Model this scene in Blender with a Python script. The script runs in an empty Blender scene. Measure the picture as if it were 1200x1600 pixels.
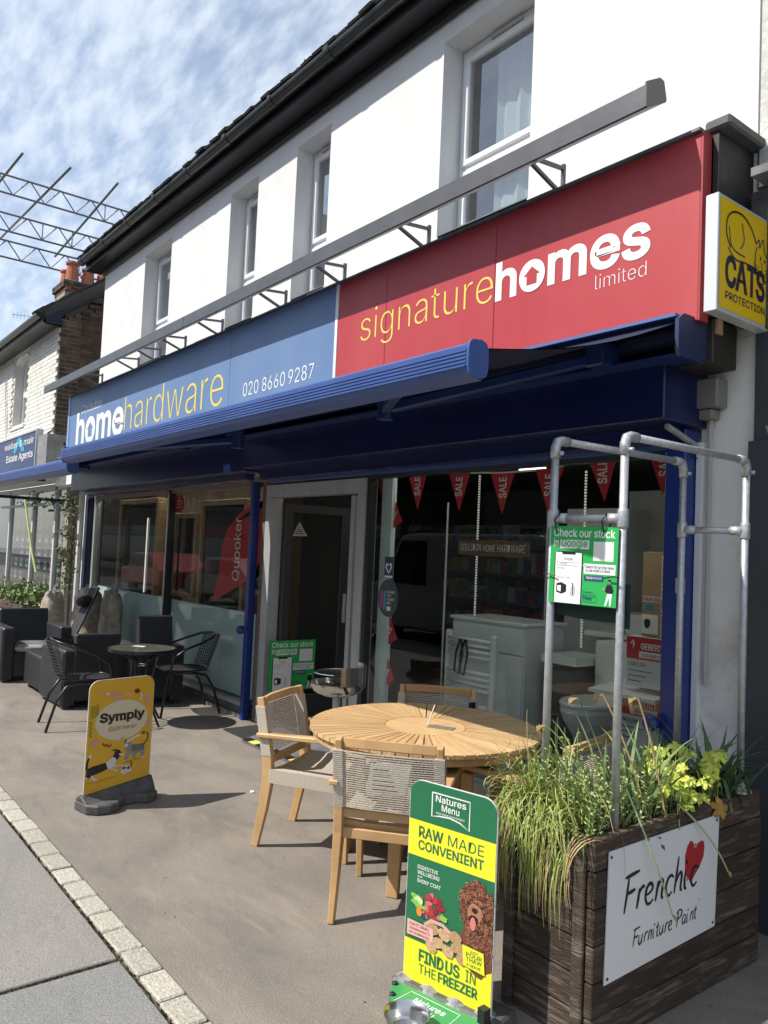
import bpy, math, random, os
from mathutils import Vector, Matrix
random.seed(7)
sc = bpy.context.scene
COL = sc.collection
S = 1.097            # design unit -> metres
V = Vector
def R(d): return math.radians(d)

# ---------------------------------------------------------------- camera
cam = bpy.data.cameras.new('camera'); camo = bpy.data.objects.new('camera', cam); COL.objects.link(camo)
cy, sy_, cp, sp, cr, sr = [f(a) for a in (R(52.0266), R(2.9318), R(2.528)) for f in (math.cos, math.sin)]
fw = V((-sy_*cp, cy*cp, sp)); r0 = V((cy, sy_, 0)); u0 = r0.cross(fw)
rt = r0*cr + u0*sr; up = -r0*sr + u0*cr
M = Matrix((rt, up, -fw)).transposed().to_4x4(); M.translation = V((0, 0, 1.55))*S
camo.matrix_world = M
cam.sensor_fit = 'HORIZONTAL'; cam.sensor_width = 36; cam.lens = 36*1228.3/1200
cam.clip_start = .05; cam.clip_end = 900
sc.camera = camo
# ---------------------------------------------------------------- light
SUN = V((.34, .78, -1.0))
sd = bpy.data.lights.new('sun', 'SUN'); sd.energy = 5.0; sd.angle = R(.55); sd.color = (1, .955, .88)
so = bpy.data.objects.new('sun', sd); COL.objects.link(so); so.location = (-5, -10, 20)
so.rotation_euler = SUN.to_track_quat('-Z', 'Y').to_euler()
sc.view_settings.view_transform = 'Standard'; sc.view_settings.look = 'None'
sc.view_settings.exposure = 0.2; sc.view_settings.gamma = 1
sc.view_settings.use_curve_mapping = False
w = bpy.data.worlds.new('World'); sc.world = w; w.use_nodes = True
wn = w.node_tree; wn.nodes.clear(); WL = wn.links
def wnode(t, **k):
    n = wn.nodes.new(t)
    for a, b in k.items(): setattr(n, a, b)
    return n
out = wnode('ShaderNodeOutputWorld'); bg = wnode('ShaderNodeBackground')
sky = wnode('ShaderNodeTexSky', sky_type='NISHITA', sun_disc=False, sun_elevation=math.atan2(1, .851),
            sun_rotation=math.atan2(-.34, -.78), air_density=1.0, dust_density=.6, ozone_density=1.6)
tc = wnode('ShaderNodeTexCoord'); sx = wnode('ShaderNodeSeparateXYZ'); WL.new(tc.outputs['Generated'], sx.inputs[0])
def wm(op, a, b=None, c=None):
    n = wnode('ShaderNodeMath', operation=op)
    for i, x in enumerate((a, b, c)):
        if x is None: continue
        if isinstance(x, (int, float)): n.inputs[i].default_value = x
        else: WL.new(x, n.inputs[i])
    return n.outputs[0]
zz = wm('ADD', wm('MAXIMUM', sx.outputs[2], 0.0), .22)
cb = wnode('ShaderNodeCombineXYZ')
WL.new(wm('DIVIDE', sx.outputs[0], zz), cb.inputs[0]); WL.new(wm('DIVIDE', sx.outputs[1], zz), cb.inputs[1])
mp = wnode('ShaderNodeMapping'); mp.inputs['Rotation'].default_value = (0, 0, R(38)); mp.inputs['Scale'].default_value = (.75, 2.0, 1)
WL.new(cb.outputs[0], mp.inputs[0])
n1 = wnode('ShaderNodeTexNoise'); n1.inputs['Scale'].default_value = 15; n1.inputs['Detail'].default_value = 6
n1.inputs['Roughness'].default_value = .55; n1.inputs['Distortion'].default_value = .12
n2 = wnode('ShaderNodeTexNoise'); n2.inputs['Scale'].default_value = 2.4; n2.inputs['Detail'].default_value = 6
WL.new(mp.outputs[0], n1.inputs['Vector']); WL.new(mp.outputs[0], n2.inputs['Vector'])
f = wm('ADD', wm('MULTIPLY', n1.outputs[0], .70), wm('MULTIPLY', n2.outputs[0], .55))
mr = wnode('ShaderNodeMapRange'); mr.interpolation_type = 'SMOOTHSTEP'
WL.new(f, mr.inputs[0]); mr.inputs[1].default_value = .42; mr.inputs[2].default_value = .82
mr.inputs[3].default_value = .24; mr.inputs[4].default_value = .78
mx = wnode('ShaderNodeMix', data_type='RGBA'); WL.new(mr.outputs[0], mx.inputs[0])
vs_ = wnode('ShaderNodeVectorMath', operation='SCALE'); WL.new(sky.outputs[0], vs_.inputs[0]); vs_.inputs['Scale'].default_value = 1.9
WL.new(vs_.outputs[0], mx.inputs[6]); mx.inputs[7].default_value = (11.2, 12.3, 13.6, 1)
WL.new(mx.outputs[2], bg.inputs[0]); bg.inputs[1].default_value = .075
WL.new(bg.outputs[0], out.inputs[0])

# ---------------------------------------------------------------- helpers: materials
MATS = {}
def mat(name, c, r=.6, m=0.0, c2=None, ns=6, nd=4, bs=0.0, bn=60, st=None, obj=False, lo=.35, hi=.65, emit=None, alpha=None, rnd=0.0, coat=0.0, sp=None):
    if name in MATS: return MATS[name]
    ma = bpy.data.materials.new(name); ma.use_nodes = True; nt = ma.node_tree; L = nt.links
    b = nt.nodes['Principled BSDF']; b.inputs['Roughness'].default_value = r; b.inputs['Metallic'].default_value = m
    c = tuple(c)+(1,); b.inputs['Base Color'].default_value = c
    if coat: b.inputs['Coat Weight'].default_value = coat; b.inputs['Coat Roughness'].default_value = .15
    if emit: b.inputs['Emission Color'].default_value = tuple(emit[:3])+(1,); b.inputs['Emission Strength'].default_value = emit[3]
    vec = None
    if c2 or bs or rnd or sp:
        if obj: src = nt.nodes.new('ShaderNodeTexCoord').outputs['Object']
        else: src = nt.nodes.new('ShaderNodeNewGeometry').outputs['Position']
        mpn = nt.nodes.new('ShaderNodeMapping'); L.new(src, mpn.inputs[0]); vec = mpn.outputs[0]
        if st: mpn.inputs['Scale'].default_value = st
        oi = nt.nodes.new('ShaderNodeObjectInfo')
        if obj:
            mu = nt.nodes.new('ShaderNodeMath'); mu.operation = 'MULTIPLY'; L.new(oi.outputs['Random'], mu.inputs[0]); mu.inputs[1].default_value = 37
            L.new(mu.outputs[0], mpn.inputs['Location'])
    colout = None
    if c2:
        n = nt.nodes.new('ShaderNodeTexNoise'); n.inputs['Scale'].default_value = ns; n.inputs['Detail'].default_value = nd
        n.inputs['Roughness'].default_value = .62
        L.new(vec, n.inputs['Vector'])
        rp = nt.nodes.new('ShaderNodeMapRange'); L.new(n.outputs[0], rp.inputs[0]); rp.inputs[1].default_value = lo; rp.inputs[2].default_value = hi
        mi = nt.nodes.new('ShaderNodeMix'); mi.data_type = 'RGBA'; L.new(rp.outputs[0], mi.inputs[0])
        mi.inputs[6].default_value = c; mi.inputs[7].default_value = tuple(c2)+(1,)
        colout = mi.outputs[2]
    if rnd:
        hs = nt.nodes.new('ShaderNodeHueSaturation')
        if colout: L.new(colout, hs.inputs['Color'])
        else: hs.inputs['Color'].default_value = c
        rr = nt.nodes.new('ShaderNodeMapRange'); L.new(oi.outputs['Random'], rr.inputs[0]); rr.inputs[3].default_value = 1-rnd; rr.inputs[4].default_value = 1+rnd
        L.new(rr.outputs[0], hs.inputs['Value']); colout = hs.outputs[0]
    if sp:
        n = nt.nodes.new('ShaderNodeTexNoise'); n.inputs['Scale'].default_value = sp[0]; n.inputs['Detail'].default_value = 2; L.new(vec, n.inputs['Vector'])
        rr = nt.nodes.new('ShaderNodeMapRange'); L.new(n.outputs[0], rr.inputs[0]); rr.inputs[1].default_value = .3; rr.inputs[2].default_value = .7; rr.inputs[3].default_value = 1-sp[1]; rr.inputs[4].default_value = 1+sp[1]
        hs = nt.nodes.new('ShaderNodeHueSaturation'); L.new(rr.outputs[0], hs.inputs['Value'])
        if colout: L.new(colout, hs.inputs['Color'])
        else: hs.inputs['Color'].default_value = c
        colout = hs.outputs[0]
    if colout: L.new(colout, b.inputs['Base Color'])
    if bs:
        n = nt.nodes.new('ShaderNodeTexNoise'); n.inputs['Scale'].default_value = bn; n.inputs['Detail'].default_value = 4
        L.new(vec, n.inputs['Vector'])
        bp = nt.nodes.new('ShaderNodeBump'); bp.inputs['Strength'].default_value = bs; bp.inputs['Distance'].default_value = .01
        L.new(n.outputs[0], bp.inputs['Height']); L.new(bp.outputs[0], b.inputs['Normal'])
    MATS[name] = ma; return ma
def glass(name, tint=(.9, .95, .93), gain=1.0, base=.02):
    if name in MATS: return MATS[name]
    ma = bpy.data.materials.new(name); ma.use_nodes = True; nt = ma.node_tree; L = nt.links; nt.nodes.clear()
    o = nt.nodes.new('ShaderNodeOutputMaterial'); mi = nt.nodes.new('ShaderNodeMixShader')
    t = nt.nodes.new('ShaderNodeBsdfTransparent'); t.inputs[0].default_value = tuple(tint)+(1,)
    g = nt.nodes.new('ShaderNodeBsdfGlossy'); g.inputs['Roughness'].default_value = 0.0
    fr = nt.nodes.new('ShaderNodeFresnel'); fr.inputs[0].default_value = 1.5
    ge = nt.nodes.new('ShaderNodeNewGeometry')
    mm = nt.nodes.new('ShaderNodeMath'); mm.operation = 'MULTIPLY_ADD'; L.new(fr.outputs[0], mm.inputs[0]); mm.inputs[1].default_value = gain; mm.inputs[2].default_value = base
    # back faces of the pane do not reflect again
    iv = nt.nodes.new('ShaderNodeMath'); iv.operation = 'SUBTRACT'; iv.inputs[0].default_value = 1; L.new(ge.outputs['Backfacing'], iv.inputs[1])
    m2 = nt.nodes.new('ShaderNodeMath'); m2.operation = 'MULTIPLY'; m2.use_clamp = True; L.new(mm.outputs[0], m2.inputs[0]); L.new(iv.outputs[0], m2.inputs[1])
    L.new(m2.outputs[0], mi.inputs[0]); L.new(t.outputs[0], mi.inputs[1]); L.new(g.outputs[0], mi.inputs[2]); L.new(mi.outputs[0], o.inputs[0])
    MATS[name] = ma; return ma

# ---------------------------------------------------------------- helpers: geometry
FONT = None
try:
    for base in (bpy.utils.system_resource('DATAFILES'),):
        p = os.path.join(base, 'fonts', 'Inter.woff2')
        if os.path.exists(p): FONT = bpy.data.fonts.load(p)
except Exception: FONT = None
TC = {}
def textmesh(s, off=0.0, shear=0.0, sp=1.0):
    k = (s, round(off, 4), shear, sp)
    if k in TC: return TC[k]
    cu = bpy.data.curves.new('t', 'FONT'); cu.body = s; cu.offset = min(off, 0)
    if off > 0: cu.bevel_depth = off; cu.bevel_resolution = 0
    cu.shear = shear; cu.resolution_u = 3
    cu.space_character = sp; cu.fill_mode = 'FRONT'
    if FONT: cu.font = FONT
    o = bpy.data.objects.new('t', cu); me = bpy.data.meshes.new_from_object(o)
    vs = [(v.co.x, v.co.y, v.co.z) for v in me.vertices]; fs = [tuple(p.vertices) for p in me.polygons]
    bpy.data.objects.remove(o); bpy.data.curves.remove(cu); bpy.data.meshes.remove(me)
    TC[k] = (vs, fs); return TC[k]
class Pl:
    """a plane in the place: origin, right, up, outward normal"""
    def __init__(s, o, u, v):
        s.o = V(o); s.u = V(u).normalized(); s.v = V(v).normalized(); s.n = s.u.cross(s.v).normalized()
    def at(s, a, b, c=0): return s.o + s.u*a + s.v*b + s.n*c
class MB:
    def __init__(s): s.v = []; s.f = []; s.fm = []; s.mi = 0; s.mats = []
    def use(s, m):
        if m not in s.mats: s.mats.append(m)
        s.mi = s.mats.index(m); return s
    def add(s, vs, fs):
        b = len(s.v); s.v += [tuple(x) for x in vs]
        for f in fs: s.f.append(tuple(b+i for i in f)); s.fm.append(s.mi)
    def box(s, x0, x1, y0, y1, z0, z1, e=0):
        if x0 > x1: x0, x1 = x1, x0
        if y0 > y1: y0, y1 = y1, y0
        if z0 > z1: z0, z1 = z1, z0
        s.add([(x, y, z) for x in (x0, x1) for y in (y0, y1) for z in (z0, z1)],
              [(0, 1, 3, 2), (4, 6, 7, 5), (0, 4, 5, 1), (2, 3, 7, 6), (0, 2, 6, 4), (1, 5, 7, 3)]); return s
    def bar(s, a, b, w, h, upv=(0, 0, 1), w2=None, h2=None):
        """square section bar from a to b; w across, h along up"""
        a, b = V(a), V(b); d = (b-a).normalized(); u = V(upv); x = d.cross(u)
        if x.length < 1e-4: x = d.cross(V((1, 0, 0)))
        x.normalize(); z = x.cross(d).normalized(); w2 = w if w2 is None else w2; h2 = h if h2 is None else h2
        vs = []
        for p, ww, hh in ((a, w, h), (b, w2, h2)):
            for sx_, sz in ((-1, -1), (1, -1), (1, 1), (-1, 1)): vs.append(p + x*sx_*ww/2 + z*sz*hh/2)
        s.add(vs, [(0, 1, 2, 3), (7, 6, 5, 4), (0, 4, 5, 1), (1, 5, 6, 2), (2, 6, 7, 3), (3, 7, 4, 0)]); return s
    def path(s, pts, w, h, side=(1, 0, 0), taper=None):
        """rectangular section swept through pts; side = constant direction of w"""
        x = V(side).normalized(); vs = []; n = len(pts); pts = [V(p) for p in pts]
        for i, p in enumerate(pts):
            d = (pts[min(i+1, n-1)]-pts[max(i-1, 0)]).normalized(); z = x.cross(d).normalized()
            k = 1 if not taper else taper[i]
            for a_, b_ in ((-1, -1), (1, -1), (1, 1), (-1, 1)): vs.append(p + x*a_*w*k/2 + z*b_*h*k/2)
        fs = [(3, 2, 1, 0), tuple(4*(n-1)+i for i in range(4))]
        for i in range(n-1):
            for j in range(4): fs.append((4*i+j, 4*i+(j+1) % 4, 4*i+4+(j+1) % 4, 4*i+4+j))
        s.add(vs, fs); return s
    def tube(s, pts, r, n=8, closed=False, radii=None, cap=True):
        pts = [V(p) for p in pts]; m = len(pts); vs = []; prev = None
        for i, p in enumerate(pts):
            if closed: d = pts[(i+1) % m]-pts[i-1]
            else: d = pts[min(i+1, m-1)]-pts[max(i-1, 0)]
            if d.length < 1e-9: d = V((0, 0, 1))
            d.normalize()
            if prev is None: x = d.orthogonal().normalized()
            else:
                x = prev - d*prev.dot(d)
                x = x.normalized() if x.length > 1e-6 else d.orthogonal().normalized()
            prev = x; y = d.cross(x); rr = radii[i] if radii else r
            for k in range(n):
                a = 2*math.pi*k/n; vs.append(p + x*math.cos(a)*rr + y*math.sin(a)*rr)
        fs = []
        for i in range(m if closed else m-1):
            j = (i+1) % m
            for k in range(n): fs.append((i*n+k, i*n+(k+1) % n, j*n+(k+1) % n, j*n+k))
        if not closed and cap: fs += [tuple(range(n))[::-1], tuple((m-1)*n+k for k in range(n))]
        s.add(vs, fs); return s
    def lathe(s, c, prof, n=24, ax=None):
        c = V(c); P = ax or Pl(c, (1, 0, 0), (0, 1, 0)); vs = []; fs = []; m = len(prof)
        for r_, h in prof:
            for k in range(n):
                a = 2*math.pi*k/n; vs.append(P.at(r_*math.cos(a), r_*math.sin(a), h))
        for i in range(m-1):
            for k in range(n): fs.append((i*n+k, i*n+(k+1) % n, (i+1)*n+(k+1) % n, (i+1)*n+k))
        if prof[0][0] > 1e-5: fs.append(tuple(range(n))[::-1])
        if prof[-1][0] > 1e-5: fs.append(tuple((m-1)*n+k for k in range(n)))
        s.add(vs, fs); return s
    def prism(s, P, pts, c0, c1):
        n = len(pts); vs = [P.at(a, b, c0) for a, b in pts]+[P.at(a, b, c1) for a, b in pts]
        fs = [tuple(range(n))[::-1], tuple(range(n, 2*n))]+[(i, (i+1) % n, n+(i+1) % n, n+i) for i in range(n)]
        s.add(vs, fs); return s
    # flat print
    def rect(s, P, a0, b0, a1, b1, c=.002): s.add([P.at(a0, b0, c), P.at(a1, b0, c), P.at(a1, b1, c), P.at(a0, b1, c)], [(0, 1, 2, 3)]); return s
    def poly(s, P, pts, c=.002): s.add([P.at(a, b, c) for a, b in pts], [tuple(range(len(pts)))]); return s
    def blob(s, P, a, b, ra, rb=None, c=.002, n=14, j=.12, rot=0, seed=None):
        rb = rb or ra; rg = random.Random(seed if seed is not None else (a*913+b*377)); pts = []
        for k in range(n):
            t = 2*math.pi*k/n; q = 1+rg.uniform(-j, j); x = ra*math.cos(t)*q; y = rb*math.sin(t)*q
            pts.append((a+x*math.cos(rot)-y*math.sin(rot), b+x*math.sin(rot)+y*math.cos(rot)))
        return s.poly(P, pts, c)
    def stroke(s, P, pts, wd, c=.002, taper=False):
        n = len(pts); vs = []
        for i, p in enumerate(pts):
            q0 = pts[max(i-1, 0)]; q1 = pts[min(i+1, n-1)]; dx, dy = q1[0]-q0[0], q1[1]-q0[1]; l = math.hypot(dx, dy) or 1
            k = wd/2*(1 if not taper else (.25+.75*math.sin(math.pi*min(1, max(0, .12+.76*i/(n-1))))))
            vs += [P.at(p[0]-dy/l*k, p[1]+dx/l*k, c), P.at(p[0]+dy/l*k, p[1]-dx/l*k, c)]
        s.add(vs, [(2*i, 2*i+1, 2*i+3, 2*i+2) for i in range(n-1)]); return s
    def text(s, P, t, a, b, wd, ref='x', rh=.1, off=0.0, c=.002, shear=0, al='l', th=0, sp=1.0):
        """baseline start (a,b), total width wd, glyph `ref` height rh; th rotates in plane"""
        vs0, _ = textmesh(t, 0.0, shear, sp); rv, _ = textmesh(ref, 0.0, 0, 1.0)
        if not vs0: return s
        x0 = min(v[0] for v in vs0); x1 = max(v[0] for v in vs0); h = max(v[1] for v in rv)
        kx = (wd/(x1-x0)) if wd else rh/h; ky = rh/h
        W = (x1-x0)*kx; o = {'l': 0, 'c': -W/2, 'r': -W}[al]; ct, st_ = math.cos(th), math.sin(th)
        if off <= 0: parts = [textmesh(t, off, shear, sp)+(0.0,)]
        else:
            parts = []
            for i, ch in enumerate(t):
                if ch == ' ': continue
                g0, _ = textmesh(ch, 0.0, shear, sp); pre, _ = textmesh(t[:i+1], 0.0, shear, sp)
                dx = max(v[0] for v in pre)-max(v[0] for v in g0); gv, gf = textmesh(ch, off, shear, sp); parts.append((gv, gf, dx))
        for j, (gv, gf, dx) in enumerate(parts):
            pts = [((v[0]+dx-x0)*kx+o, v[1]*ky, v[2]*.012*(rh/h if h else 1)*4) for v in gv]
            s.add([P.at(a+x*ct-y*st_, b+x*st_+y*ct, c+.0002*(j % 3)+z_) for x, y, z_ in pts], gf)
        return s
    def blade(s, base, d, L, wd, droop, n=6, side=None):
        """a curved leaf blade"""
        base = V(base); d = V(d).normalized(); sd_ = (side or d.cross(V((0, 0, 1)))); sd_ = sd_.normalized() if sd_.length > 1e-4 else V((1, 0, 0))
        p = base.copy(); vs = []; dd = d.copy()
        for i in range(n+1):
            t = i/n; k = wd*(.55+.9*t if t < .5 else 2.0*(1-t)+.02)/2
            vs += [p-sd_*k, p+sd_*k]; p = p+dd*(L/n); dd = (dd+V((0, 0, -droop/n*(.4+1.2*t)))).normalized()
        s.add(vs, [(2*i, 2*i+1, 2*i+3, 2*i+2) for i in range(n)]); return s
    def build(s, name, m=None, parent=None, smooth=False, bevel=0.0, kind=None, seg=1, label=None):
        o_ = V(ROOT(parent).location) if parent else V((0, 0, 0))
        me = bpy.data.meshes.new(name); me.from_pydata([V(v)*S - o_ for v in s.v], [], s.f)
        ms = s.mats if s.mats else [m]
        for q in ms: me.materials.append(q)
        if s.mats: me.polygons.foreach_set('material_index', s.fm)
        if smooth: me.shade_smooth()
        ob = bpy.data.objects.new(name, me); COL.objects.link(ob)
        if parent: ob.parent = parent
        if bevel:
            bv = ob.modifiers.new('bevel', 'BEVEL'); bv.width = bevel*S; bv.segments = seg; bv.limit_method = 'ANGLE'; bv.angle_limit = R(40)
        if kind: ob['kind'] = kind
        if label: ob['label'] = label
        return ob
def proto(mb, name, m=None):
    o = mb.build(name, m); me = o.data; bpy.data.objects.remove(o); return me
def ROOT(o):
    while o.parent: o = o.parent
    return o
def smooth_by_angle(o, a=40):
    me = o.data; me.shade_smooth()
    try: me.set_sharp_from_angle(angle=R(a))
    except Exception: pass
    return o
def thing(name, label, cat, loc=(0, 0, 0), group=None, kind=None):
    o = bpy.data.objects.new(name, None); o.empty_display_size = .1; COL.objects.link(o); o.location = V(loc)*S
    o.matrix_world = Matrix.Translation(V(loc)*S)
    if label: o['label'] = label
    if cat: o['category'] = cat
    if group: o['group'] = group
    if kind: o['kind'] = kind
    return o
def tag(o, label, cat, group=None):
    o['label'] = label; o['category'] = cat
    if group: o['group'] = group
    return o
def inst(name, me, parent, loc, rz=0, rot=None, scale=None):
    o = bpy.data.objects.new(name, me); COL.objects.link(o); o.parent = parent
    o.location = V(loc)*S - (V(ROOT(parent).location)); o.rotation_euler = rot or (0, 0, rz)
    if scale: o.scale = scale
    return o
def copy_tree(o, parent=None):
    c = o.copy(); COL.objects.link(c); c.parent = parent
    for ch in list(o.children): copy_tree(ch, c)
    return c
def struct(mb, name, m, parent=None, **k):
    o = mb.build(name, m, parent, **k)
    if not parent: o['kind'] = 'structure'
    return o
# ---------------------------------------------------------------- materials
m_render = mat('white_render', (.69, .69, .685), .85, c2=(.60, .597, .585), ns=1.9, nd=9, bs=.45, bn=7, lo=.5, hi=.85, st=(1, 1, .45))
m_render_dirty = mat('dirty_render', (.80, .80, .78), .85, c2=(.48, .46, .42), ns=2.6, nd=8, bs=.25, bn=40, lo=.52, hi=.80)
m_upvc = mat('white_upvc', (.80, .81, .82), .3)
m_blackplastic = mat('black_plastic', (.012, .012, .013), .35, bs=.15, bn=30)
m_gutter = mat('gutter_black', (.014, .015, .016), .32, c2=(.03, .034, .03), ns=7)
m_moss = mat('mossy_tile', (.035, .033, .03), .9, c2=(.05, .055, .03), ns=20, bs=.6, bn=60)
m_blue = mat('sign_blue', (.125, .215, .40), .45, c2=(.16, .25, .43), ns=.9, nd=6, bs=.04, bn=3, st=(1, 1, .25))
m_red = mat('sign_red', (.43, .035, .045), .45, c2=(.47, .065, .07), ns=1.4, nd=6, bs=.04, bn=3, st=(1, 1, .2))
m_redside = mat('sign_red_side', (.36, .04, .045), .5)
m_white = mat('print_white', (.82, .82, .80), .5)
m_yellow = mat('print_yellow', (.80, .62, .12), .5)
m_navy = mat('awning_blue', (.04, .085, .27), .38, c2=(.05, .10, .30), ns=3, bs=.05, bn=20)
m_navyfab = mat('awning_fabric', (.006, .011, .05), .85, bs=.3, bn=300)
m_shutter = mat('shutter_blue', (.003, .009, .068), .36, c2=(.005, .012, .08), ns=2, bs=.05, bn=8)
m_bluepost = mat('post_blue', (.010, .034, .21), .32, c2=(.014, .04, .20), ns=6)
m_beam = mat('beam_grey', (.075, .077, .085), .42, c2=(.095, .097, .105), ns=5, bs=.08, bn=30)
m_alu = mat('aluminium', (.50, .51, .52), .38, .25, c2=(.42, .43, .44), ns=3, st=(4, 4, .5))
m_darkframe = mat('dark_frame', (.02, .022, .025), .4)
m_galv = mat('galvanised', (.42, .44, .46), .48, .55, c2=(.55, .57, .58), ns=40, nd=6, bs=.12, bn=90)
def ground_mat(name, cs, spk=.3):
    ma = bpy.data.materials.new(name); ma.use_nodes = True; nt = ma.node_tree; L = nt.links; bs = nt.nodes['Principled BSDF']; bs.inputs['Roughness'].default_value = .93
    pos = nt.nodes.new('ShaderNodeNewGeometry').outputs['Position']
    def noi(sc_, det, rough=.6, st=None, dist=0):
        v = pos
        if st: mpn = nt.nodes.new('ShaderNodeMapping'); L.new(pos, mpn.inputs[0]); mpn.inputs['Scale'].default_value = st; mpn.inputs['Rotation'].default_value = (0, 0, .35); v = mpn.outputs[0]
        n = nt.nodes.new('ShaderNodeTexNoise'); n.inputs['Scale'].default_value = sc_; n.inputs['Detail'].default_value = det; n.inputs['Roughness'].default_value = rough; n.inputs['Distortion'].default_value = dist; L.new(v, n.inputs['Vector']); return n.outputs[0]
    def ramp(x, a_, b_, c_=0., d_=1.): r_ = nt.nodes.new('ShaderNodeMapRange'); L.new(x, r_.inputs[0]); r_.inputs[1].default_value = a_; r_.inputs[2].default_value = b_; r_.inputs[3].default_value = c_; r_.inputs[4].default_value = d_; return r_.outputs[0]
    def mixc(f_, x, y):
        m_ = nt.nodes.new('ShaderNodeMix'); m_.data_type = 'RGBA'; L.new(f_, m_.inputs[0])
        for k, q_ in ((6, x), (7, y)):
            if isinstance(q_, tuple): m_.inputs[k].default_value = q_+(1,)
            else: L.new(q_, m_.inputs[k])
        return m_.outputs[2]
    c = mixc(ramp(noi(.9, 8, .62, (1, 1.6, 1), .4), .40, .62), cs[0], cs[1])
    c = mixc(ramp(noi(2.3, 9, .68, (.6, 1.5, 1), .7), .52, .74, 0, .6), c, cs[2])
    c = mixc(ramp(noi(6, 9, .7, (.35, 1.6, 1)), .56, .72, 0, .5), c, cs[3])
    vo = nt.nodes.new('ShaderNodeTexVoronoi'); vo.inputs['Scale'].default_value = 2.6; L.new(pos, vo.inputs['Vector']); c = mixc(ramp(vo.outputs['Distance'], .018, .05, .6, 0), c, cs[2])
    hs = nt.nodes.new('ShaderNodeHueSaturation'); L.new(c, hs.inputs['Color']); fine = noi(170, 3, .8)
    L.new(ramp(fine, .32, .68, 1-spk, 1+spk), hs.inputs['Value']); L.new(hs.outputs[0], bs.inputs['Base Color'])
    bp = nt.nodes.new('ShaderNodeBump'); bp.inputs['Strength'].default_value = .7; bp.inputs['Distance'].default_value = .006; L.new(fine, bp.inputs['Height'])
    b2 = nt.nodes.new('ShaderNodeBump'); b2.inputs['Strength'].default_value = .35; b2.inputs['Distance'].default_value = .02; L.new(noi(9, 5), b2.inputs['Height']); L.new(bp.outputs[0], b2.inputs['Normal']); L.new(b2.outputs[0], bs.inputs['Normal'])
    return ma
m_asphalt = ground_mat('forecourt_tarmac', ((.275, .238, .197), (.20, .177, .152), (.125, .115, .104), (.35, .31, .255)), .5)
m_pave = ground_mat('pavement_tarmac', ((.275, .255, .23), (.24, .225, .205), (.19, .18, .165), (.32, .30, .27)), .5)
m_pave2 = ground_mat('pavement_tarmac_b', ((.245, .24, .225), (.22, .217, .205), (.17, .168, .16), (.29, .28, .26)), .5)
m_sett = mat('granite_sett', (.50, .465, .385), .85, c2=(.33, .305, .26), ns=60, nd=6, bs=.8, bn=90, rnd=.14, sp=(260, .22))
m_dirt = mat('joint_dirt', (.055, .048, .04), .95, c2=(.10, .085, .06), ns=60)
m_road = mat('road_asphalt', (.07, .07, .07), .9, c2=(.055, .055, .058), ns=4, bs=.6, bn=150)
m_kerb = mat('kerb_concrete', (.32, .31, .29), .85, bs=.3, bn=60)
m_mortar = mat('mortar', (.30, .27, .23), .95, bs=.4, bn=60)
m_brick = mat('stock_brick', (.055, .036, .026), .9, c2=(.12, .08, .05), ns=5, nd=5, bs=.5, bn=60, rnd=.45)
m_brickred = mat('red_brick', (.30, .11, .07), .9, c2=(.18, .10, .08), ns=9, bs=.4, bn=60, rnd=.2)
m_wbrick = mat('painted_brick', (.72, .71, .66), .8, c2=(.56, .54, .48), ns=4, nd=7, bs=.45, bn=35, lo=.5, hi=.8, rnd=.04)
m_terra = mat('terracotta', (.48, .15, .075), .8, c2=(.36, .12, .07), ns=7)
m_slate = mat('slate', (.06, .06, .065), .7, c2=(.10, .10, .10), ns=6, bs=.4, bn=25, rnd=.2)
m_lead = mat('lead_grey', (.16, .165, .17), .55, c2=(.10, .10, .105), ns=7, bs=.3, bn=20)
m_dgrey = mat('dark_grey_paint', (.045, .055, .065), .45, c2=(.055, .065, .075), ns=2)
m_wood = mat('garden_wood', (.64, .405, .195), .5, c2=(.48, .285, .12), ns=3.2, nd=6, bs=.12, bn=14, st=(1, 1, 1), obj=True, rnd=.08)
m_slat = mat('table_slat', (.68, .455, .235), .47, c2=(.52, .32, .145), ns=3.5, nd=6, bs=.15, bn=10, st=(1.2, 14, 14), obj=True, rnd=.13)
m_rope = mat('rope_beige', (.58, .51, .42), .9, bs=.4, bn=200)
m_oak = mat('oak_frame', (.40, .24, .11), .5, c2=(.30, .17, .075), ns=4, st=(6, 6, 1))
m_rattan = mat('rattan_plastic', (.034, .036, .040), .4, bs=.1, bn=60)
m_blkmetal = mat('black_metal', (.012, .012, .014), .32)
m_navydk = mat('cassette_navy', (.012, .03, .13), .4, c2=(.018, .04, .15), ns=3)
m_steel = mat('steel', (.62, .60, .57), .2, 1.0, bs=.05, bn=20)
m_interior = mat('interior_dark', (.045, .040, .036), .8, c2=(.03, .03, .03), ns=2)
m_intbrown = mat('interior_brown', (.20, .13, .08), .7, c2=(.10, .065, .04), ns=2, st=(5, 5, 1))
m_intfloor = mat('interior_floor', (.16, .14, .12), .4, c2=(.11, .10, .09), ns=3)
m_ceram = mat('gloss_white', (.74, .76, .76), .18)
m_cab = mat('cabinet_grey', (.68, .73, .75), .35)
m_pale = mat('pale_panel', (.60, .67, .69), .5)
m_card = mat('cardboard', (.42, .30, .18), .8, c2=(.36, .25, .15), ns=4)
m_bunt = mat('bunting_red', (.50, .02, .03), .6)
m_glass = glass('shop_glass', (.90, .94, .92), 1.0, .0)
m_glassup = glass('upper_glass', (.80, .84, .86), 2.0, .17)
m_glassF = glass('neighbour_glass', (.8, .85, .85), 1.4, .03)
m_curtain = mat('net_curtain', (.75, .75, .72), .9)
m_black = mat('print_black', (.012, .012, .012), .5)
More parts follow.
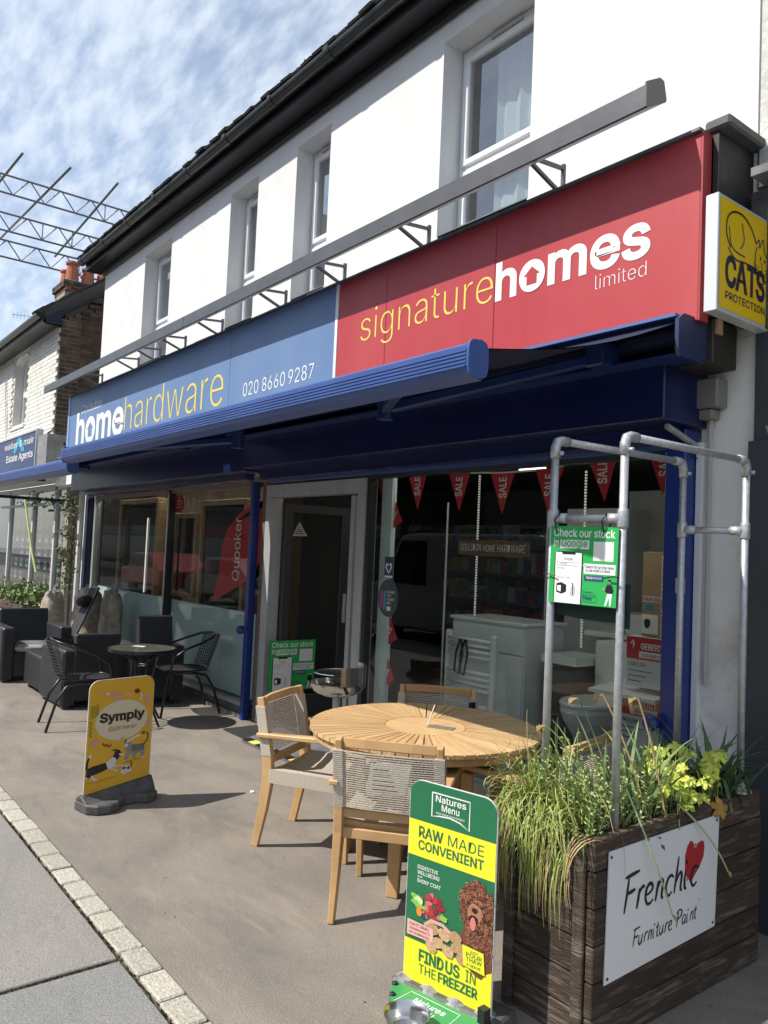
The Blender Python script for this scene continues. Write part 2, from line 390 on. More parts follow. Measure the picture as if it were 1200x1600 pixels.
m_plank = mat('weathered_plank', (.055, .036, .024), .85, c2=(.20, .17, .14), ns=6, nd=10, bs=1.0, bn=24, st=(1, 1, 8), lo=.50, hi=.74, rnd=.3)
m_soil = mat('soil', (.03, .022, .016), .95, bs=.6, bn=60)
m_rubber = mat('recycled_rubber', (.055, .055, .055), .6, c2=(.10, .10, .098), ns=9, bs=.3, bn=60)

# ================================================================ SETTING: ground
g = MB().box(-120, 60, -60, 60, -.4, -.16); struct(g, 'ground', m_pave)
g = MB().box(-60, 12, 1.245, 9.2, -.12, 0.0); struct(g, 'forecourt', m_asphalt)
g = MB().box(-60, 12, -1.95, 1.245, -.14, -.012); pav = struct(g, 'pavement', m_dirt)
for x0, x1, mm_ in ((-60, -16, m_pave), (-15.985, -9.2, m_pave2), (-9.185, -2.94, m_pave), (-2.915, 12, m_pave2)):
    b = MB().box(x0, x1, -1.8, 1.128, -.10, -.001); b.build('paving_slab', mm_, pav, bevel=.004)
kb = MB().box(-60, 12, 1.142, 1.243, -.13, -.03); krb = struct(kb, 'kerb', m_dirt)
rg = random.Random(3); smm = proto(MB().box(-.066, .066, -.048, .048, -.05, .002), 'granite_sett', m_sett)
x = -14.0; setts = []
while x < .6:
    wd = rg.choice((.172, .18, .186, .19, .195))
    if x < -9: wd = .19
    o = inst('granite_sett', smm, krb, (x+wd/2, 1.193+rg.uniform(-.003, .003), rg.uniform(-.002, .003)), rot=(rg.uniform(-.02, .02), rg.uniform(-.02, .02), rg.uniform(-.02, .02)))
    o.scale = ((wd-.009)/.132, 1.0, 1); b = o.modifiers.new('bevel', 'BEVEL'); b.width = .006
    x += wd
g = MB().box(-60, 12, -2.1, -1.955, -.16, -.004); struct(g, 'road_kerb', m_kerb)
g = MB().box(-90, 40, -9.4, -2.105, -.17, -.115); struct(g, 'road', m_road)
g = MB().box(-90, 40, -12.0, -9.42, -.16, -.01); struct(g, 'far_pavement', m_pave)
# weeds and dirt fringe in the joint beside the setts
wj = MB(); rg = random.Random(5)
for i in range(900):
    x = rg.uniform(-6, 0); y = 1.135+rg.uniform(-.008, .008); s_ = rg.uniform(.002, .007)
    wj.add([(x, y, -.012), (x+s_*2, y+s_, -.01), (x+s_, y-s_, s_*.8)], [(0, 1, 2)])
for i in range(500):
    t = rg.random(); x = -2.9275+rg.uniform(-.008, .008); y = -1+2.1*t; s_ = rg.uniform(.002, .006)
    wj.add([(x, y, -.012), (x+s_*2, y+s_, -.01), (x+s_, y-s_, s_*.8)], [(0, 1, 2)])
o = wj.build('joint_debris', mat('debris', (.07, .05, .03), .95, c2=(.12, .10, .05), ns=90)); tag(o, 'dry dirt and moss crumbs caught in the joint beside the granite setts', 'debris'); o['kind'] = 'stuff'

# ================================================================ white shop building
BX0, BX1 = -11.08, -1.785
WY = 3.5
bld = thing('shop_building', 'white rendered two storey building above the hardware shop with black eaves', 'building', (BX0, WY, 0))
OP = [(-9.57, -8.74), (-7.25, -6.67), (-5.97, -5.43), (-4.03, -3.2)]
wz0, wz1, oz0, oz1 = 3.30, 5.34, 3.74, 5.13
wl = MB(); edges = [BX0]+[e for op in OP for e in op]+[BX1]
for i in range(0, len(edges), 2): wl.box(edges[i], edges[i+1], WY, WY+.3, oz0, oz1)
wl.box(BX0, BX1, WY, WY+.3, oz1, wz1); wl.box(BX0, BX1, WY, WY+.3, wz0, oz0)
wl.build('front_wall', m_render, bld)
MB().box(BX0, BX0+.2, WY+.3, 11, 0, 5.3).build('gable_wall', m_render, bld)
MB().box(BX1-.2, BX1, WY+.3, 11, 0, 5.3).build('party_wall', m_render, bld)
for i, (a, b) in enumerate(OP):
    fr = MB(); y0, y1 = 3.68, 3.745; z0, z1 = oz0+.01, oz1-.005; t = .05; zm = z0+.50
    fr.box(a+.004, a+t, y0, y1, z0, z1); fr.box(b-t, b-.004, y0, y1, z0, z1)
    fr.box(a+t, b-t, y0, y1, z0, z0+t); fr.box(a+t, b-t, y0, y1, z1-t-.02, z1); fr.box(a+t, b-t, y0, y1, zm-.03, zm+.03)
    wdw = fr.build('window', m_upvc, bld, bevel=.004)
    for (zz0, zz1) in ((z0+t, zm-.03), (zm+.03, z1-t-.02)):
        sa = MB(); q = .035; ya, yb = 3.66, 3.70
        sa.box(a+t-.01, a+t+q, ya, yb, zz0-.01, zz1+.01); sa.box(b-t-q, b-t+.01, ya, yb, zz0-.01, zz1+.01)
        sa.box(a+t+q, b-t-q, ya, yb, zz0-.01, zz0+q); sa.box(a+t+q, b-t-q, ya, yb, zz1-q, zz1+.01)
        sa.build('sash', m_upvc, wdw, bevel=.004)
        MB().box(a+t+q, b-t-q, 3.685, 3.69, zz0+q, zz1-q).build('pane', m_glassup, wdw)
    MB().box((a+b)/2-.12, (a+b)/2+.16, 3.655, 3.68, z1-.045, z1-.022).build('trickle_vent', mat('vent_grey', (.5, .5, .5), .5), wdw)
    MB().box(a+.003, b-.003, 3.50, 3.68, oz0-.02, oz0+.012).build('window_sill', m_lead, wdw, bevel=.005)
    # blinds/curtains inside
    cu = MB(); n = 22
    lo_, hi_ = (a+.02, b-.02)
    ps = []
    for k in range(n+1):
        x = lo_+(hi_-lo_)*k/n
        for j, zq in enumerate((z0, z1)): ps.append((x, 3.79+.022*math.sin(k*2.1+i)+(.03 if k % 5 == 0 else 0), zq))
    keep = [k for k in range(n) if (i == 3 and k > n*.30) or (i != 3 and k > n*.2)]
    cu.add(ps, [(2*k, 2*k+2, 2*k+3, 2*k+1) for k in keep])
    cu.build('curtain', m_curtain if i == 3 else mat('grey_curtain', (.30, .30, .30), .9), wdw)
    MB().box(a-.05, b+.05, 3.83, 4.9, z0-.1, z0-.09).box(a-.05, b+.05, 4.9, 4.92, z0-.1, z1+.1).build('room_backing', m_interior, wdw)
# eaves
MB().box(BX0-.28, 3, 3.30, 3.52, 5.345, 5.36).build('soffit', m_blackplastic, bld)
MB().box(BX0-.02, BX1+.0, 3.462, 3.499, 5.255, 5.344).build('eaves_moulding', m_blackplastic, bld, bevel=.01)
MB().box(BX0-.28, 3, 3.30, 3.325, 5.362, 5.50).build('eaves_board', m_blackplastic, bld)
gt = MB(); P = Pl((BX0-.30, 3.245, 5.47), (0, 1, 0), (0, 0, 1)); prof = []
for k in range(13):
    a = math.pi+math.pi*k/12; prof.append((.06*math.cos(a), .062*math.sin(a)))
prof2 = [(x*.9, y*.9) for x, y in prof[::-1]]
L_ = 3-(BX0-.30)
gt.prism(P, prof+prof2, 0, L_); gt.build('gutter', m_gutter, bld, smooth=False)
for k in range(12):
    x = BX0-.2+k*.88; cl = MB(); P2 = Pl((x, 3.245, 5.47), (0, 1, 0), (0, 0, 1))
    cl.prism(P2, [(p[0]*1.1, p[1]*1.1) for p in prof]+[(.066, .02), (-.066, .02)], 0, .07 if k % 2 else .05); cl.build('gutter_bracket', m_gutter, bld)
rf = MB(); rf.add([(BX0-.3, 3.27, 5.50), (3, 3.27, 5.50), (3, 7.5, 8.3), (BX0-.3, 7.5, 8.3), (BX0-.3, 3.27, 5.46), (3, 3.27, 5.46), (3, 7.5, 8.24), (BX0-.3, 7.5, 8.24)],
    [(0, 1, 2, 3), (7, 6, 5, 4), (0, 4, 5, 1), (0, 3, 7, 4)]); roof = rf.build('roof', m_slate, bld)
_r2 = MB(); _r2.add([(BX0-.3, 7.5, 8.3), (3, 7.5, 8.3), (3, 11.5, 5.5), (BX0-.3, 11.5, 5.5)], [(0, 1, 2, 3)]); _r2.build("rear_roof", m_slate, bld)
tme = proto(MB().box(-.078, .078, -.10, .16, -.008, .012), 'roof_tile', m_moss)
rg = random.Random(11); x = BX0-.22
while x < -2.6:
    o = inst('roof_tile', tme, roof, (x, 3.26+rg.uniform(-.02, .012), 5.545+rg.uniform(-.006, .014)), rot=(.58+rg.uniform(-.05, .05), rg.uniform(-.04, .04), rg.uniform(-.05, .05)))
    x += .165
ms = MB(); rg = random.Random(12)
for k in range(420):
    x = BX0-.25+rg.random()*8.3; s_ = rg.uniform(.005, .016)*(1+.7*math.sin(x*3)); c = V((x, 3.235+rg.uniform(-.035, .05), 5.50+rg.uniform(-.01, .03)))
    ms.add([c+V((-s_, 0, 0)), c+V((s_, s_*.3, 0)), c+V((0, -s_, s_*.7)), c+V((0, s_*.5, s_*1.3))], [(0, 1, 2), (1, 3, 2), (0, 2, 3)])
ms.build('roof_moss', m_moss, roof, kind='stuff')
# ground floor masonry
MB().box(-11.36, -11.09, 3.5, 3.8, 0, 2.5).build('left_pillar', m_render_dirty, bld)
MB().box(-11.105, -11.082, 3.44, 3.499, 0, 2.19).build('pillar_trim', m_upvc, bld)
pilaster = MB().box(-2.03, -1.775, 3.5, 3.8, 0, 2.62).build('pilaster', m_render_dirty, bld)
MB().box(-2.03, -1.775, 3.5, 3.8, 2.622, 3.30).build('upper_pilaster', m_render_dirty, bld)
MB().box(-2.034, -2.004, 3.465, 3.499, 0, 2.14).build('pilaster_trim', m_upvc, bld)
# box roof behind the fascia
MB().box(BX0, -1.84, 3.185, 3.499, 3.44, 3.455).build('fascia_roof', m_lead, bld)
fl = MB(); rg = random.Random(8); x = BX0
while x < -1.86:
    l = rg.uniform(.3, .9); fl.box(x, min(x+l-.004, -1.84), 3.10, 3.22, 3.463+rg.uniform(0, .004), 3.475+rg.uniform(0, .006)); x += l
fl.build('fascia_flashing', m_lead, bld)
MB().box(-1.86, -1.74, 3.17, 3.56, 3.48, 3.53).build('coping_slate', m_slate, bld, bevel=.01)
MB().box(-1.835, -1.80, 3.19, 3.498, 2.655, 3.478).build('fascia_return', mat('black_felt', (.02, .021, .023), .6, c2=(.05, .05, .05), ns=7, lo=.55, hi=.75, bs=.3, bn=20), bld)

# ================================================================ right neighbour
rn = thing('neighbour_building', 'dark grey painted shop building at the right edge, next to the white pilaster', 'building', (-1.77, 3.4, 0))
MB().box(-1.770, 3, 3.44, 3.9, 0, 2.12).build('lower_wall', m_dgrey, rn)
MB().box(-1.755, 3, 3.46, 3.9, 2.122, 2.62).build('upper_panel', m_dgrey, rn)
MB().box(-1.772, 3, 3.43, 3.9, 2.622, 3.26).build('fascia_board', mat('slate_grey_felt', (.05, .05, .052), .8, c2=(.09, .09, .088), ns=9, bs=.6, bn=18), rn)
MB().box(-1.70, 3, 3.28, 3.55, 3.262, 3.30).build('ledge', m_lead, rn)
MB().box(-1.60, 3, 3.22, 3.42, 3.46, 3.50).build('gutter_rail', m_lead, rn)
MB().box(-1.765, 3, 3.48, 3.9, 3.302, 8).build('render_wall', mat('rough_render', (.68, .67, .63), .9, c2=(.5, .49, .45), ns=6, bs=.8, bn=30), rn)
# ================================================================ fascia signs
FY = 3.12
fb = thing('fascia_sign', 'long blue shop fascia reading Coulsdon homehardware 020 8660 9287', 'sign', (BX0, FY, 2.6))
for a, b in ((BX0, -9.03), (-9.026, -6.303), (-6.299, -4.668)):
    MB().box(a, b, FY, FY+.06, 2.62, 3.462).build('fascia_panel', m_blue, fb, bevel=.003)
MB().box(BX0-.002, BX0+.07, FY-.006, FY+.07, 2.618, 3.464).build('end_trim', mat('blue_trim', (.26, .38, .62), .4), fb)
MB().box(BX0, -4.668, FY+.062, 3.44, 2.66, 3.43).build('sign_carcass', m_lead, fb)
FP = Pl((0, FY, 0), (1, 0, 0), (0, 0, 1))
def house_o(m, P, txt, a, b, wd, xh, ground):
    # bold word whose letter o holds a house shape
    v0, _ = textmesh(txt, 0, 0, 1.0); X0 = min(v[0] for v in v0); X1 = max(v[0] for v in v0); kx = wd/(X1-X0)
    p1, _ = textmesh(txt[:1], 0, 0, 1.0); p2, _ = textmesh(txt[:2], 0, 0, 1.0); po, _ = textmesh('o', 0, 0, 1.0)
    ow = (max(v[0] for v in po)-min(v[0] for v in po)); r_ = (max(v[0] for v in p2)-X0)*kx; ox = a+r_-ow*kx/2; hw = ow*kx/2+.012*wd; oz = b+xh/2
    m.use(m_white).poly(P, [(ox+hw*math.cos(.2618*k), oz+(xh/2+.012)*math.sin(.2618*k)) for k in range(24)], .003)
    m.use(ground); s1, s2 = hw*.62, xh/2
    m.poly(P, [(ox-s1*.62, oz-s2*.62), (ox+s1*.62, oz-s2*.62), (ox+s1*.62, oz+s2*.05), (ox+s1, oz+s2*.05), (ox, oz+s2*.66), (ox-s1, oz+s2*.05), (ox-s1*.62, oz+s2*.05)], .0045)
m = MB(); m.use(m_white).text(FP, 'home', -10.66, 2.79, 1.72, 'x', .295, .022)
house_o(m, FP, 'home', -10.66, 2.79, 1.72, .295, m_blue)
m.build('lettering', None, fb); m = MB(); m.use(m_yellow).text(FP, 'hardware', -8.90, 2.80, 2.50, 'x', .30, -.012)
m.build('lettering', None, fb); m = MB(); m.use(m_white).text(FP, 'Coulsdon', -10.52, 3.18, .80, 'x', .085, 0)
m.build('lettering', None, fb)
for s_, x_, w_ in (('020', -6.03, .27), ('8660', -5.70, .365), ('9287', -5.285, .365)):
    m = MB(); m.use(m_white).text(FP, s_, x_, 2.825, w_, '0', .115, -.004); m.build('lettering', None, fb)
fr_ = thing('fascia_sign', 'red shop fascia reading signaturehomes limited, to the right of the blue one', 'sign', (-4.64, FY, 2.6))
for a, b in ((-4.628, -4.072), (-4.068, -3.08), (-3.077, -1.842)):
    MB().box(a, b, FY, FY+.06, 2.62, 3.462).build('fascia_panel', m_red, fr_, bevel=.003)
MB().box(-1.842, -1.832, FY-.001, FY+.068, 2.618, 3.464).build('side_return', m_redside, fr_)
MB().box(-1.838, -1.826, FY+.07, FY+.078, 2.66, 3.46).build('blue_edge', m_navy, fr_)
MB().box(-4.664, -4.632, FY-.004, FY+.05, 2.62, 3.463).build('divider_strip', m_upvc, fr_)
MB().box(-4.628, -1.85, FY+.062, 3.44, 2.66, 3.43).build('sign_carcass', m_lead, fr_)
m = MB(); m.use(m_yellow).text(FP, 'signature', -4.35, 2.985, 1.265, 'x', .158, -.012)
m.build('lettering', None, fr_); m = MB(); m.use(m_white).text(FP, 'homes', -3.06, 2.985, .965, 'x', .150, .022)
house_o(m, FP, 'homes', -3.06, 2.985, .965, .150, m_red)
m.build('lettering', None, fr_); m = MB(); m.use(m_white).text(FP, 'limited', -2.39, 2.882, .29, 'l', .072, -.014)
m.build('lettering', None, fr_)

# lighting trough on brackets above the fascia
tr = thing('lighting_trough', 'long dark grey metal lighting trough on brackets above the fascias', 'light trough', (-11.4, 2.95, 3.55))
def troughprof(P, a, b, mb): mb.prism(P, [(0, .0), (.01, -.004), (.140, .070), (.145, .08), (.125, .150), (.10, .155), (.0, .098)], a, b)
P = Pl((-11.41, 2.865, 3.527), (0, 1, 0), (0, 0, 1))
for a, b in ((0, 4.62), (4.628, 9.45)):
    q = MB(); troughprof(P, a, b, q); q.build('trough', m_beam, tr)
q = MB(); P2 = Pl((-11.41, 2.86, 3.52), (0, 1, 0), (0, 0, 1))
q.prism(P2, [(0, .005), (.012, .0), (.148, .078), (.154, .09), (.132, .168), (.10, .172), (.0, .115)], 9.45, 9.458); q.build('end_cap', m_beam, tr)
for X in (-2.73, -3.83, -4.78, -5.63, -6.79, -7.63, -8.3, -8.94, -10.2):
    q = MB(); t = .018
    q.box(X-t/2, X+t/2, 3.25, 3.25+.02, 3.462, 3.69)
    q.bar((X, 3.0, 3.64), (X, 3.25, 3.665), t, t); q.bar((X, 3.0, 3.61), (X, 3.25, 3.52), t, t)
    q.build('bracket', m_beam, tr)

# ================================================================ awnings
BP = lambda a, b, pts, mb, P: mb.prism(P, pts, a, b)
def awning(x0, x1, yb, zb, label, elbows, rot=0.0, cx0=None, cx1=None):
    t = thing('awning', label, 'awning', (x1, yb, zb), group='blue retractable awnings over the shopfront')
    P = Pl((x0, yb, zb), (0, 1, 0), (0, 0, 1)); L_ = x1-x0
    body = [(0, .022), (.012, 0), (.07, -.018), (.09, .0), (.09, .10), (.07, .125), (.0, .092)]
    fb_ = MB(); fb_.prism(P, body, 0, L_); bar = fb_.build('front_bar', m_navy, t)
    # ribs on the front face
    rb = MB()
    for k in range(4): rb.box(x0, x1, yb-.003, yb-.0005, zb+.033+.013*k, zb+.040+.013*k)
    rb.box(x0, x1, yb-.006, yb-.0005, zb+.020, zb+.026)
    rb.build('rib', m_navy, bar, kind='stuff')
    ec = MB(); n = 20; pts = []
    for k in range(n):
        a = 2*math.pi*k/n; pts.append((.046+.047*math.copysign(abs(math.cos(a))**.5, math.cos(a)), .052+.064*math.copysign(abs(math.sin(a))**.6, math.sin(a))))
    ec.prism(P, pts, L_, L_+.012); ec.build('end_cap', m_navy, bar)
    ec = MB(); ec.prism(P, pts, -.022, 0); ec.build('end_cap', m_navy, bar)
    # fabric with a little sag
    fx = MB(); cx0 = cx0 or x0; nx = 28; ny = 8; y1, z1 = 3.06, 2.61
    top = [[None]*(ny+1) for _ in range(nx+1)]
    vs = []
    for i in range(nx+1):
        for j in range(ny+1):
            u, v = i/nx, j/ny
            xx = x0+.02+(x1-x0-.04)*u; yy = yb+.08+(y1-yb-.08)*v; zq = zb+.10+(z1-zb-.10)*v-.05*math.sin(math.pi*v)-.006*math.sin(u*37)*math.sin(math.pi*v)
            vs.append((xx, yy, zq))
    for i in range(nx+1):
        for j in range(ny+1): vs.append((vs[i*(ny+1)+j][0], vs[i*(ny+1)+j][1], vs[i*(ny+1)+j][2]-.004))
    N = (nx+1)*(ny+1); fs = []
    for i in range(nx):
        for j in range(ny):
            a = i*(ny+1)+j; fs += [(a, a+ny+1, a+ny+2, a+1), (N+a, N+a+1, N+a+ny+2, N+a+ny+1)]
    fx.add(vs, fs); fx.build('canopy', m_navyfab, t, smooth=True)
    for (sh, el, hd) in elbows:
        ar = MB(); ar.bar(sh, el, .05, .055); ar.build('arm', m_navydk, t, bevel=.01)
        ar = MB(); ar.bar(el, hd, .045, .05); ar.build('arm', m_navydk, t, bevel=.01)
        ar = MB(); ar.lathe((el[0], el[1], el[2]-.055), [(.042, 0), (.042, .12)], 14); ar.bar((el[0], el[1], el[2]-.03), (el[0], el[1], el[2]+.09), .05, .02, (0, 1, 0)); ar.build('elbow_joint', m_navydk, t)
        ar = MB(); ar.box(sh[0]-.05, sh[0]+.05, sh[1]-.06, sh[1]+.08, sh[2]-.05, sh[2]+.06); ar.build('arm_bracket', m_navydk, t, bevel=.008)
    return t
awning(-6.41, -1.87, 1.775, 2.155, 'blue shop awning half unrolled above the table, the right hand one of two',
       [((-2.25, 3.0, 2.50), (-3.1, 2.40, 2.27), (-2.35, 1.90, 2.20)), ((-5.9, 3.0, 2.48), (-4.62, 2.37, 2.24), (-5.6, 1.90, 2.2))])
awning(-10.95, -6.50, 1.84, 2.085, 'blue shop awning half unrolled above the black chairs, the left hand one of two',
       [((-7.0, 3.0, 2.48), (-8.0, 2.45, 2.3), (-7.2, 1.97, 2.13)), ((-10.7, 3.0, 2.48), (-9.6, 2.45, 2.25), (-10.5, 1.97, 2.12))])
cs = thing('awning_cassette', 'long blue awning cassette with open front tucked under the fascias', 'awning housing', (-1.86, 3.1, 2.46))
MB().box(-11.05, -1.875, 3.0, 3.22, 2.618, 2.632).build('top_plate', mat('cassette_blue', (.10, .16, .36), .4), cs)
MB().box(-11.05, -1.875, 3.20, 3.22, 2.46, 2.617).build('back_plate', m_navydk, cs)
MB().box(-11.05, -1.875, 3.02, 3.199, 2.452, 2.462).build('lower_lip', m_navydk, cs)
P = Pl((-1.874, 3.0, 2.445), (0, 1, 0), (0, 0, 1)); q = MB(); q.prism(P, [(.0, .03), (.02, 0), (.20, .0), (.225, .02), (.225, .19), (.04, .19), (0, .16)], 0, .018)
q.build('end_plate', mat('endplate', (.03, .045, .11), .4), cs)
q = MB(); q.tube([(-11, 3.10, 2.56), (-1.9, 3.10, 2.56)], .045, 12); q.build('roller', m_navyfab, cs)
jb = thing('cassette_end_box', 'dark brown stained box behind the right end of the awning cassette', 'box', (-1.85, 3.3, 2.45))
MB().box(-2.15, -1.83, 3.232, 3.44, 2.45, 2.652).build('cover', mat('brown_stain', (.03, .026, .022), .6, c2=(.05, .042, .03), ns=8), jb, bevel=.006)
MB().box(-1.829, -1.815, 3.245, 3.285, 2.58, 2.648).build('wood_block', mat('raw_wood', (.42, .30, .18), .8), jb)

# ================================================================ shutter housing and shopfront
sh = thing('shutter_housing', 'deep blue roller shutter housing running above the shop windows', 'shutter box', (-2.0, 3.15, 2.2))
MB().box(-6.0, -2.0, 3.13, 3.498, 2.205, 2.468).build('shutter_box', m_shutter, sh, bevel=.006)
MB().box(-10.93, -6.004, 3.165, 3.498, 2.19, 2.455).build('shutter_box', m_shutter, sh, bevel=.006)
MB().box(-5.99, -2.06, 3.30, 3.40, 2.13, 2.203).build('shutter_guide_rail', m_shutter, sh)
MB().box(-10.9, -6.3, 3.33, 3.42, 2.145, 2.188).build('shutter_guide_rail', m_shutter, sh)
MB().box(-5.99, -2.06, 3.405, 3.44, 2.11, 2.203).build('shutter_slat_end', m_navy, sh)
elb = thing('junction_box', 'grey electrical junction box with conduit on the white pilaster', 'junction box', (-1.97, 3.44, 2.3))
MB().box(-2.02, -1.90, 3.40, 3.499, 2.29, 2.43).build('box_body', mat('box_grey', (.22, .22, .20), .5), elb, bevel=.008)
MB().box(-2.005, -1.935, 3.42, 3.499, 2.24, 2.288).build('conduit_entry', mat('box_grey', (.22, .22, .20), .5), elb, bevel=.006)
q = MB(); q.tube([(-1.972, 3.478, 2.245), (-1.972, 3.478, 1.0)], .011, 8); q.build('conduit', mat('conduit_grey', (.45, .45, .43), .5), elb)
dcr = thing('door_closer_arm', 'small grey metal bracket arm with loose cable beside the shutter corner', 'bracket', (-2.0, 3.3, 2.2))
q = MB(); q.bar((-2.03, 3.20, 2.185), (-2.03, 3.46, 2.12), .02, .02); q.build('arm', m_galv, dcr)
q = MB(); q.tube([(-2.03, 3.40, 2.13), (-2.03, 3.43, 2.07), (-2.03, 3.48, 2.06), (-2.03, 3.49, 2.12)], .004, 6); q.build('cable', m_black, dcr)

sf = thing('shopfront', 'glazed shopfront with blue posts, aluminium frames and tall windows', 'shopfront', (-6.3, 3.5, 0))
SF_Y0, SF_Y1 = 3.50, 3.57
MB().box(-11.075, -10.97, 3.42, 3.52, 0, 2.19).build('corner_post', mat('navy_dark', (.006, .012, .05), .4), sf)
for a, b in ((-10.96, -10.88), (-8.43, -8.36)): MB().box(a, b, SF_Y0, SF_Y1, .135, 2.14).build('mullion', m_alu, sf)
MB().box(-8.355, -8.335, 3.48, 3.56, .135, 2.14).build('mullion_cap', m_darkframe, sf)
MB().box(-10.88, -6.40, SF_Y0, SF_Y1, 2.10, 2.145).build('window_head', mat('brown_frame', (.16, .12, .10), .5), sf)
MB().box(-10.97, -6.40, 3.47, SF_Y1+.03, .10, .133).build('cill', m_alu, sf)
MB().box(-10.97, -6.40, 3.49, 3.60, .0, .099).build('plinth', mat('plinth_grey', (.20, .19, .18), .8, c2=(.10, .095, .09), ns=9, bs=.4, bn=40), sf)
MB().box(-10.97, -6.40, 3.455, 3.488, .0, .035).build('plinth_foot', m_lead, sf)
for a, b in ((-10.88, -8.43), (-8.335, -6.41)): MB().box(a, b, 3.53, 3.538, .135, 2.10).build('pane', m_glass, sf)
for a, b in ((-10.87, -9.66), (-9.655, -8.44), (-8.33, -7.78), (-7.775, -7.09), (-7.085, -6.415)):
    MB().box(a, b, 3.57, 3.58, .15, .93).build('opaque_panel', m_pale, sf)
bp = MB().box(-6.375, -6.315, 3.43, 3.50, 0, 2.135).build('blue_post', m_bluepost, sf, bevel=.005)
q = MB(); q.lathe((0, 0, 0), [(.035, 0), (.04, .03), (.028, .05)], 12, Pl((-6.345, 3.405, .80), (1, 0, 0), (0, 0, 1))); q.tube([(-6.37, 3.42, .80), (-6.30, 3.40, .80)], .02, 8); q.build('post_bolt', m_bluepost, bp)
MB().box(-6.27, -6.20, 3.50, 3.60, 0, 2.13).build('door_jamb', mat('brown_frame', (.16, .12, .10), .5), sf)
MB().box(-6.19, -6.08, 3.49, 3.60, 0, 1.99).build('door_jamb', m_alu, sf)
MB().box(-4.80, -4.70, 3.49, 3.60, 0, 1.99).build('door_jamb', m_alu, sf)
MB().box(-6.19, -4.70, 3.49, 3.60, 1.992, 2.10).build('door_head', m_alu, sf)
MB().box(-4.98, -4.93, 3.56, 3.61, .02, 1.98).build('door_edge', m_alu, sf)
MB().box(-4.695, -4.66, 3.50, 3.56, 0, 2.13).build('mullion', m_darkframe, sf)
MB().box(-4.66, -2.15, 3.49, 3.58, 0, .17).build('stall_riser', mat('riser_white', (.5, .5, .48), .6), sf)
MB().box(-4.66, -2.15, 3.50, 3.56, 2.09, 2.13).build('window_head', m_darkframe, sf)
MB().box(-4.655, -2.155, 3.525, 3.533, .172, 2.09).build('pane', m_glass, sf)
bp = MB().box(-2.145, -2.04, 3.38, 3.50, 0, 2.2).build('blue_post', m_bluepost, sf, bevel=.005)
q = MB(); q.lathe((0, 0, 0), [(.035, 0), (.04, .03), (.028, .05)], 12, Pl((-2.16, 3.36, .80), (1, 0, 0), (0, 0, 1))); q.build('post_bolt', m_bluepost, bp)
MB().box(-2.06, -2.025, 3.355, 3.379, 1.42, 1.49).build('lock_plate', mat('lock_grey', (.4, .4, .38), .5), bp)
MB().box(-6.1, -4.8, 3.46, 3.62, 0, .03).build('threshold', m_alu, sf)
# open door leaf
dl = thing('door_leaf', 'dark aluminium framed glass shop door standing open inwards', 'door', (-6.05, 3.6, 0))
q = MB(); q.box(-6.075, -6.03, 3.61, 3.69, .03, 1.95); q.box(-6.075, -6.03, 4.22, 4.31, .03, 1.95); q.box(-6.075, -6.03, 3.69, 4.22, 1.87, 1.95); q.box(-6.075, -6.03, 3.69, 4.22, .03, .24)
q.build('door_frame', mat('door_grey', (.06, .065, .068), .4, .3), dl, bevel=.004)
MB().box(-6.056, -6.05, 3.69, 4.22, .24, 1.87).build('pane', m_glass, dl)
MB().box(-6.02, -5.985, 4.245, 4.275, .88, 1.15).build('handle', m_alu, dl, bevel=.006)
MB().box(-5.97, -5.95, 4.39, 4.42, .88, 1.15).build('handle', m_alu, dl, bevel=.006)
PD = Pl((-6.045, 0, 0), (0, 1, 0), (0, 0, 1)); q = MB(); q.use(mat('sticker_grey', (.5, .5, .46), .6)).poly(PD, [(3.69, 1.66), (3.845, 1.665), (3.755, 1.79)], .006)
q.use(m_black)
for k in range(4): q.rect(PD, 3.745-.012*k, 1.735-.018*k, 3.77+.014*k, 1.742-.018*k, .008)
q.build('warning_sticker', None, dl)
dm = MB().box(-6.06, -5.66, 3.12, 3.455, .0, .012); tag(dm.build('door_mat', mat('door_mat', (.03, .03, .032), .95, bs=.8, bn=120)), 'dark door mat lying at the open shop door', 'door mat')
rp = thing('threshold_ramp', 'grey metal ramp with black and yellow hazard stripes behind the wooden chair', 'ramp', (-5.2, 3.3, 0))
q = MB(); P = Pl((-5.62, 3.06, 0), (0, 1, 0), (0, 0, 1)); q.prism(P, [(0, 0), (.38, 0), (.38, .10), (0, .02)], 0, .9); q.build('ramp_body', m_lead, rp)
q = MB(); PT = Pl((-5.62, 3.06, .022), (1, 0, 0), (0, .982, .187))
for k in range(9): q.use(m_yellow if k % 2 else m_black).poly(PT, [(k*.1, .0), (k*.1+.1, .0), (k*.1+.13 if k < 8 else .9, .06), (min(k*.1+.03, .9), .06)], .004)
q.build('hazard_stripe', None, rp)

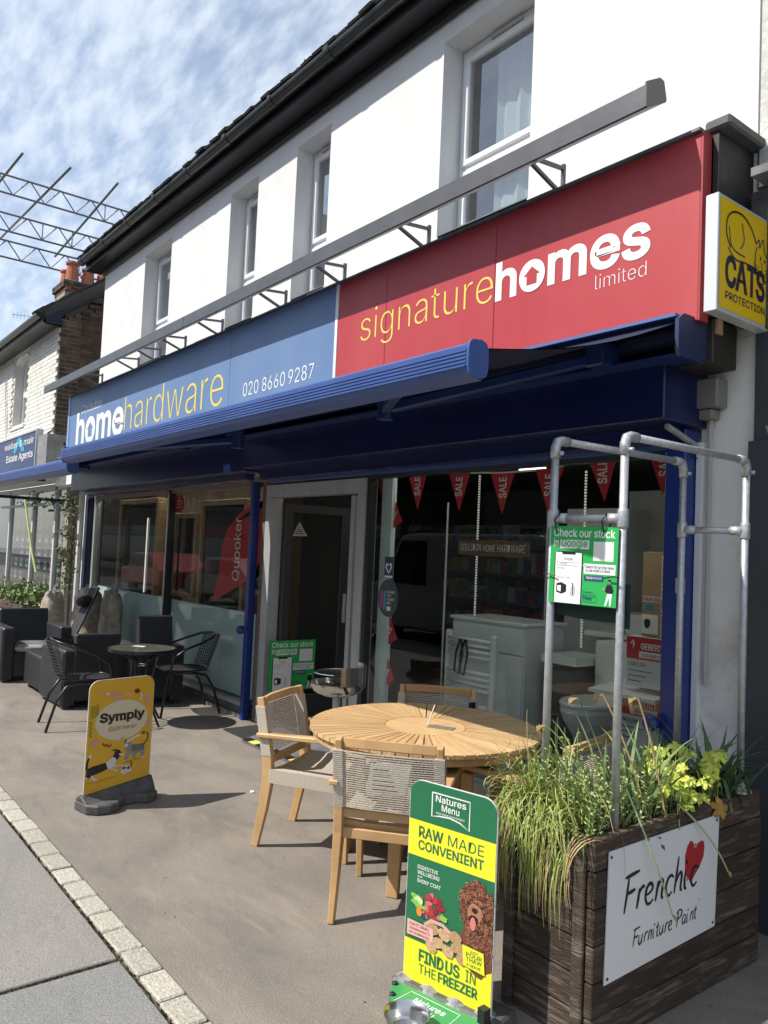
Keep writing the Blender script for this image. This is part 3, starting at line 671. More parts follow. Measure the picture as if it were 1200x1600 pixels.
# ================================================================ interior
it = thing('shop_interior', 'dim shop interior behind the windows', 'room', (-6, 6, 0))
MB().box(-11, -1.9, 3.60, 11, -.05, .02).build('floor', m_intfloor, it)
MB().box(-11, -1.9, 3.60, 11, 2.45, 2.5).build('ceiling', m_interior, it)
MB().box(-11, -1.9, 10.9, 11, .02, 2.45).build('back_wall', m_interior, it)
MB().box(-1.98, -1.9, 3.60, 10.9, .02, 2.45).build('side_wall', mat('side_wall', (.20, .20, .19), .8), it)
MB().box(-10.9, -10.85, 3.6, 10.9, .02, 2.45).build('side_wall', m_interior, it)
MB().box(-10.84, -6.34, 4.25, 4.29, .02, 2.45).build('display_backing', m_intbrown, it)
MB().box(-6.34, -6.30, 3.95, 4.8, .02, 2.45).build('partition', m_interior, it)
MB().box(-6.34, -6.30, 3.62, 3.949, .02, 2.45).build('partition', mat('part_wood', (.14, .085, .04), .6, c2=(.10, .06, .03), ns=3, st=(6, 6, 1)), it)
MB().box(-4.64, -4.52, 3.60, 3.64, .17, 2.1).build('pale_column', m_pale, it)
rgi = random.Random(21)
ld = mat('led_strip', (.9, .9, .85), .4, emit=(1, .93, .80, .9))
# shelves with small stock at the back
for k, (x0, x1, yy) in enumerate(((-9.0, -6.2, 8.2), (-10.5, -7.5, 10.3))):
    sv = thing('stock_shelf', 'dark shelf unit with packaged goods deep inside the shop'+(' beyond the door' if k == 0 else ' at the back wall'), 'shelf', (x0, yy, 0))
    q = MB()
    for zq in (.1, .5, .9, 1.3, 1.7): q.box(x0, x1, yy, yy+.35, zq, zq+.03)
    q.build('shelf_board', m_intbrown, sv)
    q = MB(); cols = [mat('stock_%d' % j, c, .5) for j, c in enumerate(((.4, .4, .38), (.3, .05, .05), (.05, .12, .3), (.35, .3, .08), (.08, .2, .1)))]
    for zq in (.13, .53, .93, 1.33, 1.73):
        x = x0+.02
        while x < x1-.15:
            wq = rgi.uniform(.05, .16); q.use(rgi.choice(cols)).box(x, x+wq, yy+.02, yy+.3, zq, zq+rgi.uniform(.12, .3)); x += wq+rgi.uniform(.01, .06)
    q.build('packaged_goods', None, sv, kind='stuff')
for i, (x0, x1, yy, zz_) in enumerate(((-10.7, -8.5, 3.68, 2.25), (-8.2, -6.5, 3.68, 2.25), (-4.4, -2.3, 3.72, 2.22), (-6.0, -3.0, 5.55, 2.405))):  # added strip lights, kept out of view, to brighten the shop behind the glass
    t = thing('shop_or_fill_light', ('added hidden strip light brightening the leftmost window display', 'added hidden strip light brightening the window display with the red flag', 'added hidden strip light brightening the bathroom display', 'added hidden strip light brightening the shop from deep inside its ceiling')[i], 'light', ((x0+x1)/2, yy, zz_))
    MB().box(x0, x1, yy-.03, yy+.03, zz_+.012, zz_+.04).build('fitting', m_ceram, t); MB().box(x0+.02, x1-.02, yy-.02, yy+.02, zz_, zz_+.011).build('tube', mat('fill_tube', (.9, .9, .9), .4, emit=(1, .96, .88, 15)), t)
# framed display units in the left windows
def dframe(x0, x1, z0, z1, yy, lab, depth=.16, mirror=True):
    t = thing('display_frame', lab, 'wooden frame', ((x0+x1)/2, yy, z0)); w_ = .055
    q = MB(); q.box(x0, x0+w_, yy, yy+depth, z0, z1); q.box(x1-w_, x1, yy, yy+depth, z0, z1); q.box(x0+w_, x1-w_, yy, yy+depth, z0, z0+w_); q.box(x0+w_, x1-w_, yy, yy+depth, z1-w_, z1)
    q.build('frame', m_oak, t, bevel=.004)
    MB().box(x0+w_, x1-w_, yy+.03, yy+.034, z0+w_, z1-w_).build('panel', mat('dark_mirror', (.02, .018, .015), .06), t)
    MB().box(x0+w_, x1-w_, yy+depth-.02, yy+depth-.01, z0+w_, z1-w_).build('back', m_interior, t)
    return t
dframe(-10.234, -8.947, 0.753, 2.078, 3.60, 'tall wooden framed mirror unit in the leftmost shop window')
dframe(-8.448, -7.862, 0.964, 1.886, 3.60, 'small wooden framed mirror unit beside the tall framed one behind the middle mullion')
dframe(-7.776, -6.768, 0.772, 2.011, 3.60, 'large wooden framed display unit next to the red feather flag')
dframe(-6.643, -6.192, 1.099, 1.924, 3.60, 'narrow wooden frame half hidden by the blue post in front of the red flag')
for i, (x, z0, z1, lb) in enumerate(((-10.92, .92, 1.84, 'thin lit light strip at the left edge of the left window'), (-9.29, .94, 1.84, 'thin lit light strip on the tall framed mirror'), (-8.50, .95, 1.85, 'thin lit light strip on the small framed mirror'))):
    tag(MB().box(x-.005, x+.005, 3.615, 3.625, z0, z1).build('light_strip', ld), lb, 'light strip')
# red feather flag
ff = thing('feather_flag', 'red feather flag reading Quooker behind the window', 'flag', (-7.9, 4.0, .9))
QP = Pl((0, 3.59, 0), (1, 0, 0), (0, 0, 1)); q = MB()
def gyx(px, pz): return px, pz
pts = [(-6.42, 1.983), (-6.224, 1.974), (-6.629, 1.947), (-6.873, 1.865), (-7.09, 1.721), (-7.198, 1.55), (-7.243, 1.279), (-7.343, 0.982), (-7.126, 1.054), (-6.873, 1.145), (-6.675, 1.207), (-6.495, 1.325), (-6.42, 1.433)]
q.prism(QP, pts[::-1], -.006, .006); q.build('flag_cloth', mat('flag_red', (.66, .015, .03), .7), ff)
q = MB(); q.text(Pl((0, 3.583, 0), (1, 0, 0), (0, 0, 1)), 'Quooker', -6.80, 1.215, .61, 'x', .105, .004, th=math.pi/2, c=.006); q.build('lettering', m_white, ff)
rd = MB(); P = Pl((0, 3.55, 0), (1, 0, 0), (0, 0, 1)); q = MB()
# round red window sticker
st_ = thing('window_sticker', 'round red sticker near the top of the second shop window', 'sticker', (-8.20, 3.545, 1.98))
q.use(mat('sticker_red', (.45, .012, .03), .5)).prism(Pl((-8.22, 3.55, 1.985), (1, 0, 0), (0, 0, 1)), [(.15*math.cos(a*.3142), .105*math.sin(a*.3142)) for a in range(20)], -.002, .002)
q.use(m_white)
for k, s_ in enumerate(('Quooker', 'dealer', 'showroom')): q.text(Pl((-8.22, 3.545, 2.01-.035*k), (1, 0, 0), (0, 0, 1)), s_, 0, 0, .13, 'x', .012, 0, c=.001, al='c')
q.build('sticker_disc', None, st_)
# right window: pale cabinet, radiator, toilet, boxes
cb_ = thing('bathroom_cabinet', 'pale grey floor standing bathroom cabinet behind the towel radiator', 'cabinet', (-4.1, 4.2, 0))
MB().box(-4.45, -3.72, 4.20, 4.62, .02, 1.07).build('carcass', m_cab, cb_, bevel=.004)
MB().box(-4.44, -3.73, 4.185, 4.199, .05, .86).build('door_panel', m_cab, cb_, bevel=.003)
MB().box(-4.44, -3.73, 4.185, 4.199, .87, 1.05).build('drawer_panel', m_cab, cb_, bevel=.003)
MB().box(-4.47, -3.70, 4.18, 4.63, 1.072, 1.095).build('worktop', m_ceram, cb_, bevel=.004)
tall = thing('tall_cabinet', 'tall white panel unit standing deep behind the window, right of the cabinet', 'cabinet', (-3.6, 4.7, 0))
MB().box(-3.95, -3.42, 4.9, 5.2, .02, 1.95).build('panel', mat('tall_white', (.45, .46, .45), .5), tall)
MB().box(-3.6, -2.4, 5.2, 5.25, .02, 2.1).build('side_panel', mat('tall_grey', (.30, .30, .29), .5), tall)
rad = thing('towel_radiator', 'white ladder towel radiator leaning against the pale cabinet', 'radiator', (-4.08, 4.05, .3))
for x in (-4.32, -3.86):
    q = MB(); q.box(x-.025, x+.025, 4.02, 4.06, .22, 1.0); q.build('upright', m_ceram, rad, bevel=.01)
for z in (.95, .91, .87, .83, .72, .68, .64, .60, .49, .45, .41, .37, .28, .25):
    q = MB(); q.tube([(-4.30, 4.02, z), (-3.88, 4.02, z)], .013, 8); q.build('rung', m_ceram, rad, smooth=True)
ho = thing('hanging_cable', 'black cable tie loop hung on the white towel radiator', 'cable', (-4.12, 3.98, .9))
q = MB()
for dx in (-.03, .02): q.tube([(-4.12+dx, 3.99, .95), (-4.15+dx, 3.98, .85), (-4.16+dx, 3.98, .72), (-4.11+dx, 3.98, .70), (-4.08+dx, 3.98, .85), (-4.11+dx, 3.99, .95)], .008, 6)
q.build('loop', m_black, ho)
tw = thing('toilet', 'white ceramic toilet with cistern behind the right window', 'toilet', (-3.2, 4.3, 0))
q = MB(); c = (-3.16, 4.22); prof = [(.10, .02), (.11, .10), (.13, .25), (.19, .36), (.21, .42), (.205, .45)]
vs = []; n = 28
for r_, h in prof:
    for k in range(n):
        a = 2*math.pi*k/n; vs.append((c[0]+r_*.9*math.cos(a), c[1]+.05+r_*1.35*math.sin(a), h+.18))
fs = [(i*n+k, i*n+(k+1) % n, (i+1)*n+(k+1) % n, (i+1)*n+k) for i in range(len(prof)-1) for k in range(n)]+[tuple((len(prof)-1)*n+k for k in range(n))]
q.add(vs, fs); q.box(-3.25, -3.07, 4.05, 4.6, .02, .21); q.build('pan', m_ceram, tw, smooth=False)
q = MB(); q.prism(Pl((c[0], c[1]+.05, .632), (1, 0, 0), (0, 1, 0)), [(.195*math.cos(.2244*k), .285*math.sin(.2244*k)) for k in range(28)], 0, .028); q.build('seat_lid', m_ceram, tw, bevel=.006)
MB().box(-3.33, -2.97, 4.46, 4.64, .64, 1.02).build('cistern', m_ceram, tw, bevel=.02, seg=2)
bs_ = thing('basin', 'square white basin standing on the toilet cistern shelf beside the boxes', 'basin', (-3.0, 4.7, 1))
q = MB(); q.add([(-3.28, 4.75, 1.06), (-2.9, 4.75, 1.06), (-2.9, 5.0, 1.06), (-3.28, 5.0, 1.06), (-3.34, 4.70, 1.2), (-2.84, 4.70, 1.2), (-2.84, 5.05, 1.2), (-3.34, 5.05, 1.2)], [(0, 1, 2, 3), (0, 4, 5, 1), (1, 5, 6, 2), (2, 6, 7, 3), (3, 7, 4, 0), (4, 7, 6, 5)]); q.build('bowl', m_ceram, bs_)
MB().box(-3.6, -2.8, 4.7, 5.05, 1.02, 1.055).build('stand_top', m_ceram, bs_)
vu = thing('vanity_unit', 'dark grey drawer unit with white top behind the toilet', 'vanity unit', (-3.5, 4.4, 0))
MB().box(-3.62, -3.36, 4.3, 4.62, .30, .84).build('drawer', mat('vanity_dark', (.05, .055, .06), .4), vu)
MB().box(-3.64, -3.34, 4.28, 4.64, .845, .90).build('top', m_ceram, vu)
m_gred = mat('box_red', (.50, .02, .03), .6); m_gwhite = mat('box_white', (.66, .68, .70), .6)
def gebox(x0, x1, z0, z1, yy, lab, d=.30, red=.4):
    t = thing('carton', lab, 'box', ((x0+x1)/2, yy, z0)); P = Pl((0, yy, 0), (1, 0, 0), (0, 0, 1)); zc = z1-(z1-z0)*red
    MB().box(x0, x1, yy, yy+d, z0, z1).build('carton_body', m_gwhite, t, bevel=.004)
    q = MB(); q.use(m_gred).rect(P, x0+.002, zc, x1-.002, z1-.003, .0015); q.use(m_white); w_ = x1-x0
    q.text(P, 'GEBERIT', x0+w_*.34, z1-(z1-z0)*red*.55, w_*.5, 'H', (z1-z0)*red*.26, .02, c=.003)
    q.rect(P, x0+w_*.3, zc+(z1-z0)*red*.08, x0+w_*.86, zc+(z1-z0)*red*.36, .003)
    q.text(P, '\u2191', x0+w_*.1, zc+(z1-z0)*red*.45, .03, 'H', .05, .01, c=.003)
    q.use(m_gred).text(P, 'CERAMICS', x0+w_*.34, zc+(z1-z0)*red*.13, w_*.46, 'H', (z1-z0)*red*.14, .01, c=.004)
    q.use(m_black).text(P, 'CAROLINA', x0+w_*.06, zc-(z1-z0)*.14, w_*.4, 'H', .022, 0, c=.003)
    for k in range(3): q.rect(P, x0+w_*.06, zc-(z1-z0)*(.24+.1*k), x0+w_*(.6-.12*k), zc-(z1-z0)*(.225+.1*k), .003)
    q.build('printing', None, t); return t
gebox(-2.80, -2.49, .50, .80, 3.98, 'lower red and white ceramics carton beside the blue post')
gebox(-2.76, -2.47, .84, 1.13, 4.0, 'upper red and white ceramics carton on top of the open one', red=.45)
oc = thing('carton', 'white carton flap lying open between the two red and white cartons', 'box', (-2.8, 3.9, .81))
q = MB(); q.add([(-2.95, 3.9, .80), (-2.5, 3.9, .80), (-2.5, 4.3, .83), (-2.95, 4.3, .83), (-2.95, 3.9, .78), (-2.5, 3.9, .78), (-2.5, 4.3, .81), (-2.95, 4.3, .81)], [(0, 1, 2, 3), (7, 6, 5, 4), (0, 4, 5, 1), (0, 3, 7, 4)]); q.build('flap', m_gwhite, oc)
stk = thing('carton', 'lowest plain white carton under the red and white cartons', 'box', (-2.7, 4.0, 0)); MB().box(-2.82, -2.45, 4.0, 4.35, .02, .495).build('carton_body', m_gwhite, stk, bevel=.004)
cbx = thing('carton', 'tall brown cardboard carton with red FRAGILE tape and a toilet picture label', 'box', (-2.57, 4.05, 1.13))
MB().box(-2.68, -2.52, 4.02, 4.2, 1.135, 1.62).build('carton_body', m_card, cbx, bevel=.004)
P = Pl((0, 4.02, 0), (1, 0, 0), (0, 0, 1)); q = MB(); q.use(m_white).rect(P, -2.678, 1.15, -2.57, 1.26, .0015).rect(P, -2.678, 1.33, -2.522, 1.365, .0015).rect(P, -2.555, 1.137, -2.525, 1.60, .002)
q.use(m_gred).text(P, 'FRAGILE', -2.675, 1.337, .15, 'H', .022, .02, c=.003)
for k in range(3): q.text(P, 'FRAGILE', -2.533, 1.15+.15*k, .13, 'H', .016, .02, c=.004, th=math.pi/2)
q.use(mat('tape_blue', (.03, .25, .5), .5)).rect(P, -2.655, 1.285, -2.60, 1.315, .0015); q.use(m_black).blob(P, -2.64, 1.21, .02, .028, .003); q.build('printing', None, cbx)
# LED strips / mirror edges in right window
ld2 = mat('led_dotted', (.6, .6, .55), .4, emit=(1, .93, .80, .25))
for x, z0, z1, lb in ((-4.30, 1.08, 2.18, 'dotted vertical light strip hanging behind the wooden name board'), (-3.30, .98, 2.16, 'dotted vertical light strip behind the green poster')):
    q = MB(); z = z0; yy = 4.27
    while z < z1: q.box(x-.006, x+.006, yy, yy+.01, z, z+.012); z += .02
    tag(q.build('light_strip', ld2), lb, 'light strip')
tag(MB().box(-4.2, -3.95, 4.6, 4.63, 2.24, 2.25).build('shop_or_fill_light', mat('tube_light', (.9, .9, .9), .4, emit=(1, 1, 1, 3))), 'short bright ceiling strip light behind the bunting', 'light')
# thin glass shelf stand lines
gs = thing('glass_display', 'slim vertical display rails just behind the right window edge', 'display stand', (-4.4, 4, 0))
for x in (-4.40, -4.06): q = MB(); q.tube([(x, 4.05 if x < -4.2 else 4.8, .17), (x, 4.05 if x < -4.2 else 4.8, 1.95)], .008, 6); q.build('rail', m_alu, gs)
for z in (.62, .95, 1.25): MB().box(-4.78, -4.38, 4.3, 4.7, z, z+.008).build('glass_shelf', m_glass, gs)
# bunting of SALE pennants
bt = thing('bunting', 'red SALE pennant bunting hung across the top of the right window', 'bunting', (-3.4, 3.62, 2.1))
bx = [(-4.62, 2.13), (-4.27, 2.13), (-3.83, 2.11), (-3.44, 2.09), (-3.06, 2.09), (-2.69, 2.15), (-2.30, 2.17)]
q = MB(); q.tube([(x, 3.62, z-.005) for x, z in [(-4.66, 2.14)]+bx+[(-2.15, 2.2)]], .006, 5); q.build('cord', m_white, bt)
for i, (x, z) in enumerate(bx):
    q = MB(); P = Pl((x, 3.615+.004*(i % 2), z), (1, 0, 0), (0, .03*(-1)**i, 1)); q.use(m_bunt).prism(P, [(-.105, 0), (.0+.01*(i % 3), -.265), (.105, 0)], -.001, .001)
    q.use(m_white).text(P, 'SALE', .035, -.165, .13, 'H', .06, .015, c=.0025, th=math.pi/2); q.build('pennant', None, bt)
bt2 = thing('bunting', 'red SALE pennant string hanging down the left edge of the right window', 'bunting', (-4.6, 3.6, 1.9))
q = MB(); q.tube([(-4.50, 3.62, 2.1), (-4.54, 3.62, 1.5), (-4.52, 3.62, 1.0), (-4.56, 3.62, .3)], .004, 5); q.build('cord', m_white, bt2)
for i, (x, z, s_) in enumerate(((-4.52, 1.95, 1), (-4.56, 1.46, .9), (-4.52, 1.10, .9), (-4.53, .80, 1))):
    q = MB(); P = Pl((x, 3.62, z), (1, .1, 0), (.05, 0, 1)); q.use(m_bunt).prism(P, [(0, 0), (-.075, -.27), (.10, -.17)], -.001, .001)
    q.use(m_white).text(P, 'SALE', .0, -.20, .11, 'H', .05, .012, c=.0025, th=1.2); q.build('pennant', None, bt2)
# stickers on glass
sk = thing('window_sticker', 'round dark exchange your cylinder here sticker on the right window', 'sticker', (-4.4, 3.52, 1.2))
P = Pl((-4.42, 3.522, 1.225), (1, 0, 0), (0, 0, 1)); q = MB(); q.use(mat('sticker_dark', (.05, .07, .09), .5)).prism(P, [(.115*math.cos(.2618*k), .135*math.sin(.2618*k)) for k in range(24)], -.001, .001)
q.use(mat('pinkish', (.6, .03, .22), .5)).rect(P, -.085, -.07, -.06, .05, .002); q.use(mat('cyanish', (.04, .30, .5), .5)).rect(P, -.05, -.08, -.025, .05, .002); q.use(m_white)
for k, s_ in enumerate(('EXCHANGE', 'YOUR', 'CYLINDER', 'HERE')): q.text(P, s_, -.012, .035-.026*k, .016*len(s_)*.66, 'H', .016, .01, c=.003)
q.rect(P, -.01, -.09, .035, -.06, .003); q.build('sticker_disc', None, sk)
sk = thing('window_sticker', 'small blue and white heart sticker above the round dark one', 'sticker', (-4.4, 3.52, 1.42))
P = Pl((-4.425, 3.522, 1.44), (1, 0, 0), (0, 0, 1)); q = MB(); q.use(mat('sticker_navy', (.02, .05, .12), .5)).rect(P, -.05, -.075, .05, .08, .0015)
ht = [(0, -.045), (-.036, 0), (-.034, .028), (-.016, .036), (0, .02), (.016, .036), (.034, .028), (.036, 0)]
q.use(m_white).poly(P, ht[::-1], .0025).rect(P, -.045, -.07, .045, -.055, .0025); q.use(mat('sticker_navy', (.02, .05, .12), .5)).poly(P, [(a*.6, b*.6) for a, b in ht][::-1], .0035); q.build('sticker_face', None, sk)
# hanging timber name board
nb_ = thing('hanging_sign', 'small brown timber board reading Coulsdon Home Hardware hung inside the window', 'sign', (-3.54, 3.65, 1.6))
q = MB(); P = Pl((-3.54, 3.65, 1.605), (1, 0, 0), (0, 0, 1)); ed = [(-.31, -.045), (-.1, -.052), (.1, -.05), (.16, -.058), (.31, -.045), (.312, .05), (.2, .048), (.05, .055), (-.15, .05), (-.312, .05)]
q.prism(P, ed, -.012, 0); q.build('board', mat('sign_timber', (.16, .085, .045), .7, c2=(.10, .05, .03), ns=4, st=(1, 1, 6)), nb_)
q = MB(); q.text(P, 'COULSDON', -.285, -.018, .19, 'H', .045, -.005, c=.002, shear=.1); q.text(P, 'HOME', -.075, -.02, .105, 'H', .042, -.005, c=.002, shear=.1); q.text(P, 'HARDWARE', .05, -.022, .235, 'H', .048, -.005, c=.002, shear=.1); q.build('lettering', m_white, nb_)
# bits on the right side: neon-ish red shape
tag(MB().box(-2.42, -2.3, 3.9, 3.91, 2.03, 2.05).build('neon_sign', mat('neon', (.6, .05, .03), .5, emit=(1, .12, .05, 1.5))), 'small glowing red orange sign behind the top of the right window', 'sign')
# ================================================================ left neighbour: painted brick house
nx = -12.78
nh = thing('neighbour_house', 'white painted brick house with dark brick flank wall to the left of the shop', 'house', (nx, 3.4, 0))
MB().box(-30, nx-.012, 3.412, 3.7, 2.45, 3.55).box(-30, -15.62, 3.412, 3.7, 3.55, 4.80).box(-14.66, nx-.012, 3.412, 3.7, 3.55, 4.80).box(-30, nx-.012, 3.412, 3.7, 4.80, 4.98).build('front_wall', mat('white_mortar', (.62, .61, .57), .9, bs=.3, bn=40), nh)
fw_ = MB(); fw_.add([(nx-.012, 3.7, 0), (nx-.012, 9, 0), (nx-.012, 9, 8.12), (nx-.012, 7.8, 8.12), (nx-.012, 3.7, 4.98), (nx-.2, 3.7, 0), (nx-.2, 9, 0), (nx-.2, 9, 8.12), (nx-.2, 7.8, 8.12), (nx-.2, 3.7, 4.98)],
    [(0, 1, 2, 3, 4), (9, 8, 7, 6, 5), (0, 4, 9, 5)]); fw_.build('flank_wall', m_mortar, nh)
# one brick mesh each for flank and front, placed course by course
BL, BH, BD = .196, .0595, .093; CH = .0685; JN = .009
bkm = proto(MB().box(-BD/2, BD/2, -BL/2, BL/2, -BH/2, BH/2), 'brick', m_brick)
bkh = proto(MB().box(-BD/2, BD/2, -BD/2, BD/2, -BH/2, BH/2), 'brick', m_brick)
rg = random.Random(4); z = 2.75; row = 0; cnt = 0
while z < 5.95:
    y = 3.405; k = 0
    while y < 4.15:
        st_ = (k+row) % 2 == 0; l = BL if st_ else BD
        if row % 2 and k == 0: pass
        yc = y+l/2; vz = 4.90+(yc-3.4)*.76
        if z < vz and cnt < 290:
            inst('brick', bkm if st_ else bkh, nh, (nx-BD/2+rg.uniform(-.003, .003)+.001, yc, z), rot=(0, 0, rg.uniform(-.02, .02))); cnt += 1
        y += l+JN; k += 1
    z += CH; row += 1
wb = MB(); rg = random.Random(9); z = 2.75; row = 0
bwm = proto(MB().box(-BL/2, BL/2, -.02, .02, -BH/2, BH/2), 'painted_brick', m_wbrick); cnt = 0
while z < 4.92:
    x = nx-.115-(BL/2 if row % 2 else 0)+.0
    while x > -17.8:
        inwin = -15.62 < x+BL/2 and x-BL/2 < -14.66 and 3.50 < z < 4.84
        if not inwin:
            if x > -14.5 and cnt < 290: inst('painted_brick', bwm, nh, (x, 3.41+rg.uniform(-.002, .002), z), rot=(rg.uniform(-.02, .02), 0, rg.uniform(-.02, .02))); cnt += 1
            else: wb.box(x-BL/2, x+BL/2, 3.39+rg.uniform(-.002, .002), 3.43, z-BH/2, z+BH/2)
        x -= BL+JN
    z += CH; row += 1
wb.build('painted_brickwork', m_wbrick, nh, kind='stuff')
# arched window
q = MB(); P = Pl((-15.14, 3.404, 3.55), (1, 0, 0), (0, 0, 1))
MB().box(-15.62, -14.66, 3.62, 3.66, 3.5, 4.88).build('window_backing', m_interior, nh)
wn_ = MB(); wn_.box(-15.60, -15.54, 3.56, 3.61, 3.55, 4.82); wn_.box(-14.74, -14.68, 3.56, 3.61, 3.55, 4.82); wn_.box(-15.54, -14.74, 3.56, 3.61, 3.55, 3.62); wn_.box(-15.54, -14.74, 3.56, 3.61, 4.75, 4.82); wn_.box(-15.54, -14.74, 3.55, 3.61, 4.10, 4.20)
ww = wn_.build('window', m_upvc, nh); MB().box(-15.54, -14.74, 3.59, 3.595, 3.62, 4.75).build('pane', m_glassup, ww)
MB().box(-15.64, -14.64, 3.37, 3.56, 3.46, 3.505).build('window_sill', m_wbrick, ww)
ar = MB(); n = 12
for k in range(n):
    a0 = math.pi*k/n; a1 = math.pi*(k+1)/n
    p = [(-.48*math.cos(a0), .02+.13*math.sin(a0)), (-.48*math.cos(a1), .02+.13*math.sin(a1)), (-.49*math.cos(a1), .17), (-.49*math.cos(a0), .17)]
    ar.prism(Pl((-15.14, 3.402, 4.67), (1, 0, 0), (0, 0, 1)), p[::-1], -.15, 0)
ar.build('window_arch', m_wbrick, nh, kind='stuff')
MB().box(-30, nx+.02, 3.16, 3.41, 4.87, 4.90).build('soffit', m_blackplastic, nh); MB().box(-30, nx+.03, 3.12, 3.16, 4.86, 5.0).build('eaves_board', m_blackplastic, nh)
q = MB(); q.tube([(-30, 3.08, 4.98), (nx+.02, 3.08, 4.98)], .055, 8); q.build('gutter', m_gutter, nh)
q = MB(); q.prism(Pl((nx-.06, 3.12, 4.87), (0, 1, 0), (0, 0, 1)), [(0, 0), (.28, 0), (.28, .26), (.05, .10)], 0, .09); q.build('bargeboard_end', mat('navy_board', (.01, .015, .05), .5), nh)
q = MB(); q.add([(-30, 3.05, 5.03), (nx+.05, 3.05, 5.03), (nx+.05, 7.8, 8.64), (-30, 7.8, 8.64), (-30, 3.05, 4.99), (nx+.05, 3.05, 4.99), (nx+.05, 7.8, 8.6), (-30, 7.8, 8.6)], [(0, 1, 2, 3), (7, 6, 5, 4), (0, 4, 5, 1), (1, 5, 6, 2)]); nr = q.build('roof', m_slate, nh)
q = MB(); rg = random.Random(17); y = 3.05
vtm = proto(MB().box(-.10, .05, -.09, .09, -.012, .016), 'verge_tile', m_moss)
while y < 4.6:
    inst('verge_tile', vtm, nr, (nx+.02+rg.uniform(-.015, .015), y, 5.03+(y-3.05)*.76+rg.uniform(-.008, .01)), rot=(.65+rg.uniform(-.06, .06), 0, rg.uniform(-.05, .05))); y += .13
# chimney
ch = thing('chimney', 'brick chimney stack with corbelled top and terracotta pots on the left house', 'chimney', (-16.4, 4.8, 6))
cxa, cxb, cya, cyb = -17.0, -16.2, 4.3, 6.3
MB().box(cxa+.12, cxb-.12, cya+.12, cyb-.12, 4.8, 6.42).build('stack', m_mortar, ch)
for i, (o_, z0, mm_) in enumerate(((.12, 6.36, m_brickred), (.08, 6.43, m_brickred), (.04, 6.50, m_brickred), (.0, 6.57, m_brick), (.0, 6.64, m_brick))):
    y = cya+o_
    blm = proto(MB().box(-.098, .098, -.045, .045, -.029, .029), 'brick', mm_)
    x = cxa+o_+.1
    while x < cxb-o_: inst('brick', blm, ch, (x, cya+o_+.045, z0+.03)); x += .205
    y = cya+o_+.1
    while y < cyb-o_: inst('brick', blm, ch, (cxb-o_-.045, y, z0+.03), rz=math.pi/2); y += .205
MB().box(cxa+.05, cxb-.05, cya+.05, cyb-.05, 6.40, 6.66).build('stack_core', m_mortar, ch)
q = MB(); q.box(cxa+.03, cxb-.03, cya+.03, cyb-.03, 6.70, 6.74); q.build('flaunching', m_lead, ch, bevel=.02)
pot = MB(); pot.lathe((0, 0, 0), [(.13, 0), (.125, .05), (.10, .34), (.125, .36), (.125, .41), (.10, .42), (.085, .42), (.085, .1)], 16); ptm = proto(pot, 'chimney_pot', m_terra)
rg = random.Random(2)
for i, (x, y, s_) in enumerate(((-16.72, 4.5, .85), (-16.42, 4.52, 1.15), (-16.42, 4.83, .95), (-16.4, 5.12, 1.1), (-16.72, 4.9, .8), (-16.4, 5.42, .85), (-16.4, 5.72, .9), (-16.7, 5.3, .8), (-16.45, 6.02, .85))):
    o = inst('chimney_pot', ptm, ch, (x, y, 6.74), rot=(rg.uniform(-.02, .02), 0, 0)); o.scale = (1.05, 1.05, s_*.86)
# tv aerial
ae = thing('tv_aerial', 'small television aerial on the far roof at the left edge', 'aerial', (-24, 5, 7.5))
q = MB(); q.tube([(-24, 5.6, 6.5), (-24, 5.6, 7.95)], .012, 5); q.tube([(-24.3, 5.1, 7.9), (-23.9, 5.95, 7.9)], .01, 5)
for k in range(9): y = 5.15+.09*k; q.tube([(-24.28+.04*k-.1, y, 7.82), (-24.28+.04*k-.0, y, 7.98)], .006, 4)
q.build('aerial_rods', m_galv, ae)
# scaffold roof beams
sg = thing('scaffold_beams', 'galvanised lattice scaffold beams and tubes projecting over the left house', 'scaffolding', (-17.5, 4.0, 8.8))
def lattice(x, z0, y0, y1, dz):
    q = MB(); q.tube([(x, y0, z0), (x, y1, z0)], .022, 7); q.tube([(x, y0, z0+.38), (x, y1, z0+.38)], .022, 7); y = y0+dz; up_ = True
    q.build('beam_chord', mat('galv_dull', (.20, .21, .22), .6, .3), sg, smooth=True)
    q = MB()
    while y < y1-.3:
        q.tube([(x, y, z0 if up_ else z0+.4), (x, y+.32, z0+.4 if up_ else z0)], .014, 5); y += .32
        if not up_: q.tube([(x, y, z0), (x, y, z0+.40)], .014, 5) if rg.random() < .5 else None
        up_ = not up_
    q.build('beam_lacing', mat('galv_dull', (.20, .21, .22), .6, .3), sg)
lattice(-17.75, 8.71, -1, 7.2, .1); lattice(-18.4, 8.15, -1, 7.2, .25); lattice(-19.1, 7.80, -1, 7.2, .0)
for (x0, z0, y, x1, z1) in ((-20.9, 8.72, 5.3, -16.38, 9.05), (-22.4, 9.35, 4.3, -16.25, 8.99), (-21.5, 9.5, 3.5, -16.73, 9.185)):
    q = MB(); q.tube([(x0, y, z0), (x1, y, z1)], .027, 8); q.build('scaffold_tube', mat('galv_dull', (.20, .21, .22), .6, .3), sg, smooth=True)
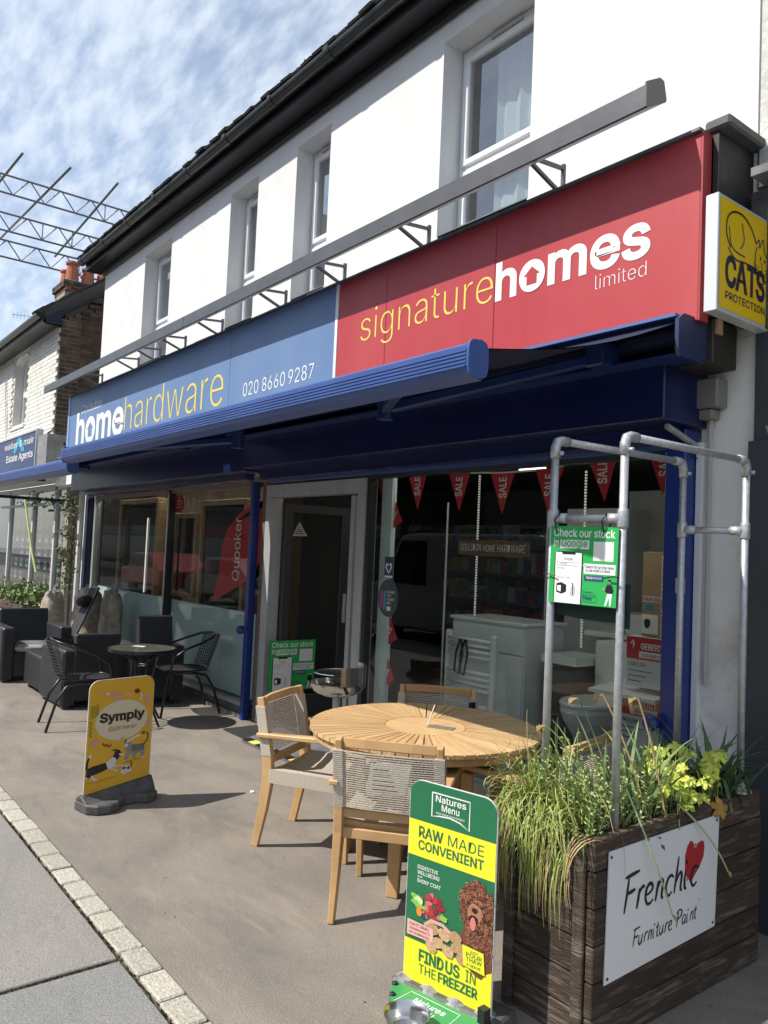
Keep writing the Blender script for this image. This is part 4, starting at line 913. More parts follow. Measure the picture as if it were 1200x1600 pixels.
# ground floor of the neighbour: estate agent
ea = thing('agent_shopfront', 'glazed estate agent shopfront with property cards to the left of the hardware shop', 'shopfront', (-13, 3.8, 0))
MB().box(-30, -11.37, 3.86, 3.95, 0, .42).build('stall_riser', m_render_dirty, ea)
for x in (-15.35, -13.92, -12.6, -11.42, -17.1, -18.9): MB().box(x-.045, x+.045, 3.80, 3.88, .42, 2.42).build('mullion', mat('frame_white', (.55, .55, .53), .5), ea)
MB().box(-30, -11.37, 3.84, 3.847, .42, 2.36).build('pane', m_glassF, ea)
MB().box(-30, -11.37, 3.80, 3.90, 2.36, 2.45).build('window_head', mat('frame_white', (.55, .55, .53), .5), ea)
MB().box(-12.9, -11.37, 3.5, 3.86, 2.36, 2.62).build('lintel', m_render_dirty, ea)
MB().box(-30, -11.37, 6.2, 6.3, 0, 2.5).build('back_wall', mat('agent_wall', (.14, .14, .13), .8), ea)
MB().box(-30, -11.37, 3.96, 6.2, 0, .03).build('floor', m_intfloor, ea)
MB().box(-30, -11.37, 3.96, 6.2, 2.46, 2.5).build('ceiling', m_interior, ea)
MB().box(-30, nx, 3.30, 3.41, 2.47, 2.60).build('lower_fascia', m_wbrick, ea)
rg = random.Random(13); card = MB(); card.use(mat('card_white', (.55, .55, .52), .5)).box(-.10, .10, 0, .004, -.075, .075); card.use(mat('card_photo', (.12, .15, .18), .5)).box(-.085, .085, -.003, -.0005, -.02, .06)
cdm = proto(card, 'property_card')
for i in range(15):
    for j in range(6):
        if rg.random() < .12: continue
        inst('property_card', cdm, ea, (-17.7+i*.42+rg.uniform(-.01, .01), 4.02, .78+j*.25))
tc_ = mat('teal_banner', (.05, .16, .22), .6); MB().box(-14.9, -12.7, 4.0, 4.01, 2.2, 2.34).build('banner', tc_, ea)
es = thing('estate_agent_sign', 'dark blue sign reading walter & mair Estate Agents cut by the left edge', 'sign', (-13.1, 3.25, 2.7))
MB().box(-17, -13.06, 3.22, 3.30, 2.66, 3.22).build('sign_panel', mat('agent_navy', (.012, .03, .13), .35), es)
q = MB(); q.box(-17.02, -13.04, 3.205, 3.31, 3.222, 3.25); q.box(-13.058, -13.03, 3.205, 3.31, 2.66, 3.221); q.build('sign_trim', mat('trim_silver', (.6, .6, .6), .4, .3), es)
P = Pl((0, 3.218, 0), (1, 0, 0), (0, 0, 1)); q = MB(); q.use(mat('agent_cyan', (.03, .35, .55), .5)).poly(P, [(-14.55, 2.98), (-14.25, 3.20), (-14.05, 3.20), (-13.75, 2.95), (-13.95, 2.95), (-14.15, 3.10), (-14.35, 2.95)], .001)
q.use(m_white).text(P, 'walter & mair', -13.20, 3.045, 1.95, 'x', .08, .004, al='r', c=.003); q.text(P, 'Estate Agents', -13.22, 2.82, 1.75, 'x', .085, .01, al='r', c=.003); q.build('lettering', None, es)
MB().box(-12.98, -12.45, 3.22, 3.50, 2.62, 3.12).build('sign_return', mat('return_grey', (.28, .29, .29), .6, c2=(.2, .2, .2), ns=5), es)
q = MB(); q.tube([(-13.1, 3.36, 3.17), (-12.7, 3.34, 3.2), (-12.5, 3.42, 3.05), (-12.3, 3.6, 2.85), (-12.0, 3.7, 2.7)], .014, 5); tag(q.build('loose_cable', m_black), 'loose black cable sagging down the brick flank above the estate agent sign', 'cable')
# vine frame
vf = thing('vine_frame', 'black metal frame with ivy climbing it beside the beige pillar', 'frame', (-11.6, 3.4, 0))
for y in (3.42, 2.0): q = MB(); q.box(-11.615, -11.585, y, y+.03, 0, 2.08); q.build('post', m_blkmetal, vf)
q = MB(); q.box(-11.62, -11.58, 1.2, 3.46, 2.06, 2.10); q.build('rail', m_blkmetal, vf)
q = MB(); q.box(-16, -11.62, 3.40, 3.44, 2.05, 2.09); q.build('rail', m_blkmetal, vf)
q = MB(); q.tube([(-13.9, 3.3, 2.2), (-13.2, 3.3, 1.3), (-12.9, 3.3, 1.0)], .018, 6); q.build('brace', mat('yellow_green', (.35, .36, .10), .6), vf)
m_leafd = mat('ivy_leaf', (.055, .085, .022), .55, c2=(.10, .13, .035), ns=30, rnd=0)
def leafcloud(mb, pts, rr, n, s0, s1, rgx):
    for i in range(n):
        c = V(rgx.choice(pts)) + V((rgx.gauss(0, rr), rgx.gauss(0, rr), rgx.gauss(0, rr))); d = V((rgx.uniform(-1, 1), rgx.uniform(-1, .3), rgx.uniform(-.4, 1))).normalized()
        e = d.orthogonal().normalized(); e2 = d.cross(e); s_ = rgx.uniform(s0, s1); a = rgx.uniform(0, 6.28); e, e2 = e*math.cos(a)+e2*math.sin(a), e2*math.cos(a)-e*math.sin(a)
        mb.add([c-e*s_, c+e2*s_*.55+d*s_*.15, c+e*s_*1.1, c-e2*s_*.55+d*s_*.15], [(0, 1, 2, 3)])
rg = random.Random(31); q = MB(); pts = [(-11.6+rg.uniform(-.12, .12), 3.40+rg.uniform(-.1, .05), .85+1.25*rg.random()) for _ in range(30)]+[(-11.6, 1.4+2*rg.random(), 2.1) for _ in range(16)]+[(-12+-3*rg.random(), 3.42, 2.1) for _ in range(12)]
leafcloud(q, pts, .05, 520, .02, .042, rg); iv = q.build('leaves', m_leafd, None, kind='stuff'); 
iv2 = thing('ivy', 'ivy trailing down the black frame and along its top rail', 'climbing plant', (-11.6, 3.4, 1)); iv.parent = iv2; iv.location = -V(iv2.location)
q = MB()
for k in range(7):
    p = [(-11.6+rg.uniform(-.04, .04), 3.40+rg.uniform(-.05, .05), .7+.24*j) for j in range(7)]; q.tube(p, .004, 4)
q.build('stem', mat('bark_dry', (.16, .12, .07), .9), iv2)
# trough with shrubs
tg = thing('planter_trough', 'dark timber trough in front of the estate agent at the left edge', 'planter', (-13.0, 3.2, 0))
for k in range(4): MB().box(-17, -12.55, 3.05, 3.08, .02+.125*k, .135+.125*k).build('board', m_plank, tg)
MB().box(-12.58, -12.55, 3.083, 3.5, .02, .51).build('end_board', m_plank, tg); MB().box(-17, -12.6, 3.09, 3.48, .4, .46).build('soil', m_soil, tg)
for nm, x0, x1, col_, n_, lb in (('leafy_shrub', -13.9, -12.6, mat('shrub_leaf', (.07, .13, .025), .5, c2=(.18, .24, .06), ns=12), 700, 'bushy green shrub at the right end of the dark timber trough'), ('strappy_plant', -16.5, -14.0, mat('strap_leaf', (.12, .17, .04), .5, c2=(.24, .28, .09), ns=12), 260, 'yellow green strappy plant at the left part of the timber trough')):
    t = thing(nm, lb, 'plant', ((x0+x1)/2, 3.28, .45)); q = MB()
    if nm == 'leafy_shrub': leafcloud(q, [(rg.uniform(x0, x1), rg.uniform(3.1, 3.5), rg.uniform(.5, .74)) for _ in range(30)], .07, n_, .02, .05, rg)
    else:
        for i in range(n_): x = rg.uniform(x0, x1); q.blade((x, rg.uniform(3.1, 3.45), .46), (rg.gauss(0, .4), rg.gauss(-.1, .35), 1), rg.uniform(.2, .42), .018, rg.uniform(.6, 1.6), 4)
    q.build('foliage', col_, t, kind='stuff')

# ================================================================ the street opposite (seen in the window reflections)
ob = [(-58, -46, 8.6, 'dark brick', (.10, .06, .05)), (-46, -34, 7.9, 'grey', (.16, .15, .14)), (-34, -26, 7.5, 'cream', (0.303, 0.275, 0.231)), (-26, -19, 8.5, 'red brick', (0.143, 0.061, 0.044)), (-19, -11, 7.8, 'pale', (0.231, 0.22, 0.198)), (-11, -3, 8.4, 'brown brick', (0.11, 0.066, 0.05)), (-3, 6, 7.6, 'white', (0.33, 0.33, 0.314))]
for i, (x0, x1, h, nm, c_) in enumerate(ob):
    t = thing('terrace_building', nm+' terrace building with a shopfront across the street', 'building', ((x0+x1)/2, -12, 0)); 
    MB().box(x0, x1-.02, -20, -12.1, 0, h).build('wall', mat('opp_%d' % i, c_, .9, c2=tuple(.7*k for k in c_), ns=2), t)
    q = MB(); q.add([(x0, -12.0, h), (x1-.02, -12.0, h), (x1-.02, -16, h+2.6), (x0, -16, h+2.6)], [(0, 1, 2, 3)]); q.build('roof', m_slate, t)
    MB().box(x0+.2, x1-.2, -12.09, -12.0, 2.0, 2.62).build('shop_fascia', mat('opp_fascia_%d' % i, [(.1, .1, .1), (.2, .05, .05), (.25, .25, .25), (.04, .05, .15), (.4, .4, .38), (.35, .35, .33), (.2, .04, .04)][i], .5), t)
    MB().box(x0+.3, x1-.3, -12.09, -12.05, .3, 1.95).build('shop_window', mat('opp_glass', (.03, .035, .04), .15), t)
    for k in range(3):
        x = x0+1.2+k*(x1-x0-2.4)/2
        wv = MB().box(x-.5, x+.5, -12.09, -12.05, 4.0, 5.6).build('window', m_upvc, t); MB().box(x-.42, x+.42, -12.04, -12.03, 4.08, 5.52).build('pane', mat('opp_glass', (.03, .035, .04), .15), wv)
PO = Pl((0, -11.99, 0), (-1, 0, 0), (0, 0, 1))
osn = thing('shop_sign', 'pale sign across the street reading COPY PRINT DESIGN, seen mirrored in the glass', 'sign', (-17, -12, 2.2)); q = MB(); q.use(mat('opp_sign_a', (.5, .5, .48), .5)).rect(PO, 14.0, 2.12, 20.5, 2.62, 0); q.use(m_black).text(PO, 'COPY \u00b7 PRINT \u00b7 DESIGN', 14.6, 2.22, 5.4, 'H', .28, .02, c=.01); q.build('sign_face', None, osn)
osn = thing('shop_sign', 'grey sign across the street reading Shoe Repairs Key Cutting, seen mirrored in the glass', 'sign', (-23, -12, 2.2)); q = MB(); q.use(mat('opp_sign_b', (.4, .42, .44), .5)).rect(PO, 20.7, 2.12, 25.4, 2.62, 0); q.use(m_black).text(PO, 'Shoe Repairs / Key Cutting', 21.0, 2.26, 4.0, 'H', .19, .01, c=.01); q.build('sign_face', None, osn)
def tree_far(x, y, h, lab):
    t = thing('street_tree', lab, 'tree', (x, y, 0)); q = MB(); q.tube([(x, y, 0), (x+.1, y, h*.4), (x, y+.2, h*.7)], .15, 8, radii=[.2, .14, .05])
    for k in range(7): a = k*.9; q.tube([(x, y, h*(.35+.05*k)), (x+math.cos(a)*.8, y+math.sin(a)*.8, h*(.55+.05*k)), (x+math.cos(a)*1.5, y+math.sin(a)*1.4, h*(.68+.05*k))], .05, 5, radii=[.07, .04, .015])
    q.build('trunk', mat('bark', (.10, .08, .06), .9), t); q = MB(); rgt = random.Random(int(x*7)); pts = [(x+rgt.gauss(0, .9), y+rgt.gauss(0, .8), h*.72+rgt.gauss(0, h*.14)) for _ in range(26)]
    leafcloud(q, pts, .35, 2200, .06, .15, rgt); q.build('crown', mat('tree_leaf', (.06, .10, .025), .6, c2=(.11, .16, .04), ns=3), t, kind='stuff')
tree_far(-30, -10.6, 6, 'young street tree on the far pavement by the cream terrace'); tree_far(-39, -10.4, 7, 'tall street tree on the far pavement by the grey terrace'); tree_far(-48, -10.4, 7.5, 'broad street tree on the far pavement by the dark brick terrace'); tree_far(-21.5, -10.6, 6, 'street tree on the far pavement by the red brick terrace'); tree_far(-12.5, -10.6, 5.5, 'young street tree on the far pavement by the pale terrace')
# vehicles parked at our kerb, seen only as reflections
def car(x, y, rz, col_, label, L=3.9, W=1.62, H=1.32, van=False):
    t = thing('parked_van' if van else 'parked_car', label, 'van' if van else 'car', (x, y, 0)); t.location = (0, 0, 0)
    hL = L/2
    side = [(-hL, .28), (-hL, .62), (-hL+.1, .78), (-hL*.62, .84), (-hL*.30, H), (hL*.45, H+.02), (hL*.85, .86), (hL, .80), (hL, .28)] if not van else [(-hL, .25), (-hL, .85), (-hL+.08, 1.0), (-hL*.66, 1.12), (-hL*.44, H-.05), (-hL*.3, H), (hL-.08, H), (hL, H-.1), (hL, .25)]
    q = MB(); q.prism(Pl((0, W/2, 0), (1, 0, 0), (0, 0, 1)), side, 0, W); q.build('body', mat('paint_'+label[:5], col_, .25, coat=.6), t, bevel=.07, seg=3)
    gm = mat('car_glass', (.015, .02, .022), .06)
    if not van: sw = [(-hL*.52, .86), (-hL*.27, H-.06), (hL*.42, H-.05), (hL*.74, .87)]
    else: sw = [(-hL*.60, 1.10), (-hL*.42, H-.14), (-hL*.12, H-.14), (-hL*.12, 1.08)]
    for s_ in (-1, 1):
        q = MB(); q.prism(Pl((0, s_*(W/2)+.001, 0), (1, 0, 0), (0, 0, 1)), sw, -.006, .006); q.build('side_window', gm, t)
        for xx in (-hL*.62, hL*.62):
            q = MB(); q.lathe((0, 0, 0), [(.30, 0), (.30, .17), (.20, .18)], 20, Pl((xx, s_*(W/2-.16), .30), (1, 0, 0), (0, 0, s_))); wh = q.build('wheel', mat('tyre', (.02, .02, .02), .8), t)
            q = MB(); q.lathe((0, 0, 0), [(.19, .175), (.17, .185), (.03, .19)], 16, Pl((xx, s_*(W/2-.16), .30), (1, 0, 0), (0, 0, s_))); q.build('rim', m_alu, wh)
    a, b = (side[3], side[4]); q = MB(); q.add([(a[0]-.01, -W/2+.1, a[1]+.03), (a[0]-.01, W/2-.1, a[1]+.03), (b[0]-.02, W/2-.16, b[1]-.05), (b[0]-.02, -W/2+.16, b[1]-.05), (a[0]+.03, -W/2+.1, a[1]+.03), (a[0]+.03, W/2-.1, a[1]+.03), (b[0]+.02, W/2-.16, b[1]-.05), (b[0]+.02, -W/2+.16, b[1]-.05)], [(0, 1, 2, 3), (7, 6, 5, 4), (0, 4, 5, 1), (2, 6, 7, 3)]); q.build('windscreen', gm, t)
    for s_ in (-1, 1):
        q = MB(); q.box(-hL-.01, -hL+.1, s_*W*.34-.14, s_*W*.34+.14, .58, .72); q.build('headlight', m_ceram, t, bevel=.03)
    t.location = V((x, y, -.115))*S; t.rotation_euler = (0, 0, rz); return t
car(-25.0, -3.3, .05, (.38, .012, .02), 'small red hatchback parked at the kerb, seen in the left window')
car(-10.6, -3.4, 0, (.36, .37, .38), 'white panel van parked at the kerb, seen in the right window', L=4.9, W=1.8, H=2.05, van=True)
car(-19.5, -3.3, .0, (.12, .13, .14), 'dark grey hatchback parked at the kerb between the red car and the van')
# ================================================================ round wooden table
TX, TY, TZ, TR = -3.0, 2.665, .69, .578
tb = thing('round_table', 'round slatted wooden garden table with four rope chairs around it', 'table', (TX, TY, 0))
NS = 60; r0_, r1_ = .205, TR; a_ = math.pi/NS
q = MB(); g_ = .0032
w0, w1 = r0_*math.sin(a_)-g_, r1_*math.sin(a_)-g_
q.add([(r0_, -w0, -.018), (r0_, w0, -.018), (r1_, -w1, -.018), (r1_, w1, -.018), (r0_, -w0, 0), (r0_, w0, 0), (r1_, -w1, 0), (r1_, w1, 0)],
      [(0, 1, 3, 2), (4, 6, 7, 5), (0, 4, 5, 1), (2, 3, 7, 6), (0, 2, 6, 4), (1, 5, 7, 3)])
slm = proto(q, 'slat', m_slat)
for k in range(NS): inst('slat', slm, tb, (TX, TY, TZ), rz=2*math.pi*k/NS+.05)
q = MB(); q.lathe((TX, TY, TZ-.022), [(r0_-.004, 0), (r0_-.004, .021), (.002, .0215)], 48)
q.build('centre_disc', m_slat, tb)
q = MB(); q.lathe((TX, TY, TZ-.055), [(TR-.045, 0), (TR-.018, 0), (TR-.018, .034), (TR-.045, .034), (TR-.045, 0)], 60); q.build('rim_apron', m_wood, tb)
q = MB(); q.lathe((TX, TY, TZ-.055), [(r0_-.03, 0), (r0_+.02, 0), (r0_+.02, .033), (r0_-.03, .033), (r0_-.03, 0)], 40); q.build('inner_ring', m_wood, tb)
q = MB(); P = Pl((TX+.04, TY+.035, TZ), (.86, .5, 0), (-.5, .86, 0)); q.prism(P, [(-.035, -.045), (.10, -.045), (.10, .015), (-.035, .015)], 0, .003); q.build('name_plate', mat('plate_grey', (.30, .27, .22), .4, .3), tb)
for k in range(4):
    a = .55+k*math.pi/2; c_, s_ = math.cos(a), math.sin(a)
    q = MB(); q.bar((TX+c_*.36, TY+s_*.36, TZ-.06), (TX+c_*.40, TY+s_*.40, 0), .075, .04, (c_, s_, 0), .055, .035)
    q.build('leg', m_wood, tb, bevel=.004)
    q = MB(); q.bar((TX+c_*.17, TY+s_*.17, TZ-.04), (TX+c_*.53, TY+s_*.53, TZ-.04), .04, .035); q.build('support_beam', m_wood, tb)
q = MB(); q.bar((TX-.33, TY-.2, .2), (TX+.33, TY+.2, .2), .035, .035); q.bar((TX-.2, TY+.33, .2), (TX+.2, TY-.33, .2), .035, .035); q.build('stretcher', m_wood, tb)
wr = MB(); wr.tube([(TX-.005, TY+.02, TZ+.003), (TX+.01, TY+.05, TZ+.10)], .0035, 5)
tag(wr.build('thin_rod', m_ceram), 'thin white stick standing up from the centre of the wooden table', 'stick')

# ---------------------------------------------------------------- rope chair
def make_chair():
    t = thing('rope_chair', None, 'chair'); hw = .215
    def post(s):
        q = MB(); q.path([(s*(hw+.0), -.265, 0), (s*hw, -.225, .2), (s*hw, -.205, .36), (s*hw, -.212, .46), (s*hw, -.245, .64), (s*hw, -.27, .765)], .034, .05, (1, 0, 0), [.75, .95, 1.15, 1.1, .9, .8])
        return q
    for s in (-1, 1):
        post(s).build('rear_leg', m_wood, t, bevel=.003)
        q = MB(); q.path([(s*hw*1.02, .24, 0), (s*hw*1.05, .235, .3), (s*hw*1.08, .225, .56)], .036, .05, (1, 0, 0), [.7, .95, 1.05]); q.build('front_leg', m_wood, t, bevel=.003)
        q = MB(); x = s*(hw+.018); q.path([(x, -.27, .575), (x, -.1, .580), (x, .1, .588), (x, .28, .592)], .052, .026, (1, 0, 0), [.85, .9, 1.05, .95]); q.build('armrest', m_wood, t, bevel=.005)
        q = MB(); q.box(s*hw-.016, s*hw+.016, -.20, .22, .345, .40); q.build('side_rail', m_rope, t, bevel=.008)
        q = MB()   # rope turns round the back posts
        for k in range(30):
            z = .475+k*.0083; y = -.212-(z-.46)*.20
            q.box(s*hw-.021, s*hw+.021, y-.027, y+.027, z-.0034, z+.0034)
        q.build('rope_binding', m_rope, t, kind='stuff')
        q = MB()
        for k in range(50):
            y = -.19+.4*k/49; q.box(s*hw-.020, s*hw+.020, y-.0034, y+.0034, .338, .407)
        q.build('rope_binding', m_rope, t, kind='stuff')
    q = MB(); q.path([(-hw+.018, -.262, .745), (-.1, -.275, .748), (.1, -.275, .748), (hw-.018, -.262, .745)], .042, .022, (0, .2, 1)); q.build('top_rail', m_wood, t, bevel=.004)
    q = MB(); q.box(-hw+.017, hw-.017, -.222, -.198, .425, .462); q.build('back_rail', m_wood, t, bevel=.003)
    q = MB(); q.box(-hw+.017, hw-.017, -.215, -.19, .335, .378); q.build('seat_rail', m_wood, t, bevel=.003)
    q = MB(); q.box(-hw+.017, hw-.017, .205, .232, .335, .385); q.build('seat_rail', m_wood, t, bevel=.003)
    q = MB(); q.path([(-hw+.0, -.175, .395), (-.1, -.175, .385), (.1, -.175, .385), (hw-.0, -.175, .395)], .026, .026, (0, 1, 0)); q.build('seat_back_rail', m_wood, t, bevel=.003)
    q = MB()
    for k in range(26):
        z = .475+k*.0096; y = -.212-(z-.46)*.20
        for yy, zz_ in ((y-.02, z),):
            q.path([(-hw+.01, yy, zz_), (-.1, yy-.006, zz_-.002), (.1, yy-.006, zz_-.002), (hw-.01, yy, zz_)], .0046, .0050, (0, 1, 0))
    q.build('back_rope', m_rope, t, kind='stuff')
    q = MB()
    for k in range(46):
        y = -.16+.36*k/45
        q.path([(-hw+.01, y, .404), (-.1, y, .388), (0, y, .384), (.1, y, .388), (hw-.01, y, .404)], .0058, .005, (0, 1, 0))
    q.build('seat_rope', m_rope, t, kind='stuff')
    return t
chairs = [((-2.57, 2.09), (-.64, .77), 'rope backed wooden armchair nearest the camera, behind the green dog food sign'),
          ((-3.76, 2.28), (.853, .522), 'rope backed wooden armchair to the left of the round table, facing right'),
          ((-3.50, 3.20), (.64, -.77), 'rope backed wooden armchair behind the round table, back against the window'),
          ((-2.19, 2.93), (-.97, -.22), 'rope backed wooden armchair at the right of the table, half hidden by the planter')]
proto_chair = make_chair()
for i, ((x, y), (fx, fy), lb) in enumerate(chairs):
    o = proto_chair if i == 0 else copy_tree(proto_chair)
    n_ = math.hypot(fx, fy); fx /= n_; fy /= n_
    # (x, y) is the middle of the back; the chair faces (fx, fy)
    o.location = V((x+fx*.262, y+fy*.262, 0))*S; o.rotation_euler = (0, 0, math.atan2(-fx, fy)); o['label'] = lb; o['group'] = 'rope chairs around the round table'
    if 'category' not in o: o['category'] = 'chair'
lbq = MB().box(-3.31, -3.295, 3.27, 3.31, .56, .70); tag(lbq.build('swing_tag', m_black), 'black swing tag hanging from the chair behind the table', 'tag')
# newspaper-like product sheet hanging on the seat back of near chair
pg = MB(); P = Pl((-2.73, 2.10, .50), (.77, .64, 0), (.1, -.12, 1)); pg.use(m_white).prism(P, [(0, 0), (.17, .02), (.20, .16), (.02, .15)], 0, .002); pg.use(m_black)
for k in range(5): pg.rect(P, .03, .03+.022*k, .14-.01*k, .038+.022*k, .003)
tag(pg.build('product_leaflet', None), 'crumpled white product leaflet showing through the rope back of the nearest chair', 'leaflet')

# ================================================================ barbecue
bq = thing('barbecue', 'small stainless steel bowl barbecue with grill grate and windshield by the door', 'barbecue', (-4.35, 3.12, 0))
bxx, byy, bz = -4.40, 3.10, .63
q = MB(); q.lathe((bxx, byy, bz), [(.02, -.07), (.09, -.062), (.16, -.03), (.19, .01), (.195, .03), (.188, .03), (.15, -.02), (.02, -.055)], 28); smooth_by_angle(q.build('bowl', m_steel, bq), 50)
q = MB(); q.lathe((bxx, byy, bz-.075), [(.028, 0), (.028, -.43)], 12)
q.build('pedestal', m_alu, bq, smooth=False); q = MB(); q.lathe((bxx, byy, .0), [(.15, 0), (.14, .02), (.03, .04), (.025, .13)], 24); q.build('base', m_blkmetal, bq)
q = MB()
gz_ = bz+.095
q.tube([(bxx+.16*math.cos(k*.2618), byy+.16*math.sin(k*.2618), gz_) for k in range(24)], .004, 5, closed=True)
for k in range(-6, 7): h_ = math.sqrt(max(0, .16**2-(k*.024)**2)); q.tube([(bxx+k*.024, byy-h_, gz_), (bxx+k*.024, byy+h_, gz_)], .0022, 4)
q.build('grill_grate', m_steel, bq)
q = MB(); pr_ = [(.19*math.cos(a), .19*math.sin(a)) for a in [(-.5+.17*k) for k in range(14)]]
vs = [(bxx+x, byy+y, bz+.03) for x, y in pr_]+[(bxx+x, byy+y, bz+.15) for x, y in pr_]; q.add(vs, [(k, k+1, 15+k, 14+k) for k in range(13)]); q.build('windshield', m_steel, bq)
q = MB(); q.tube([(bxx+.17, byy-.05, bz+.0), (bxx+.24, byy-.09, bz+.0)], .012, 8); q.build('handle', m_black, bq)
q = MB(); q.box(bxx-.16, bxx-.06, byy-.1, byy-.02, .1, .46); q.build('ash_box', m_ceram, bq) if False else None

# ================================================================ black furniture
def rib_panel(q, P, w_, h_, n, d=.006, g=.45):
    for k in range(n):
        a = w_*k/n; q.prism(P, [(a, 0), (a+w_/n*(1-g), 0), (a+w_/n*(1-g), h_), (a, h_)], 0, d)
def weave_side(q, P, w_, h_, n):
    for k in range(n):
        b = h_*k/n; q.prism(P, [(0, b), (w_, b), (w_, b+h_/n*.5), (0, b+h_/n*.5)], 0, .008)
def rattan_armchair(name, label, cx, cy, ang, W=.66, D=.62, arm=.53, backh=.72, tilt=.06):
    """faces local +y; origin middle of footprint"""
    t = thing(name, label, 'armchair', group='black plastic rattan lounge set by the left windows')
    aw = .12
    for s in (-1, 1):
        x0, x1 = (W/2-aw, W/2) if s > 0 else (-W/2, -W/2+aw)
        MB().box(x0, x1, -D/2, D/2, .03, arm).build('arm', m_rattan, t, bevel=.012)
        q = MB(); weave_side(q, Pl((x1 if s > 0 else x0, (-D/2 if s > 0 else D/2)+s*.01, .05), (0, s, 0), (0, 0, 1)), D-.02, arm-.07, 24)
        weave_side(q, Pl((x0+.01, D/2, .05), (-1, 0, 0), (0, 0, 1)) if False else Pl((x1-.01, D/2, .05), (-1, 0, 0), (0, 0, 1)), aw-.02, arm-.07, 24)
        weave_side(q, Pl((x0+.01, -D/2, .05), (1, 0, 0), (0, 0, 1)), aw-.02, arm-.07, 24)
        q.build('arm_weave', m_rattan, t, kind='stuff')
    MB().box(-W/2+aw, W/2-aw, -D/2+.05, D/2-.02, .05, .31).build('seat_base', m_rattan, t, bevel=.01)
    q = MB(); P = Pl((-W/2+aw, -D/2-.0, .08), (1, 0, 0), (0, -tilt, 1)); P.n = -P.n if P.n.y > 0 else P.n
    q.add([(-W/2+aw*.75, -D/2, .08), (W/2-aw*.75, -D/2, .08), (W/2-aw*.75, -D/2+.09, .08), (-W/2+aw*.75, -D/2+.09, .08), (-W/2+aw*.75, -D/2-tilt, backh), (W/2-aw*.75, -D/2-tilt, backh), (W/2-aw*.75, -D/2-tilt+.06, backh), (-W/2+aw*.75, -D/2-tilt+.06, backh)],
          [(0, 3, 2, 1), (4, 5, 6, 7), (0, 1, 5, 4), (1, 2, 6, 5), (2, 3, 7, 6), (3, 0, 4, 7)])
    q.build('backrest', m_rattan, t, bevel=.01)
    q = MB(); ww_ = W-aw*1.5-.03; n = 24
    for k in range(n):
        a = -W/2+aw*.75+.015+ww_*k/n; b_ = a+ww_/n*.55
        for (yb_, yt_, dd) in ((-D/2, -D/2-tilt, -.007), (-D/2+.09, -D/2-tilt+.06, .007)):
            q.add([(a, yb_, .10), (b_, yb_, .10), (b_, yt_, backh-.02), (a, yt_, backh-.02), (a, yb_+dd, .10), (b_, yb_+dd, .10), (b_, yt_+dd, backh-.02), (a, yt_+dd, backh-.02)], [(0, 3, 2, 1), (4, 5, 6, 7), (0, 1, 5, 4), (1, 2, 6, 5), (2, 3, 7, 6), (3, 0, 4, 7)])
    q.build('back_slats', m_rattan, t, kind='stuff')
    for sx_ in (-1, 1):
        for sy2 in (-1, 1): MB().box(sx_*(W/2-.05)-.03, sx_*(W/2-.05)+.03, sy2*(D/2-.05)-.03, sy2*(D/2-.05)+.03, 0, .03).build('foot', m_rattan, t)
    t.location = V((cx, cy, 0))*S; t.rotation_euler = (0, 0, ang)
    return t
# faces +x: rotate local +y to +x  => -90 deg ; faces -x => +90 deg
rattan_armchair('lounge_armchair', 'leftmost black rattan armchair with a plastic wrapped cushion on its seat', -9.32, 2.37, -math.pi/2, W=.70, D=.62, arm=.575, backh=.73)
rattan_armchair('lounge_armchair', 'black rattan armchair turned with its slatted back to the camera, in front of the recliner', -7.72, 2.47, math.pi/2+.03, W=.60, D=.64, arm=.535, backh=.68, tilt=.02)
rattan_armchair('lounge_armchair', 'black rattan armchair by the window with its back raised behind the glass table', -7.55, 3.02, math.pi/2-.05, W=.52, D=.60, arm=.56, backh=.84, tilt=-.12)
ot = thing('ottoman', 'black woven footstool box between the two rattan armchairs', 'footstool', (-8.4, 2.47, 0), group='black plastic rattan lounge set by the left windows')
MB().box(-8.74, -8.08, 2.19, 2.78, .05, .375).build('stool_body', m_rattan, ot, bevel=.012)
q = MB(); weave_side(q, Pl((-8.73, 2.19, .06), (1, 0, 0), (0, 0, 1)), .64, .30, 22); weave_side(q, Pl((-8.08, 2.20, .06), (0, 1, 0), (0, 0, 1)), .57, .30, 22); q.build('stool_weave', m_rattan, ot, kind='stuff')
for x in (-8.68, -8.14): MB().box(x-.03, x+.03, 2.22, 2.28, 0, .05).build('foot', m_rattan, ot)
m_film = mat('clear_plastic', (.42, .42, .41), .15, c2=(.15, .15, .15), ns=9, bs=1.0, bn=14)
def crumple(name, parent, c, rx, ry, rz_, m, amp=.12, seed=0, sq=.6):
    rgc = random.Random(seed); q = MB(); nu, nv = 22, 14; vs = []
    from mathutils import noise
    for j in range(nv+1):
        ph = math.pi*j/nv
        for i in range(nu):
            th = 2*math.pi*i/nu; d = V((math.copysign(abs(math.cos(th))**sq, math.cos(th))*math.sin(ph)**.5, math.copysign(abs(math.sin(th))**sq, math.sin(th))*math.sin(ph)**.5, math.copysign(abs(math.cos(ph))**.7, math.cos(ph))))
            k = 1+amp*noise.noise(d*3.1+V((seed*7, 0, 0)))+amp*.6*noise.noise(d*8+V((0, seed*5, 0)))
            vs.append(V(c)+V((d.x*rx*k, d.y*ry*k, d.z*rz_*k)))
    q.add(vs, [(j*nu+i, j*nu+(i+1) % nu, (j+1)*nu+(i+1) % nu, (j+1)*nu+i) for j in range(nv) for i in range(nu)])
    return q.build(name, m, parent, smooth=True)
